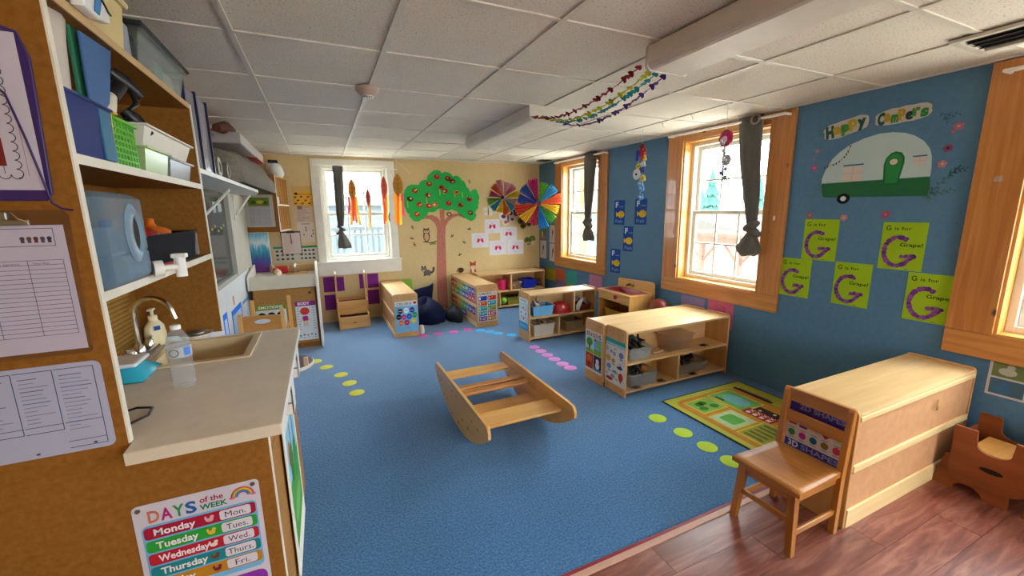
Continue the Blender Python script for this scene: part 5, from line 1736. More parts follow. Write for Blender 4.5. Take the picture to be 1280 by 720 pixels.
p.rect(0, 0.395, 0.205, 0.45, '8f2a82').up().text('BODY', 0.085, 0.409, 0.030, 'eee8ee', 0.12, 'c', 0.03)
p.ell(0.09, 0.335, 0.048, 0.045, 'd2413a', 16).rect(0.062, 0.225, 0.118, 0.28, 'b0308f', 0.01).rect(0.068, 0.16, 0.085, 0.225, 'e3b595').rect(0.095, 0.16, 0.112, 0.225, 'e3b595').line([(0.065, 0.27), (0.04, 0.22)], 0.014, 'e3b595').line([(0.115, 0.27), (0.14, 0.22)], 0.014, 'e3b595').up()
p.ell(0.09, 0.322, 0.034, 0.032, 'efc9a6', 14).ell(0.10, 0.15, 0.045, 0.02, '4f9a5a', 12).up().ell(0.09, 0.342, 0.036, 0.018, 'd2413a', 10, 0, 180).ell(0.078, 0.32, 0.005, 0.006, '2a1c18', 8).ell(0.102, 0.32, 0.005, 0.006, '2a1c18', 8).arc(0.09, 0.312, 0.010, 200, 340, 0.003, 'a33', 5) if False else p.ell(0.09, 0.342, 0.036, 0.018, 'd2413a', 10, 0, 180).ell(0.078, 0.318, 0.005, 0.006, '2a1c18', 8).ell(0.102, 0.318, 0.005, 0.006, '2a1c18', 8)
rn = random.Random(3)
for i in range(9):
    v = 0.37 - i * 0.03
    p.line([(0.012, v), (0.012 + rn.uniform(0.018, 0.03), v)], 0.006, '7d8088').line([(0.165, v), (0.165 + rn.uniform(0.018, 0.03), v)], 0.006, '8a7f90')
for i in range(5):
    p.ell(0.025 + i * 0.038, 0.055 + 0.008 * (i % 2), 0.010, 0.010, ['3f7a8a', '5a4a3a', 'b07a4a', '4a6a4a', '4f86b0'][i], 10).line([(0.015 + i * 0.038, 0.03), (0.035 + i * 0.038, 0.03)], 0.006, '8a8f95')
p.build(ob)
# wooden chair with handle slot in front of the changing table
t = thing('slot_back_chair', 'birch toddler chair with handle slot, seen behind the worktop', 'chair', (-0.55, 4.25, 0))
BR = wood('c48a3f', 'a8702b', 'x', 0.4, 0.8)
BRZ = birch('z')
q = MB()
q.prism([(-0.715, 0.28), (-0.405, 0.28), (-0.405, 0.50), (-0.415, 0.585), (-0.435, 0.605), (-0.69, 0.615), (-0.71, 0.60)], 4.19, 4.21, BR, 'xz', 0.004)
bk = q.build('backrest', t)
q = MB(); q.prism([(-0.555 + 0.062 * math.cos(a) if abs(math.cos(a)) > 0.3 else -0.555 + 0.062 * math.cos(a), 0.556 + 0.020 * math.sin(a)) for a in [2 * PI * k / 16 for k in range(16)]], 4.1875, 4.1895, paper('c9cfd6'), 'xz'); q.build('handle_slot', bk)
for x, y, z in ((-0.725, 4.2, 0.64), (-0.665, 4.5, 0.70), (-0.395, 4.2, 0.66), (-0.355, 4.5, 0.72)):
    q = MB(); q.box(x - 0.016, y - 0.016, 0, x + 0.016, y + 0.016, z, BRZ, 0.004); q.build('post', t)
q = MB(); q.box(-0.70, 4.21, 0.28, -0.39, 4.50, 0.30, BR, 0.003); q.build('seat', t)
for x in (-0.70, -0.375):
    q = MB(); q.box(x - 0.008, 4.215, 0.44, x + 0.008, 4.485, 0.475, BR, 0.003); q.build('arm_rail', t)

# ------------------------------------------------------------------ back wall
FB = YB - 0.0005
def wsheet(name, label, cat, x0, z0, x1, z1, col, group=None, mat=None, r=0.0):
    return sheet(name, label, cat, (x0, FB, z0), XA, ZA, x1 - x0, z1 - z0, col, group=group, mat=mat, r=r)
ob, p = wsheet('yellow_notice', 'yellow illustrated notice beside the white window', 'notice', -0.31, 1.60, -0.045, 1.86, 'd0aa6a')
p.rect(0.012, 0.004, 0.245, 0.19, 'e0a93a').up().rect(0.035, 0.15, 0.235, 0.156, '6b4a1c').ell(0.045, 0.16, 0.022, 0.018, '4a3318', 10)
for i, (u, v) in enumerate(((0.03, 0.115), (0.10, 0.12), (0.18, 0.12), (0.06, 0.075), (0.15, 0.075), (0.03, 0.035), (0.11, 0.035), (0.19, 0.035))):
    p.ell(u, v, 0.015, 0.010, '4f3716', 8).ell(u + 0.014, v + 0.008, 0.006, 0.006, '3a2a14', 7)
p.build(ob)
def greek(p, w, h, seed, col='8d7f78', n=14, img=None):
    rn = random.Random(seed)
    for i in range(n):
        v = h * (0.90 - 0.85 * i / n)
        p.line([(w * 0.1, v), (w * rn.uniform(0.5, 0.92), v)], h * 0.018, col)
    if img:
        p.up().rect(w * img[0], h * img[1], w * img[2], h * img[3], img[4])
    return p
ob, p = wsheet('printed_page', 'printed text page on the back wall, directly under the yellow notice', 'page', -0.297, 1.392, -0.087, 1.632, 'c9b2a2'); greek(p, 0.21, 0.24, 1, img=(0.15, 0.7, 0.42, 0.88, '8a6a5a')).build(ob)
ob, p = wsheet('printed_page', 'page of small black figures on the back wall, below the printed text page', 'page', -0.29, 1.13, -0.092, 1.388, 'd2c4b6')
p.line([(0.05, 0.24), (0.15, 0.24)], 0.008, '6b6058')
for u, v in ((0.10, 0.19), (0.10, 0.155), (0.07, 0.10), (0.18, 0.15), (0.18, 0.11), (0.16, 0.08)):
    p.ell(u, v, 0.007, 0.012, '2d2a2b', 8)
p.build(ob)
t = thing('sign_clipboard', 'brown clipboard with white page and red pen on the back wall', 'clipboard', (-0.37, FB, 0.98))
q = MB(); q.box(-0.495, FB - 0.010, 0.978, -0.262, FB - 0.006, 1.28, wood('6b3f24', '54301a', 'x', 0.5), 0.002); q.build('board', t)
p = Print((-0.485, FB - 0.010, 0.985), XA, ZA); p.rect(0, 0, 0.215, 0.275, 'd6c9c2')
p.up()
for i in range(14):
    p.line([(0.02, 0.24 - i * 0.016), (0.19, 0.24 - i * 0.016)], 0.002, 'b3a7a5')
p.build(t)
q = MB(); q.box(-0.42, FB - 0.018, 1.255, -0.33, FB - 0.010, 1.285, flat('3a2f2a', 0.4), 0.003); q.build('clip', t)
q = MB(); q.tube([(-0.378, FB - 0.018, 1.25), (-0.376, FB - 0.018, 1.18), (-0.375, FB - 0.018, 1.12)], [0.004, 0.006, 0.008], plastic('b02a35'), 8); q.build('pen', t, label='red pen on a string')
for k, (x0, x1, l) in enumerate(((-0.60, -0.32, 'picture chart with teal header low on the back wall, left half'), (-0.318, -0.075, 'picture chart with green header low on the back wall, beside the window'))):
    ob, p = wsheet('picture_chart', l, 'chart', x0, 0.872, x1, 1.088, 'c8c6bb')
    w = x1 - x0
    p.rect(0.005, 0.185, w - 0.005, 0.212, ['3f8f8a', '2f8a5a'][k])
    for i in range(4):
        for j in range(3):
            p.ell(0.035 + i * (w - 0.05) / 4 + 0.01, 0.15 - j * 0.052, 0.018, 0.014, ['4a4f4a', '2c3236', '6b6f66', '33393f'][(i + j) % 4], 9)
    p.build(ob)
# purple sheets under the window
for k, (x0, z0, x1, z1, l) in enumerate(((-0.045, 0.43, 0.098, 0.642, 'upper left'), (0.118, 0.43, 0.22, 0.632, 'upper, left of centre'), (-0.05, 0.175, 0.093, 0.39, 'lower left'), (0.42, 0.442, 0.515, 0.65, 'upper, right of centre'), (0.53, 0.44, 0.682, 0.645, 'upper right'), (0.52, 0.20, 0.679, 0.41, 'lower right'))):
    wsheet('purple_sheet', 'purple paper square under the white window, %s of the set' % l, 'paper', x0, z0, x1, z1, '7a2387', 'purple papers under the white window', flat('7a2387', 0.8, var=0.2))
# the paper tree
crown = [(1.13, 1.81), (1.175, 1.875), (1.236, 1.899), (1.30, 1.895), (1.339, 1.894), (1.35, 1.925), (1.367, 1.94), (1.41, 1.965), (1.459, 1.965), (1.475, 2.02), (1.517, 2.064), (1.56, 2.098), (1.612, 2.112), (1.66, 2.10), (1.69, 2.068), (1.735, 2.088), (1.786, 2.082), (1.83, 2.06), (1.852, 2.022), (1.90, 2.038), (1.935, 2.03), (1.975, 2.005), (1.989, 1.972), (2.03, 1.955), (2.057, 1.91), (2.065, 1.87), (2.10, 1.855), (2.111, 1.818), (2.125, 1.79), (2.16, 1.83), (2.198, 1.845), (2.235, 1.82), (2.245, 1.78), (2.265, 1.745), (2.268, 1.70), (2.25, 1.658), (2.262, 1.63), (2.24, 1.604), (2.25, 1.575), (2.24, 1.548), (2.215, 1.525), (2.187, 1.488), (2.215, 1.45), (2.199, 1.41), (2.165, 1.375), (2.125, 1.36), (2.08, 1.375), (2.039, 1.403), (2.0, 1.415), (1.969, 1.444), (1.93, 1.475), (1.901, 1.512), (1.86, 1.52), (1.818, 1.54), (1.76, 1.525), (1.707, 1.528), (1.66, 1.55), (1.612, 1.548), (1.565, 1.51), (1.515, 1.497), (1.462, 1.503), (1.44, 1.455), (1.406, 1.441), (1.385, 1.405), (1.351, 1.395), (1.31, 1.37), (1.271, 1.368), (1.225, 1.385), (1.209, 1.418), (1.18, 1.44), (1.18, 1.48), (1.15, 1.50), (1.139, 1.534), (1.115, 1.60), (1.118, 1.685), (1.112, 1.75)]
t = thing('paper_apple_tree', 'big green paper tree with pink trunk and red apples on the back wall', 'paper tree', (1.65, FB, 0.45))
GREEN = flat('1fae4c', 0.7, var=0.06)
q = MB(); q.prism(crown, FB - 0.010, FB - 0.004, GREEN, 'xz'); q.build('crown', t)
PK = speckle('pink_trunk_paper', 'c4806e', 'b46f5e', 25, 0.5, 0.8, 0.1, 0.2)
trunk = [(1.535, 0.02), (1.70, 0.02), (1.695, 0.55), (1.70, 1.10), (1.712, 1.28), (1.76, 1.36), (1.84, 1.42), (1.93, 1.44), (2.02, 1.40), (2.03, 1.43), (1.95, 1.475), (1.82, 1.47), (1.74, 1.42), (1.70, 1.38), (1.705, 1.54), (1.63, 1.54), (1.635, 1.36), (1.60, 1.42), (1.52, 1.46), (1.40, 1.45), (1.375, 1.41), (1.48, 1.40), (1.55, 1.34), (1.578, 1.26), (1.565, 1.0), (1.54, 0.55)]
q = MB(); q.prism(trunk, FB - 0.004, FB, PK, 'xz'); q.build('trunk', t, label='pink paper trunk')
aps = [(1.607, 2.012, 'b01f2c'), (1.489, 1.909, 'a5301f'), (1.276, 1.812, '8a3a20'), (1.199, 1.694, '5a2a18'), (1.336, 1.615, 'b3202a'), (1.468, 1.749, '8a2a1f'), (1.467, 1.595, 'c9302a'), (1.561, 1.614, 'd0662a'), (1.29, 1.475, 'c0392a'), (1.775, 1.99, '5f2418'), (1.842, 1.953, '6a2018'), (1.674, 1.86, 'a8421f'), (1.726, 1.815, 'b0281f'), (1.773, 1.632, 'a3222a'), (1.898, 1.79, 'c07a2a'), (1.961, 1.605, '8f3a1c'), (2.10, 1.691, '9a2030'), (2.114, 1.483, '4a4a1c'), (1.773, 1.467, '8a6a2a')]
rn = random.Random(5)
for x, z, c in aps:
    q = MB()
    pts = []
    for k in range(14):
        a = 2 * PI * k / 14
        rr = 0.040 * (1 + 0.10 * math.cos(2 * a + 0.4)) * (0.86 if abs(a - PI / 2) < 0.3 else 1)
        pts.append((x + rr * math.cos(a), z + rr * math.sin(a)))
    q.prism(pts, FB - 0.014, FB - 0.0105, paper(c), 'xz')
    ap = q.build('apple', t)
    p = Print((x, FB - 0.014, z), XA, ZA)
    p.ell(rn.uniform(-0.015, 0.015), rn.uniform(-0.012, 0.012), 0.017, 0.014, rn.choice(['d9b13a', 'e8d9b5', '3a2417', 'd8672a', 'cf2f3a']), 9)
    p.ell(rn.uniform(0.005, 0.025), rn.uniform(0.005, 0.022), 0.009, 0.008, rn.choice(['efe6d0', '2c4a1c', 'e0b93a']), 8).line([(0, 0.03), (0.006, 0.052)], 0.006, '4a2f14')
    p.build(ap)
q = MB()
for x, z, L in ((1.64, 1.84, 0.09), (1.70, 1.83, 0.07), (1.44, 1.73, 0.13), (1.16, 1.70, 0.13), (1.99, 1.80, 0.09), (1.87, 1.80, 0.08)):
    q.box(x, FB - 0.0125, z - L, x + 0.01, FB - 0.0105, z, paper('b9d03a'))
q.build('paper_stem', t, label='yellow green paper strips')
# wall decals
def decal(name, label, cat, x, z):
    t = thing(name, label, cat, (x, FB, z))
    return t, Print((x, FB, z), XA, ZA, 0.0008)
t, p = decal('owl_decal', 'brown owl decal on a branch left of the paper trunk', 'decal', 1.46, 1.05)
p.ell(-0.045, 0.10, 0.050, 0.085, '6b4430').ell(-0.045, 0.165, 0.048, 0.045, '6b4430').poly([(-0.09, 0.19), (-0.08, 0.23), (-0.05, 0.20)], '6b4430').poly([(0.0, 0.19), (-0.01, 0.23), (-0.04, 0.20)], '6b4430')
p.line([(-0.10, 0.02), (0.02, 0.0), (0.11, 0.02)], 0.014, '5f4a2a').ell(0.06, -0.015, 0.035, 0.014, '6f8f45', 10).ell(0.02, -0.02, 0.03, 0.012, '7d9a50', 10).up()
p.ell(-0.045, 0.09, 0.034, 0.06, 'c9a484').ell(-0.063, 0.168, 0.017, 0.017, 'ead9c2').ell(-0.027, 0.168, 0.017, 0.017, 'ead9c2').up().ell(-0.063, 0.168, 0.008, 0.008, '231712', 9).ell(-0.027, 0.168, 0.008, 0.008, '231712', 9).poly([(-0.052, 0.155), (-0.038, 0.155), (-0.045, 0.14)], 'c98a2a')
p.build(t)
t, p = decal('raccoon_decal', 'grey raccoon decal near the foot of the paper trunk', 'decal', 1.40, 0.55)
p.ell(0.0, 0.05, 0.06, 0.045, '6f6560').ell(-0.05, 0.105, 0.045, 0.035, '857a72').poly([(-0.09, 0.12), (-0.085, 0.165), (-0.055, 0.14)], '4f4640').poly([(-0.015, 0.12), (-0.02, 0.165), (-0.05, 0.14)], '4f4640').line([(0.05, 0.04), (0.09, 0.06), (0.10, 0.13)], 0.032, '5a504a').line([(-0.04, 0.03), (-0.05, 0.0)], 0.022, '4a423d').line([(0.03, 0.02), (0.035, 0.0)], 0.022, '4a423d').up()
p.ell(-0.068, 0.108, 0.016, 0.010, '2b2522').ell(-0.034, 0.108, 0.016, 0.010, '2b2522').ell(-0.052, 0.088, 0.014, 0.010, 'd9cfc4').line([(0.075, 0.065), (0.105, 0.06)], 0.008, '2b2522').line([(0.082, 0.09), (0.116, 0.088)], 0.008, '2b2522').line([(0.085, 0.115), (0.118, 0.115)], 0.008, '2b2522').up().ell(-0.068, 0.108, 0.004, 0.004, 'e9e3da', 7).ell(-0.034, 0.108, 0.004, 0.004, 'e9e3da', 7).ell(-0.052, 0.092, 0.004, 0.003, '1c1715', 7)
p.build(t)
t, p = decal('fox_decal', 'orange fox decal sitting above the number shelf', 'decal', 2.13, 0.50)
FX = 'c4562a'
p.ell(0, 0.06, 0.055, 0.07, FX).ell(0, 0.165, 0.052, 0.042, FX).poly([(-0.05, 0.17), (-0.052, 0.24), (-0.008, 0.20)], FX).poly([(0.05, 0.17), (0.052, 0.24), (0.008, 0.20)], FX).ell(0.06, 0.03, 0.03, 0.025, FX).up()
p.poly([(-0.03, 0.145), (0.03, 0.145), (0.012, 0.02), (-0.012, 0.02)], 'eadfce').poly([(-0.045, 0.155), (0, 0.125), (0, 0.16)], 'eadfce').poly([(0.045, 0.155), (0, 0.125), (0, 0.16)], 'eadfce').up().ell(-0.02, 0.172, 0.006, 0.006, '231712', 8).ell(0.02, 0.172, 0.006, 0.006, '231712', 8).ell(0, 0.135, 0.008, 0.006, '231712', 8)
p.build(t)
t, p = decal('hedgehog_decal', 'brown hedgehog decal left of the orange fox', 'decal', 1.915, 0.57)
p.ell(0.01, 0.03, 0.055, 0.042, '54351f', 14, 0, 360).ell(-0.035, 0.018, 0.025, 0.02, 'c09a70', 10).up().ell(-0.045, 0.024, 0.004, 0.004, '1c1410', 7).ell(-0.058, 0.016, 0.005, 0.004, '1c1410', 7)
p.build(t)
for k, (x, z, c, a, l) in enumerate(((1.20, 1.28, '5a6b3a', 0.4, 'green'), (1.19, 1.11, '6b5a3a', 1.2, 'brown'), (1.215, 1.03, '7a3f2a', 0.2, 'red brown'), (1.82, 1.125, '3f4a2a', 2.2, 'dark'), (1.99, 1.02, '4f6a3a', 1.0, 'green'), (1.93, 0.83, '4a4a2a', 2.0, 'olive'), (2.09, 1.22, '3f3a2a', 1.6, 'tiny dark'), (2.10, 1.95, '8a7a5a', 0.3, 'tan'))):
    t, p = decal('leaf_decal', '%s falling leaf decal %s' % (l, ('under the left side of the tree, upper', 'under the left side of the tree, middle', 'under the left side of the tree, lowest', 'just right of the trunk', 'right of the trunk, under the tree', 'low, between trunk and fox', 'under the right edge of the tree', 'above the right side of the tree')[k]), 'decal', x, z)
    for s in (-1, 0, 1):
        aa = a + s * 0.9
        p.poly([(0, 0), (0.022 * math.cos(aa + 0.4), 0.022 * math.sin(aa + 0.4)), (0.05 * math.cos(aa), 0.05 * math.sin(aa)), (0.022 * math.cos(aa - 0.4), 0.022 * math.sin(aa - 0.4))], c)
    p.build(t)
# heart hand-print papers
for k, (x0, z0, x1, z1, l) in enumerate(((2.347, 1.158, 2.607, 1.376, 'topmost of the five'), (2.124, 0.939, 2.411, 1.166, 'leftmost of the five'), (2.609, 1.032, 2.911, 1.249, 'right of the topmost one'), (2.42, 0.807, 2.721, 1.038, 'lowest row, on the left'), (2.731, 0.799, 3.029, 1.033, 'lowest row, on the right'))):
    ob, p = wsheet('handprint_paper', 'white paper with pink hand prints in a heart, %s' % l, 'artwork', x0, z0, x1, z1, 'd9d4dc', 'hand print hearts')
    w, h = x1 - x0, z1 - z0
    pts = []
    for i in range(25):
        a = 2 * PI * i / 24
        pts.append((w / 2 + 0.0062 * 16 * math.sin(a) ** 3, h / 2 + 0.008 + 0.0060 * (13 * math.cos(a) - 5 * math.cos(2 * a) - 2 * math.cos(3 * a) - math.cos(4 * a))))
    p.line(pts, 0.0035, '9a8fb0')
    for s in (-1, 1):
        cx, cy = w / 2 + s * 0.036, h / 2 - 0.012
        p.ell(cx, cy, 0.021, 0.022, 'd8245f', 10)
        for f in range(4):
            a = PI / 2 + s * 0.25 + (f - 1.5) * 0.38
            p.line([(cx + 0.012 * math.cos(a), cy + 0.012 * math.sin(a)), (cx + 0.046 * math.cos(a), cy + 0.046 * math.sin(a))], 0.010, 'd8245f')
        a = PI / 2 - s * -1.15
        p.line([(cx, cy), (cx + 0.034 * math.cos(a), cy + 0.034 * math.sin(a))], 0.010, 'd8245f')
    p.build(ob)
# cut-out butterflies and blossoms
def wings(name, label, cat, x, z, r, cols, spots, tilt=0.0, base=None):
    t = thing(name, label, cat, (x, FB, z))
    for i, (a, k) in enumerate(((0.6, 1.0), (PI - 0.6, 1.0), (-0.7, 0.8), (PI + 0.7, 0.8))):
        q = MB()
        cx, cz = x + r * 0.55 * math.cos(a + tilt), z + r * 0.55 * math.sin(a + tilt)
        pts = [(cx + r * 0.52 * k * math.cos(b), cz + r * 0.46 * k * math.sin(b)) for b in [2 * PI * j / 14 for j in range(14)]]
        q.prism(pts, FB - 0.006 - 0.001 * i, FB - 0.004 - 0.001 * i, paper(cols[i % len(cols)]), 'xz')
        wg = q.build('wing', t)
        p = Print((cx, FB - 0.006 - 0.001 * i, cz), XA, ZA)
        p.ell(0, 0, r * 0.26 * k, r * 0.22 * k, spots[i % len(spots)], 10)
        p.build(wg)
    q = MB(); q.box(x - r * 0.06, FB - 0.012, z - r * 0.5, x + r * 0.06, FB - 0.009, z + r * 0.5, paper('4a3a2a')); q.build('body', t)
wings('paper_blossom', 'pale white paper blossom left of the paper fans', 'paper cutout', 2.41, 1.50, 0.10, ['d9cdbf'], ['e6ded2'])
wings('paper_blossom', 'cream green paper blossom just under the left paper fan', 'paper cutout', 2.60, 1.60, 0.10, ['cfc7a0', 'dcd2ba'], ['b9b98a', 'e6dcc6'], 0.4)
wings('paper_butterfly', 'white paper butterfly with purple and red spots', 'paper cutout', 2.75, 1.40, 0.15, ['d8cfd2'], ['3a2f7a', '4a3a6a', 'c0392a', 'c4582a'], 0.35)
wings('paper_butterfly', 'brown spotted paper butterfly right of the purple spotted one', 'paper cutout', 3.06, 1.32, 0.13, ['8a7246', '6b5030'], ['3a2418'], 0.3)
wings('paper_butterfly', 'green and cream paper butterfly low in the corner', 'paper cutout', 3.15, 1.00, 0.11, ['4f7a35', '5f8a3f', 'd9cda5', 'cfc49a'], ['6b9a45', '3f6a2a', 'e3d9b8'], 0.2)
wings('paper_butterfly', 'dark brown paper butterfly partly behind the fans', 'paper cutout', 2.93, 1.50, 0.10, ['4a2a22'], ['6b3a2a'], 0.1)
# leaf streamers hanging in front of the window
def tissue(h):
    """thin coloured paper or ribbon that lets daylight through"""
    key = 'tissue_' + h
    if key in MATS:
        return MATS[key]
    m, nt, bs = _new(key)
    out = nt.nodes['Material Output']
    bs.inputs['Base Color'].default_value = lin(h)
    bs.inputs['Roughness'].default_value = 0.6
    tl = N(nt, 'ShaderNodeBsdfTranslucent')
    tl.inputs['Color'].default_value = lin(h)
    mx = N(nt, 'ShaderNodeMixShader')
    mx.inputs['Fac'].default_value = 0.45
    nt.links.new(bs.outputs['BSDF'], mx.inputs[1])
    nt.links.new(tl.outputs['BSDF'], mx.inputs[2])
    nt.links.new(mx.outputs['Shader'], out.inputs['Surface'])
    MATS[key] = m
    return m
def streamer(label, x, z1, lw, lh, cleaf, ribs, zb):
    t = thing('leaf_streamer', label, 'hanging decoration', (x, 5.35, zb), 'leaf and ribbon streamers')
    q = MB()
    pts = [(x, z1), (x + lw * 0.32, z1 - lh * 0.18), (x + lw * 0.5, z1 - lh * 0.45), (x + lw * 0.42, z1 - lh * 0.75), (x + lw * 0.12, z1 - lh), (x - lw * 0.12, z1 - lh), (x - lw * 0.42, z1 - lh * 0.75), (x - lw * 0.5, z1 - lh * 0.45), (x - lw * 0.32, z1 - lh * 0.18)]
    q.prism(pts, 5.35, 5.353, tissue(cleaf), 'xz')
    lf = q.build('paper_leaf', t)
    p = Print((x, 5.35, z1), XA, ZA); p.line([(0, -lh * 0.05), (0, -lh)], 0.005, '7a5a1c')
    for k in range(3):
        p.line([(0, -lh * (0.3 + 0.2 * k)), (lw * 0.3, -lh * (0.18 + 0.2 * k))], 0.003, '7a5a1c').line([(0, -lh * (0.3 + 0.2 * k)), (-lw * 0.3, -lh * (0.18 + 0.2 * k))], 0.003, '7a5a1c')
    p.build(lf)
    rn = random.Random(int(x * 1000))
    zr = z1 - lh * 0.85
    n = len(ribs)
    for i, (c, L) in enumerate(ribs):
        xx = x + (i - (n - 1) / 2) * lw * 0.24
        q = MB()
        vs = []
        for k in range(7):
            f = k / 6
            z = zr - (zr - zb) * L * f
            dx = 0.008 * math.sin(3 * f + i) + 0.006 * (i - n / 2) * f
            dy = 0.012 * math.sin(4 * f + i * 1.3)
            for s in (-1, 1):
                vs.append((xx + dx + s * lw * 0.13, 5.349 - 0.003 * (i % 3) - abs(dy), z))
        q.add(vs, [(2 * k, 2 * k + 1, 2 * k + 3, 2 * k + 2) for k in range(6)], tissue(c), True)
        q.build('ribbon', t)
    q = MB(); q.tube([(x, 5.351, z1 - 0.005), (x, 5.351, 2.242)], 0.0012, paper('e9e6e0'), 5); q.build('string', t)
streamer('gold leaf streamer with red and orange ribbons, nearest the grey curtain', 0.37, 1.905, 0.095, 0.25, 'd3953a', [('d23a4f', 0.6), ('f0a326', 0.98), ('e8423a', 0.85), ('f06a2a', 0.92), ('e6c83a', 1.0)], 1.36)
streamer('red leaf streamer with pale yellow and orange ribbons, in mid window', 0.545, 1.80, 0.055, 0.235, 'd2604a', [('eee7a6', 1.0), ('e8e29a', 0.97), ('ef7a26', 0.9)], 1.30)
streamer('coral leaf streamer with orange ribbons, at the right window sash', 0.74, 1.945, 0.075, 0.27, 'd9604a', [('e8502a', 0.98), ('f06e22', 0.9), ('ead23f', 1.0)], 1.36)
streamer('large gold leaf streamer with orange and pink ribbons, right of the window', 0.905, 1.98, 0.125, 0.285, 'c3902c', [('f0a030', 0.9), ('ef6a22', 1.0), ('f2d23c', 0.98), ('e5486a', 0.72)], 1.345)
mb = MB()
mb.tube([(0.962 + 0.075 * math.cos(2 * PI * k / 28), YB - 0.012, 1.44 + 0.10 * math.sin(2 * PI * k / 28)) for k in range(28)], 0.009, plastic('1b2230'), 8, closed=True)
one(mb, 'black_hoop', 'black wire hoop hung on the trim at the right of the white window', 'hoop')

# ------------------------------------------------------------------ curtains and rods
def curtain(label, P, us, z_top, along, knot_z, tail, name='knotted_curtain'):
    """us: (z, centre, half width, half depth)"""
    t = thing(name, label, 'curtain', P(us[-1][1], 0, us[-1][0]), 'knotted grey curtains')
    q = MB()
    n = 40
    vs, fs = [], []
    for k, (z, c, hw, hd) in enumerate(us):
        for i in range(n):
            a = 2 * PI * i / n
            pl = 1 + 0.20 * math.sin(7 * a + k * 0.25)
            vs.append(P(c + hw * math.cos(a) * (0.9 + 0.1 * pl), -hd * math.sin(a) * pl, z))
    for k in range(len(us) - 1):
        for i in range(n):
            fs.append((k * n + i, k * n + (i + 1) % n, (k + 1) * n + (i + 1) % n, (k + 1) * n + i))
    fs += [list(range(n))[::-1], [(len(us) - 1) * n + i for i in range(n)]]
    q.add(vs, fs, M_CURT, True)
    q.build('drape', t)
    kz, kc, kr = knot_z
    q = MB()
    for m_, (dz, dc) in enumerate(((0.028, 0.006), (-0.012, -0.01))):
        pts = []
        for i in range(18):
            a = 2 * PI * i / 18
            pts.append(P(kc + dc + kr * 0.9 * math.cos(a), -kr * 0.62 * math.sin(a), kz + dz + (0.03 if m_ else -0.025) * math.cos(a)))
        q.tube(pts, kr * 0.52, M_CURT, 8, closed=True)
    q.ball(P(kc, 0, kz), (kr * 0.7, kr * 0.7, kr * 1.1), M_CURT, 12, 8)
    q.build('knot', t)
    q = MB()
    vs, fs = [], []
    for k, (z, c, hw, hd) in enumerate(tail):
        for i in range(n):
            a = 2 * PI * i / n
            pl = 1 + (0.08 + 0.08 * k / len(tail)) * math.sin(5 * a + 0.6 * k)
            vs.append(P(c + hw * math.cos(a) * pl, -hd * math.sin(a) * pl, z + 0.010 * k / len(tail) * math.sin(3 * a)))
    for k in range(len(tail) - 1):
        for i in range(n):
            fs.append((k * n + i, k * n + (i + 1) % n, (k + 1) * n + (i + 1) % n, (k + 1) * n + i))
    fs += [list(range(n))[::-1], [(len(tail) - 1) * n + i for i in range(n)]]
    q.add(vs, fs, M_CURT, True)
    q.build('tail', t)
    return t
PRc = lambda a, d, z: (3.255 + d, a, z)
PBc = lambda a, d, z: (a, 6.085 + d, z)
ct = curtain('dark grey knotted curtain at the middle right window', PRc, [(2.232, 2.395, 0.108, 0.03), (2.10, 2.39, 0.10, 0.032), (1.85, 2.37, 0.088, 0.034), (1.60, 2.335, 0.068, 0.034), (1.42, 2.315, 0.05, 0.03), (1.36, 2.31, 0.04, 0.026)], 2.23, 'y', (1.325, 2.305, 0.048), [(1.31, 2.30, 0.03, 0.025), (1.25, 2.31, 0.062, 0.04), (1.17, 2.32, 0.105, 0.055), (1.125, 2.325, 0.085, 0.05), (1.105, 2.33, 0.05, 0.04)])
q = MB(); q.tube([(3.215, 2.33 + 0.035 * math.cos(2 * PI * k / 20), 2.195 + 0.035 * math.sin(2 * PI * k / 20)) for k in range(20)], 0.008, M_STEEL, 8, closed=True); q.build('grommet_ring', ct, label='steel grommet ring')
curtain('dark grey knotted curtain at the far right window', PRc, [(2.232, 4.62, 0.135, 0.03), (2.05, 4.625, 0.125, 0.032), (1.75, 4.64, 0.095, 0.034), (1.50, 4.65, 0.065, 0.034), (1.37, 4.655, 0.05, 0.03)], 2.23, 'y', (1.325, 4.655, 0.055), [(1.29, 4.65, 0.03, 0.025), (1.22, 4.645, 0.085, 0.05), (1.14, 4.64, 0.115, 0.055), (1.10, 4.635, 0.10, 0.05)])
curtain('dark grey knotted curtain at the left of the white back window', PBc, [(2.118, 0.262, 0.064, 0.03), (1.90, 0.258, 0.062, 0.032), (1.65, 0.252, 0.056, 0.034), (1.45, 0.245, 0.048, 0.034), (1.33, 0.24, 0.036, 0.03)], 2.11, 'x', (1.275, 0.238, 0.038), [(1.25, 0.24, 0.025, 0.02), (1.17, 0.252, 0.055, 0.04), (1.08, 0.262, 0.083, 0.045), (1.035, 0.268, 0.08, 0.04)])
for k, (y0, y1, z0, z1, l) in enumerate(((2.115, 3.265, 2.196, 2.21, 'white tension rod across the top of the middle right window'), (4.33, 5.51, 2.196, 2.196, 'white tension rod across the top of the far right window'), (-0.1, 1.0, 2.17, 2.17, 'white tension rod across the top of the nearest right window'))):
    mb = MB(); mb.tube([(3.245, y0, z0), (3.245, y1, z1)], 0.011, M_WHITE, 10)
    for y, z in ((y0, z0), (y1, z1)):
        mb.cyl((3.232, y, z), (3.31, y, z), 0.010, M_WHITE, 8)
    one(mb, 'curtain_rod', l, 'curtain rod')
mb = MB(); mb.tube([(-0.04, 6.085, 2.118), (1.02, 6.085, 2.095)], 0.006, M_WHITE, 8)
for x, z in ((-0.04, 2.118), (1.02, 2.095)):
    mb.cyl((x, 6.075, z), (x, 6.128, z), 0.006, M_WHITE, 8)
one(mb, 'curtain_rod', 'thin white rod across the white back window', 'curtain rod')
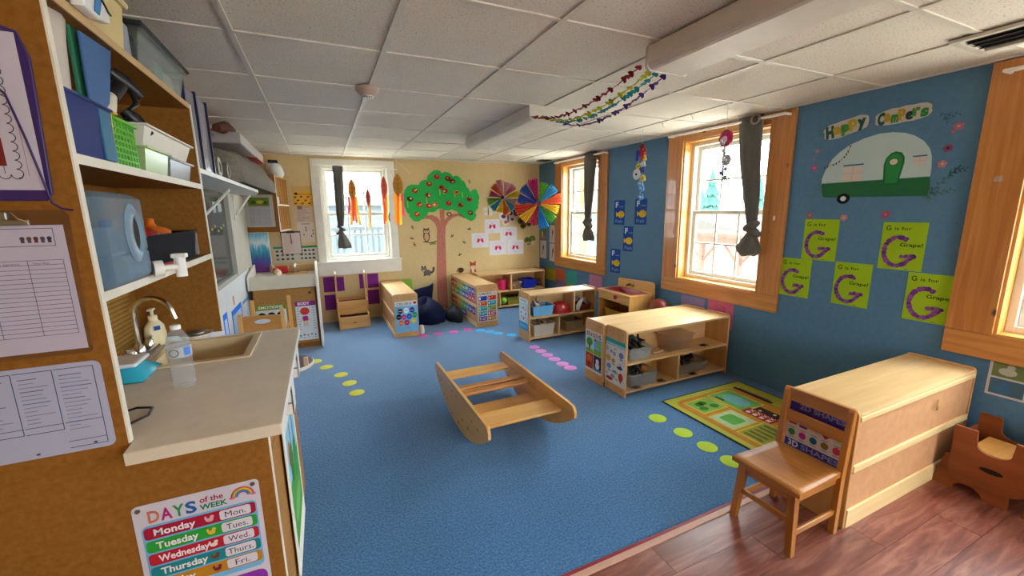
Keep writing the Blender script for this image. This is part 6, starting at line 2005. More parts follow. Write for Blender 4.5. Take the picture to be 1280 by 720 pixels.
# ------------------------------------------------------------------ right wall: art work
FR = XR - 0.0005
def rsheet(name, label, cat, y1, z0, y0, z1, col, group=None, mat=None):
    """y1 = left edge as seen (larger y)"""
    return sheet(name, label, cat, (FR, y1, z0), NY, ZA, y1 - y0, z1 - z0, col, group=group, mat=mat)
# camper van mural
t = thing('camper_mural', 'green and white camper trailer painted on the blue wall', 'mural', (FR, 1.55, 1.53))
def wl(y): return 1.93 - y           # wall metres from the left side of the mural
p = Print((FR, 1.93, 1.50), NY, ZA, 0.0008)
body = [(1.851, 1.664), (1.852, 1.70), (1.835, 1.76), (1.80, 1.83), (1.76, 1.872), (1.70, 1.915), (1.62, 1.945), (1.54, 1.961), (1.47, 1.958), (1.41, 1.944), (1.36, 1.92), (1.313, 1.882), (1.28, 1.835), (1.265, 1.789), (1.258, 1.72), (1.258, 1.669)]
p.poly([(wl(y), z - 1.5) for y, z in body][::-1], 'b9cfd0')
p.poly([(wl(y), z - 1.5) for y, z in [(1.852, 1.667), (1.835, 1.575), (1.815, 1.567), (1.256, 1.557), (1.25, 1.60), (1.258, 1.672)]], '2b6a45').up()
p.ell(wl(1.70), 0.055, 0.040, 0.036, '14181c', 20)
p.poly([(wl(y), z - 1.5) for y, z in [(1.484, 1.631), (1.495, 1.76), (1.488, 1.80), (1.465, 1.83), (1.44, 1.838), (1.41, 1.828), (1.393, 1.80), (1.39, 1.765), (1.408, 1.631)]], '1f6f3a')
p.rect(wl(1.721), 0.172, wl(1.608), 0.275, 'd5c8be').rect(wl(1.35), 0.24, wl(1.287), 0.294, 'cfc6c2')
p.up()
p.poly([(wl(y), z - 1.5) for y, z in [(1.474, 1.645), (1.484, 1.76), (1.478, 1.795), (1.46, 1.818), (1.44, 1.825), (1.415, 1.815), (1.403, 1.795), (1.401, 1.765), (1.415, 1.645)]], '2f8a4a')
p.ell(wl(1.70), 0.055, 0.018, 0.017, 'dadfe2', 14)
p.line([(wl(1.724), 0.278), (wl(1.605), 0.278)], 0.010, '3a6fa8').line([(wl(1.352), 0.296), (wl(1.285), 0.296)], 0.008, '4a6f88')
p.line([(wl(1.664), 0.172), (wl(1.664), 0.275)], 0.003, '9fb2c0').line([(wl(1.721), 0.223), (wl(1.608), 0.223)], 0.003, '9fb2c0').line([(wl(1.318), 0.24), (wl(1.318), 0.294)], 0.002, '9fb2c0').line([(wl(1.35), 0.268), (wl(1.287), 0.268)], 0.002, '9fb2c0').up()
p.ell(wl(1.444), 0.275, 0.026, 0.023, '1f5f34', 16).up().ell(wl(1.444), 0.275, 0.021, 0.0185, 'd9cfc4', 16)
bp = [(1.842, 1.784), (1.81, 1.79), (1.775, 1.80), (1.745, 1.82), (1.72, 1.848), (1.705, 1.88), (1.697, 1.912)]
p.line([(wl(y), z - 1.5) for y, z in bp], 0.0025, '5a5660').up()
for i in range(12):
    f = i / 11 * (len(bp) - 1.01)
    k = int(f)
    y = bp[k][0] + (bp[k + 1][0] - bp[k][0]) * (f - k)
    z = bp[k][1] + (bp[k + 1][1] - bp[k][1]) * (f - k) - 1.5
    p.poly([(wl(y) - 0.006, z), (wl(y) + 0.006, z - 0.002), (wl(y) + 0.002, z - 0.018)], ['3a2f6a', '8a2a5a', 'b9b35a', '4f2a5a'][i % 4])
p.build(t, 'painted_trailer')
p = Print((FR, 1.93, 1.50), NY, ZA, 0.0006)
rn = random.Random(12)
def sprig(y, z, dy, dz, col, n):
    for i in range(n):
        f = i / (n - 1)
        a = math.atan2(dz, -dy) + (0.9 if i % 2 else -0.9)
        u, v = wl(y + dy * f), z + dz * f - 1.5
        L = 0.028 * (1 - 0.3 * f)
        p.poly([(u, v), (u + L * 0.5 * math.cos(a + 0.35), v + L * 0.5 * math.sin(a + 0.35)), (u + L * math.cos(a), v + L * math.sin(a)), (u + L * 0.5 * math.cos(a - 0.35), v + L * 0.5 * math.sin(a - 0.35))], col)
    p.line([(wl(y), z - 1.5), (wl(y + dy), z + dz - 1.5)], 0.003, col)
for a in ((1.25, 1.575, -0.09, 0.11, '3f6a5a', 9), (1.26, 1.56, -0.11, 0.03, '4a6f58', 9), (1.27, 1.56, -0.03, -0.03, '5f7a5a', 5), (1.18, 1.67, -0.045, 0.04, '3a6068', 6), (1.16, 1.70, -0.05, 0.0, '3a6068', 6), (1.86, 1.56, 0.06, 0.13, '5a8088', 9), (1.85, 1.60, 0.03, 0.13, '4f7680', 8), (1.25, 2.03, -0.03, -0.05, '3d5f7d', 5), (1.24, 2.00, -0.06, 0.01, '3d5f7d', 5), (1.88, 2.0, 0.03, 0.05, '4a7a70', 5)):
    sprig(*a)
p.build(t, 'painted_leaves')
for k, (y, z, c, cc, r) in enumerate(((1.913, 1.782, 'b5588a', 'd98aa8', 0.020), (1.905, 1.90, 'a8788a', 'c9949f', 0.015), (1.925, 1.845, '8a708f', 'a888a0', 0.012), (1.20, 1.825, '8f4a6a', '3a2f4a', 0.020), (1.213, 1.738, 'c08a90', 'e0b0a8', 0.020), (1.905, 1.440, 'b5607a', 'cf8a94', 0.021), (1.68, 1.425, 'b98a84', 'd6a896', 0.021), (1.446, 1.447, 'b05a78', 'c87a90', 0.024), (1.17, 1.94, 'b0707f', 'cf9a90', 0.022), (1.192, 1.915, '9a6a7f', 'c08a94', 0.012))):
    p = Print((FR, 1.93, 1.50), NY, ZA, 0.0006)
    for i in range(5):
        a = 2 * PI * i / 5 + k
        p.ell(wl(y) + r * 0.65 * math.cos(a), z - 1.5 + r * 0.65 * math.sin(a), r * 0.5, r * 0.5, c, 9)
    p.up().ell(wl(y), z - 1.5, r * 0.35, r * 0.35, cc, 8)
    p.build(t, 'painted_flower')
# Happy Campers lettering cut-outs
def cutout(label, y1, z0, w, h, rot, txt, cols):
    t = thing('lettering_cutout', label, 'sign', (FR, y1 - w / 2, z0), 'cut-out letter signs above the mural')
    U = Vector((0, -math.cos(rot), math.sin(rot)))
    V = Vector((0, math.sin(rot), math.cos(rot)))
    o = Vector((FR - 0.001, y1, z0))
    rn = random.Random(len(txt))
    pts = []
    n = 26
    for i in range(n):
        a = 2 * PI * i / n
        sx, sy = math.cos(a), math.sin(a)
        k = 1 / max(abs(sx) ** 4 + abs(sy) ** 4, 1e-6) ** 0.25
        pts.append((w / 2 + sx * k * w / 2 * rn.uniform(0.97, 1.03), h / 2 + sy * k * h / 2 * rn.uniform(0.92, 1.08)))
    mb = MB()
    nn = U.cross(V)
    vs = [o + U * a + V * b for a, b in pts] + [o + U * a + V * b + nn * 0.002 for a, b in pts]
    mb.add(vs, [list(range(n))[::-1], list(range(n, 2 * n))] + [(i, (i + 1) % n, (i + 1) % n + n, i + n) for i in range(n)], paper('c9c4c0'))
    mb.build('paper_backing', t)
    p = Print(o, U, V, 0.0028)
    x = w * 0.06
    step = w * 0.90 / len(txt)
    for i, c in enumerate(txt):
        big = c.isupper()
        hh = h * (0.70 if big else 0.62)
        p.up(1 if i % 2 else 0)
        p.text(c, x + step * (i + 0.42), h * 0.17 + (0.012 if i % 2 else -0.002) + (0.012 if c in 'py' else 0), hh, cols[i % len(cols)], step * (1.08 if c not in 'i' else 0.4), 'c', 0.07, rot=0.05 * (1 if i % 2 else -1))
    p.build(t, 'cutout_letters')
cutout('white cut-out sign reading Happy above the camper mural', 1.862, 1.957, 0.265, 0.105, 0.19, 'Happy', ['1f5a4a', 'b9a23a', '4f9a3a', 'b9a23a', '1f5a4a'])
cutout('white cut-out sign reading Campers above the camper mural', 1.572, 2.000, 0.275, 0.095, 0.06, 'Campers', ['1f5a4a', 'b59a35', '2f8a3f', 'b59a35', '1f4a4a', '4f9a3a', '2f8a3f'])
# G is for Grape sheets
def gsheet(label, y1, z0, y0, z1, seed):
    ob, p = rsheet('letter_g_sheet', label, 'artwork', y1, z0, y0, z1, '9fc41f', 'letter G grape sheets')
    w, h = y1 - y0, z1 - z0
    p.text('G', 0.018, h - 0.050, 0.030, '2a3f18', 0.026, bold=0.01).text('is for', 0.062, h - 0.048, 0.020, '2a3f18', 0.085, bold=0.01).text('Grape!', w * 0.45, h * 0.5, 0.022, '2a3f18', w * 0.50, bold=0.015).line([(0.14, 0.009), (0.16, 0.007)], 0.003, '2a3a1a')
    p.build(ob)
    rn = random.Random(seed)
    q = MB()
    c0 = (w * 0.42, h * 0.39)
    path = [(c0[0] + 0.070 * math.cos(math.radians(a)), c0[1] + 0.090 * math.sin(math.radians(a))) for a in range(62, 325, 9)]
    path += [(c0[0] + 0.066, c0[1] - 0.042), (c0[0] + 0.066, c0[1] - 0.028), (c0[0] + 0.045, c0[1] - 0.026), (c0[0] + 0.024, c0[1] - 0.030), (c0[0] + 0.083, c0[1] - 0.028)]
    cols = ['7a3a86', '8f4f98', '6b2f7a', '9a5aa0']
    for i, (u, v) in enumerate(path):
        n = 7
        a0 = rn.uniform(0, 6)
        r = rn.uniform(0.012, 0.0165)
        d = 0.0022 + 0.0007 * (i % 3)
        ring = [(FR - 0.0015 - d, y1 - u - r * rn.uniform(0.8, 1.15) * math.cos(a0 + 2 * PI * k / n), z0 + v + r * rn.uniform(0.8, 1.15) * math.sin(a0 + 2 * PI * k / n)) for k in range(n)]
        back = [(FR - 0.0016, y, z) for x, y, z in ring]
        q.add(ring + back, [list(range(n))[::-1]] + [(k, (k + 1) % n, n + (k + 1) % n, n + k) for k in range(n)], flat(cols[i % 4], 0.85, var=0.15))
    q.build('torn_paper_letter', ob, label='letter G made of torn purple paper')
gsheet('lime G is for Grape sheet, upper row, nearest the middle window', 1.932, 1.112, 1.701, 1.411, 1)
gsheet('lime G is for Grape sheet, upper row, toward the nearest window', 1.448, 1.098, 1.225, 1.398, 2)
gsheet('lime G is for Grape sheet, lower row, touching the middle window trim', 2.077, 0.813, 1.851, 1.110, 3)
gsheet('lime G is for Grape sheet, lower row, second from the middle window', 1.693, 0.813, 1.471, 1.115, 4)
gsheet('lime G is for Grape sheet, lower row, touching the nearest window trim', 1.282, 0.793, 1.058, 1.092, 5)
# F is for Fish sheets, slightly bowed
def fsheet(label, y1, z0, w, h, seed):
    t = thing('letter_f_sheet', label, 'artwork', (FR, y1 - w / 2, z0), 'letter F fish sheets')
    t.rotation_euler = (0, 0, 0.10)
    mb = MB(); mb.box(-0.0065, -w / 2, 0, -0.005, w / 2, h, paper('1f4a9a'))
    mb.build('sheet', t, local=True)
    p = Print((-0.0066, w / 2, 0), NY, ZA)
    p.text('F', 0.025, h - 0.085, 0.062, 'c9d6ea', 0.045, bold=0.04).text('is for', 0.085, h - 0.085, 0.020, '9fb2d6', 0.075).text('Fish', 0.03, 0.022, 0.040, '8fa6d0', 0.11)
    cx, cy = w * 0.55, h * 0.42
    p.ell(cx, cy, 0.055, 0.042, 'd9b52a', 16).poly([(cx - 0.045, cy), (cx - 0.085, cy + 0.035), (cx - 0.08, cy - 0.035)], 'd9b52a').up().ell(cx + 0.03, cy + 0.010, 0.006, 0.006, '1c1c1c', 8).line([(cx, cy + 0.03), (cx - 0.005, cy - 0.03)], 0.004, 'a8801a')
    p.mb.build('printed_design', t, local=True)
fsheet('blue F is for Fish sheet, upper left of the four', 4.175, 1.32, 0.215, 0.293, 1)
fsheet('blue F is for Fish sheet, upper right of the four', 3.80, 1.33, 0.21, 0.29, 2)
fsheet('blue F is for Fish sheet, just below the upper right one', 3.99, 1.008, 0.17, 0.297, 3)
fsheet('blue F is for Fish sheet, lowest of the four', 4.22, 0.718, 0.20, 0.30, 4)
for k, (y1, z0, y0, z1, l) in enumerate(((5.806, 0.998, 5.625, 1.273, 'upper right'), (5.803, 0.70, 5.60, 0.982, 'lower right'), (6.115, 0.722, 5.912, 1.016, 'left, under the carrot'))):
    ob, p = rsheet('carrot_drawing', 'small white sheet with a brown stroke in the blue corner, %s' % l, 'drawing', y1, z0, y0, z1, 'cdc6c8')
    w, h = y1 - y0, z1 - z0
    p.poly([(w * 0.55, h * 0.80), (w * 0.68, h * 0.62), (w * 0.52, h * 0.40), (w * 0.44, h * 0.18), (w * 0.36, h * 0.20), (w * 0.44, h * 0.45), (w * 0.42, h * 0.62)], '8a4a5a')
    p.build(ob)
t = thing('paper_carrot', 'orange and green paper carrot above the left small white sheet', 'artwork', (FR, 6.03, 1.03))
p = Print((FR, 6.14, 1.02), NY, ZA, 0.001)
p.ell(0.11, 0.06, 0.075, 0.045, 'd0762a', 12).up().ell(0.06, 0.11, 0.05, 0.05, '6f9a3a', 10).ell(0.15, 0.13, 0.05, 0.055, '5a8a30', 10).up().ell(0.10, 0.10, 0.02, 0.05, 'e6d7b0', 8)
p.build(t)
for n_, l, y1, z0, y0, z1, c in (('paper_square', 'rounded yellow paper low on the blue wall by the corner shelf', 5.93, 0.385, 5.61, 0.575, 'b5a028'), ('paper_square', 'orange paper square low on the blue wall', 5.595, 0.42, 5.32, 0.61, 'c8603a'), ('paper_square', 'teal paper square low on the blue wall', 5.29, 0.42, 5.01, 0.627, '3fa39a'), ('paper_square', 'lavender paper square under the orange one', 5.592, 0.30, 5.315, 0.417, '8a7aa0'), ('paper_square', 'olive paper scrap under the teal square', 5.29, 0.33, 5.10, 0.415, '9a9a3a'), ('paper_square', 'pink paper square under the far right window', 4.69, 0.42, 4.405, 0.628, 'c9809a'), ('paper_square', 'lavender paper square under the middle right window', 3.062, 0.42, 2.775, 0.632, '9a85b0'), ('paper_square', 'bright pink paper with red scribble under the middle right window', 2.735, 0.40, 2.46, 0.645, 'd06a8f')):
    ob, p = rsheet(n_, l, 'paper', y1, z0, y0, z1, c, 'coloured papers low on the blue wall')
    if 'scribble' in l:
        rn = random.Random(4)
        p.line([(0.06 + 0.15 * rn.random(), 0.10 + 0.12 * rn.random()) for _ in range(14)], 0.003, 'b83a5a').build(ob)
# photo sheet under the nearest window
ob, p = rsheet('photo_sheet', 'sheet of four printed photos under the nearest right window', 'photos', 0.868, 0.455, 0.58, 0.665, 'c9c9cc')
for i, (u, v, c, c2) in enumerate(((0.012, 0.11, '6f7f4a', 'b9c0a0'), (0.15, 0.11, '7f8a3a', '5a6f2f'), (0.012, 0.012, '4a6a7f', '8a6a5a'), (0.15, 0.012, '6a6f4a', '3f4f3a'))):
    p.rect(u, v, u + 0.128, v + 0.088, c)
p.up()
for i, (u, v, c) in enumerate(((0.07, 0.155, 'b9bdb0'), (0.21, 0.15, '5f7a2f'), (0.06, 0.05, '3f6f9a'), (0.22, 0.055, 'b9b6a0'))):
    p.ell(u, v - 0.01, 0.035, 0.022, c, 12).ell(u + 0.01, v + 0.018, 0.016, 0.014, c, 10)
p.build(ob)
mb = MB(); mb.box(XR - 0.028, 2.150, 1.40, XR - 0.023, 2.165, 1.435, M_WHITE, 0.002)
one(mb, 'wall_hook', 'small white stick-on hook on the middle right window trim', 'hook')
mb = MB(); mb.box(XR - 0.028, 0.955, 1.62, XR - 0.023, 0.985, 1.65, M_PET, 0.002)
one(mb, 'wall_hook', 'small clear stick-on hook on the nearest right window trim', 'hook')

# ------------------------------------------------------------------ posters on the shelf ends
def end_sheet(label, y1, z0, y0, z1, X, col, name='poster'):
    return sheet(name, label, 'poster', (X, y1, z0), NY, ZA, y1 - y0, z1 - z0, col)
ob, p = end_sheet('seasons poster on the end of the double shelf', 2.962, 0.09, 2.722, 0.46, 2.0785, 'dcdad6')
w, h = 0.24, 0.37
for i, c in enumerate('SEASONS'):
    p.text(c, 0.012 + i * 0.031, h - 0.052, 0.036, ['2a2f6a', 'b0302a', '2a2a2a', '3a7a3a', '2a2f6a', 'c07a2a', '2a2a2a'][i], 0.026, bold=0.02)
p.rect(0.006, 0.165, 0.118, 0.31, 'a5d6e6').rect(0.124, 0.165, 0.236, 0.31, '5fb2dd').rect(0.006, 0.02, 0.118, 0.16, 'b03a22').rect(0.124, 0.02, 0.236, 0.16, '3a2f5a').up()
p.rect(0.006, 0.165, 0.118, 0.20, '7fb04a').rect(0.052, 0.185, 0.072, 0.245, '6a4526').ell(0.062, 0.265, 0.045, 0.038, '4f9a3a', 14).rect(0.124, 0.165, 0.236, 0.215, '7fa83a').ell(0.20, 0.26, 0.03, 0.035, '8fae3a', 12).ell(0.142, 0.295, 0.014, 0.014, 'c8502a', 10).rect(0.05, 0.03, 0.066, 0.09, '5a2a18').ell(0.06, 0.11, 0.042, 0.036, 'd9622a', 12).ell(0.18, 0.07, 0.03, 0.03, 'e6e9f0', 12).ell(0.18, 0.112, 0.022, 0.022, 'e6e9f0', 12).rect(0.124, 0.02, 0.236, 0.045, '3f7fc0')
p.build(ob)
ob, p = end_sheet('vehicle picture poster on the end of the double shelf', 2.722 - 0.015, 0.07, 2.452, 0.455, 2.1035, 'd3d6da')
w, h = 0.255, 0.385
p.rect(0, h - 0.055, w, h, '3f9a9a').up().rect(0, h - 0.052, w, h - 0.035, '9fd0d4')
for i, (u, v, ru, rv, c) in enumerate(((0.03, 0.29, 0.014, 0.024, 'b5b0c4'), (0.08, 0.275, 0.018, 0.016, '8aa0a8'), (0.12, 0.265, 0.020, 0.018, '8a9fa0'), (0.205, 0.27, 0.028, 0.026, '7f6fb0'), (0.045, 0.21, 0.030, 0.028, 'c99a2a'), (0.11, 0.20, 0.022, 0.020, 'b98a3a'), (0.055, 0.14, 0.028, 0.022, '6a8ac0'), (0.13, 0.105, 0.042, 0.016, '9fa8b5'), (0.19, 0.16, 0.038, 0.014, '3f4f5f'), (0.105, 0.065, 0.030, 0.016, '7f8a94'), (0.065, 0.035, 0.045, 0.016, 'b5232a'), (0.205, 0.085, 0.030, 0.036, 'c0301f'))):
    p.ell(u, v, ru, rv, c, 12)
p.up()
for u, v, c in ((0.13, 0.305, 'd88aa8'), (0.205, 0.235, '5a8ac0'), (0.06, 0.105, '5f7fb5'), (0.19, 0.19, 'd88aa8'), (0.03, 0.075, 'd88aa0'), (0.155, 0.05, '7fb05a'), (0.11, 0.17, '8aa88a')):
    p.rect(u - 0.018, v - 0.006, u + 0.018, v + 0.006, c)
p.poly([(0.19, 0.062), (0.22, 0.062), (0.21, 0.035), (0.20, 0.035)], '9a3a1f').poly([(0.17, 0.16), (0.22, 0.155), (0.205, 0.185)], '2a333f').rect(0.11, 0.108, 0.15, 0.118, '3a4f7a')
p.build(ob)
ob, p = end_sheet('wheel diagram poster on the end of the sky blue tub shelf', 4.315, 0.125, 4.087, 0.50, 2.0635, 'b9d3df')
w, h = 0.228, 0.375
p.rect(0, h - 0.05, w, h, 'd9dde0').rect(0, 0, w, 0.09, '3fa0d6').up()
for i in range(9):
    p.rect(0.03 + i * 0.019, h - 0.035, 0.042 + i * 0.019, h - 0.016, ['7f8a94', '9a8f9f'][i % 2])
p.ell(w / 2, 0.20, 0.095, 0.10, 'dcdfe6', 20).up()
for i in range(8):
    a = 2 * PI * i / 8
    p.ell(w / 2 + 0.06 * math.cos(a), 0.20 + 0.065 * math.sin(a), 0.018, 0.018, ['5f8fd0', 'd08fa8', '6a7a8a', 'a8b5c0'][i % 4], 10)
for i in range(4):
    p.rect(0.03 + i * 0.045, 0.03, 0.06 + i * 0.045, 0.065, '7fc4ea')
p.build(ob)
# number poster on the near end of the number shelf
NYF = 4.9235
ob, p = sheet('numbers_poster', 'numbers one to ten poster on the end of the maple shelf', 'poster', (1.755, NYF, 0.075), XA, ZA, 0.268, 0.395, 'd3cdc0')
for i, c in enumerate('NUMBERS'):
    p.text(c, 0.012 + i * 0.026, 0.358, 0.028, ['3a7a8a', 'b0304a', '5a3a7a', 'c0562a', '3a6a3a', '2a4f8a', '7a2f5a'][i], 0.022, bold=0.02)
p.text('1-10', 0.20, 0.362, 0.022, '8a4a5a', 0.05)
cs = ['1f3fa8', 'c0302a', 'd05a22', '2a8fb0', '2f9a94', '5f8f22', '1f94b0', 'b52a6a', '8f2a86', 'a86a1a']
for i in range(10):
    c, r = i % 2, i // 2
    u, v = 0.012 + c * 0.127, 0.282 - r * 0.068
    p.rect(u, v, u + 0.118, v + 0.060, cs[i])
p.up()
for i in range(10):
    c, r = i % 2, i // 2
    u, v = 0.012 + c * 0.127, 0.282 - r * 0.068
    p.text(str(i + 1), u + 0.008, v + 0.012, 0.036, 'e9e4dc', 0.022 if i < 9 else 0.034, bold=0.02)
    for k in range(i + 1):
        p.ell(u + 0.052 + (k % 5) * 0.013, v + 0.038 - (k // 5) * 0.018, 0.0055, 0.0065, ['8fd0e0', 'e8c08a', 'e9d05a', 'd9e6c0'][i % 4], 8)
p.build(ob)
# alphabet strips along the side of the number shelf (its back, facing the bean bag)
AX = 1.7405
cols = ['c23a2a', 'd0602a', 'd9a02a', '8fae2a', '2f9a4a', '2a94a8', '2a5fb5', '6a3aa0', 'b02a7a']
def strip(label, y1, z0, y0, z1, n, rows, letters):
    ob, p = sheet('alphabet_strip', label, 'poster', (AX, y1, z0), NY, ZA, y1 - y0, z1 - z0, 'c9c0b0')
    w, h = y1 - y0, z1 - z0
    for r in range(rows):
        for i in range(n):
            k = (r * n + i)
            u, v = i * w / n, h - (r + 1) * h / rows
            p.rect(u + 0.004, v + 0.003, u + w / n - 0.004, v + h / rows - 0.003, cols[(i + 2 * r) % 9])
    p.up()
    for r in range(rows):
        for i in range(n):
            k = (r * n + i)
            if k < len(letters):
                u, v = i * w / n, h - (r + 1) * h / rows
                p.text(letters[k] + letters[k].lower(), u + w / n * 0.5, v + h / rows * 0.28, h / rows * 0.42, 'eee8e0', w / n * 0.66, 'c', 0.02)
    p.build(ob)
strip('alphabet strip with rainbow tiles, upper half of the number shelf side', 6.04, 0.315, 4.975, 0.515, 8, 2, 'ABCDEFGHIJKLMNOP')
strip('alphabet strip with rainbow tiles, lower half of the number shelf side', 6.04, 0.155, 4.975, 0.262, 8, 1, 'QRSTUVWX')
ob, p = sheet('shape_card', 'small teal and purple card low on the number shelf side', 'poster', (AX, 5.62, 0.065), NY, ZA, 0.27, 0.085, '2a94a8')
p.rect(0.14, 0.0, 0.27, 0.085, '5a3a94').up().text('YyZz', 0.135, 0.026, 0.034, 'e9e4dc', 0.20, 'c', 0.02)
p.build(ob)
# colours poster
ob, p = sheet('colors_poster', 'colors chart with round swatches on the end of the left maple shelf', 'poster', (0.712, 4.9485, 0.065), XA, ZA, 0.268, 0.385, '6fb5de')
p.rect(0, 0.325, 0.268, 0.385, 'd8d2cc').up()
for i, c in enumerate('COLORS'):
    p.text(c, 0.022 + i * 0.030, 0.338, 0.030, ['8a5a3a', '2a2a2a', '3a8f4a', '4a2f8a', 'c0502a', '2a5fb5'][i], 0.025, bold=0.02)
p.ell(0.232, 0.358, 0.014, 0.013, 'b5202a', 12).ell(0.246, 0.358, 0.014, 0.013, 'b5202a', 12).poly([(0.221, 0.353), (0.257, 0.353), (0.239, 0.335)], 'b5202a')
for i, (u, v, c) in enumerate(((0.062, 0.265, '5a3420'), (0.132, 0.268, 'dfe3e6'), (0.202, 0.268, '3a2286'), (0.040, 0.195, '17181c'), (0.100, 0.188, 'c9308f'), (0.165, 0.192, '1f52c0'), (0.230, 0.205, '1f8f3f'), (0.062, 0.118, 'd5672a'), (0.132, 0.118, 'c0202f'), (0.215, 0.130, 'e0c52a'))):
    p.ell(u, v, 0.031, 0.034, c, 18)
p.arc(0.134, 0.025, 0.038, 20, 160, 0.006, '8a7a9a').ell(0.134, 0.04, 0.02, 0.010, 'a89a8a', 10)
p.up()
for i, (u, v, s_) in enumerate(((0.062, 0.265, 'brown'), (0.132, 0.268, 'white'), (0.202, 0.268, 'purple'), (0.040, 0.195, 'black'), (0.100, 0.188, 'pink'), (0.165, 0.192, 'blue'), (0.230, 0.205, 'green'), (0.062, 0.118, 'orange'), (0.132, 0.118, 'red'), (0.215, 0.130, 'yellow'))):
    p.text(s_, u, v - 0.006, 0.012, '3a4a5a' if s_ == 'white' else 'e0dce0', None if len(s_) < 5 else 0.045, 'c', 0.01)
p.build(ob)
# shapes poster behind the chair
ob, p = end_sheet('shapes poster on the shelf end, seen through the chair back', 1.205, 0.283, 0.93, 0.543, 2.1085, '4a2f94')
w, h = 0.275, 0.26
p.rect(0.0, 0.0, 0.09, 0.045, '2f3fb5').rect(0.006, 0.045, w - 0.006, 0.165, 'cfcad2', 0.008).rect(0, 0.168, w, 0.21, '3f2a86').up()
p.text('2D SHAPES', 0.06, h - 0.038, 0.026, '8f8ac8', 0.20, bold=0.03).text('3D', 0.022, 0.010, 0.030, 'e6e2f0', 0.05, bold=0.03).text('SHAPES', 0.085, 0.012, 0.026, '8a9ad8', 0.17, bold=0.02)
shp = [('half', 'c02a3a'), ('rect', '5a2fa0'), ('trap', 'd0c09a'), ('heart', 'b02a4a'), ('tri', 'a8c07a'), ('oval', '3f8f3a'), ('oval', 'c0309a'), ('oval', '1f6a9a'), ('oval', '8f6a3a'), ('oval', 'c03050')]
for i, (s_, c) in enumerate(shp):
    u, v = 0.035 + (i % 5) * 0.051, 0.136 - (i // 5) * 0.052
    if s_ == 'half': p.ell(u, v - 0.008, 0.019, 0.024, c, 12, 0, 180)
    elif s_ == 'rect': p.rect(u - 0.018, v - 0.010, u + 0.018, v + 0.010, c)
    elif s_ == 'trap': p.poly([(u - 0.019, v - 0.011), (u + 0.019, v - 0.011), (u + 0.010, v + 0.011), (u - 0.010, v + 0.011)], c)
    elif s_ == 'heart': p.ell(u - 0.008, v + 0.004, 0.010, 0.010, c, 10).ell(u + 0.008, v + 0.004, 0.010, 0.010, c, 10).poly([(u - 0.017, v), (u + 0.017, v), (u, v - 0.018)], c)
    elif s_ == 'tri': p.poly([(u - 0.018, v - 0.012), (u + 0.018, v - 0.012), (u, v + 0.016)], c)
    else: p.ell(u, v, 0.017, 0.018, c, 14)
    p.line([(u - 0.014, v - 0.026), (u + 0.014, v - 0.026)], 0.004, '8a8590')
p.build(ob)

# ------------------------------------------------------------------ floor: dots, farm rug, bean bag
def dot(x, y, r, col, label, group):
    mb = MB()
    n = 24
    mb.lathe([(r, 0.0005), (r, 0.0022), (r * 0.97, 0.003), (0, 0.003)], (x, y, 0), flat(col, 0.8, var=0.05), n)
    one(mb, 'floor_dot', label, 'floor dot', (x, y, 0), group)
for i, (x, y) in enumerate(((-0.18, 4.52), (-0.08, 4.294), (0.045, 4.014), (0.105, 3.771), (0.148, 3.529))):
    dot(x, y, 0.062, 'd8d84a', 'yellow dot on the carpet, %s in its row' % ['farthest', 'second farthest', 'middle one', 'second nearest', 'nearest'][i], 'yellow carpet dots')
for i, (x, y) in enumerate(((2.104, 2.082), (2.115, 1.856), (2.12, 1.665), (2.117, 1.491))):
    dot(x, y, 0.062, 'b5d436', 'lime dot on the carpet beside the farm rug, %s from the chair' % ['fourth', 'third', 'second', 'first'][i], 'lime carpet dots')
for i, (x, y) in enumerate(((2.046, 3.899), (2.046, 3.749), (2.046, 3.608), (2.053, 3.471), (2.056, 3.319), (2.069, 3.194))):
    dot(x, y, 0.062, 'e092d8', 'pink dot on the carpet, %s in the row starting at the tub shelf' % ['first', 'second', 'third', 'fourth', 'fifth', 'sixth'][i], 'pink carpet dots')
for i, (x, y) in enumerate(((1.02, 4.90), (1.212, 4.892), (1.408, 4.888), (1.607, 4.907))):
    dot(x, y, 0.062, 'dd62bd', 'magenta dot on the carpet, %s from the colour poster shelf' % ['first', 'second', 'third', 'fourth'][i], 'magenta carpet dots')
for i, (x, y) in enumerate(((1.735, 4.80), (1.816, 4.678), (1.885, 4.568), (2.003, 4.429))):
    dot(x, y, 0.062, '45b4ee', 'bright blue dot on the carpet, %s from the number poster' % ['first', 'second', 'third', 'fourth'][i], 'blue carpet dots')
# rug
ob, p = sheet('farm_play_rug', 'green and yellow farm play rug on the carpet by the double shelf', 'rug', (2.335, 1.26, 0.001), XA, YA, 0.86, 1.0, 'b0b03f', t=0.006)
o = ob
w, h = 0.86, 1.0
def rug(col): return flat(col, 0.95, var=0.15)
p.rect(0.045, 0.03, w - 0.16, h - 0.05, rug('c0862a'), 0.08)
p.up().rect(0.06, 0.045, w - 0.175, h - 0.065, rug('a87a22'), 0.075).up().rect(0.068, 0.053, w - 0.183, h - 0.073, rug('c0862a'), 0.07)
p.up()
for (u0, v0, u1, v1, c) in ((0.12, 0.72, 0.36, 0.89, '8fae4a'), (0.40, 0.62, 0.63, 0.91, '6aa85a'), (0.11, 0.47, 0.34, 0.66, 'b5c068'), (0.11, 0.26, 0.38, 0.43, '9a9a3a'), (0.12, 0.06, 0.37, 0.22, '8fae4a'), (0.42, 0.06, 0.64, 0.36, 'a89a3f')):
    p.rect(u0 - 0.012, v0 - 0.012, u1 + 0.012, v1 + 0.012, rug('c9bf4a'))
p.up()
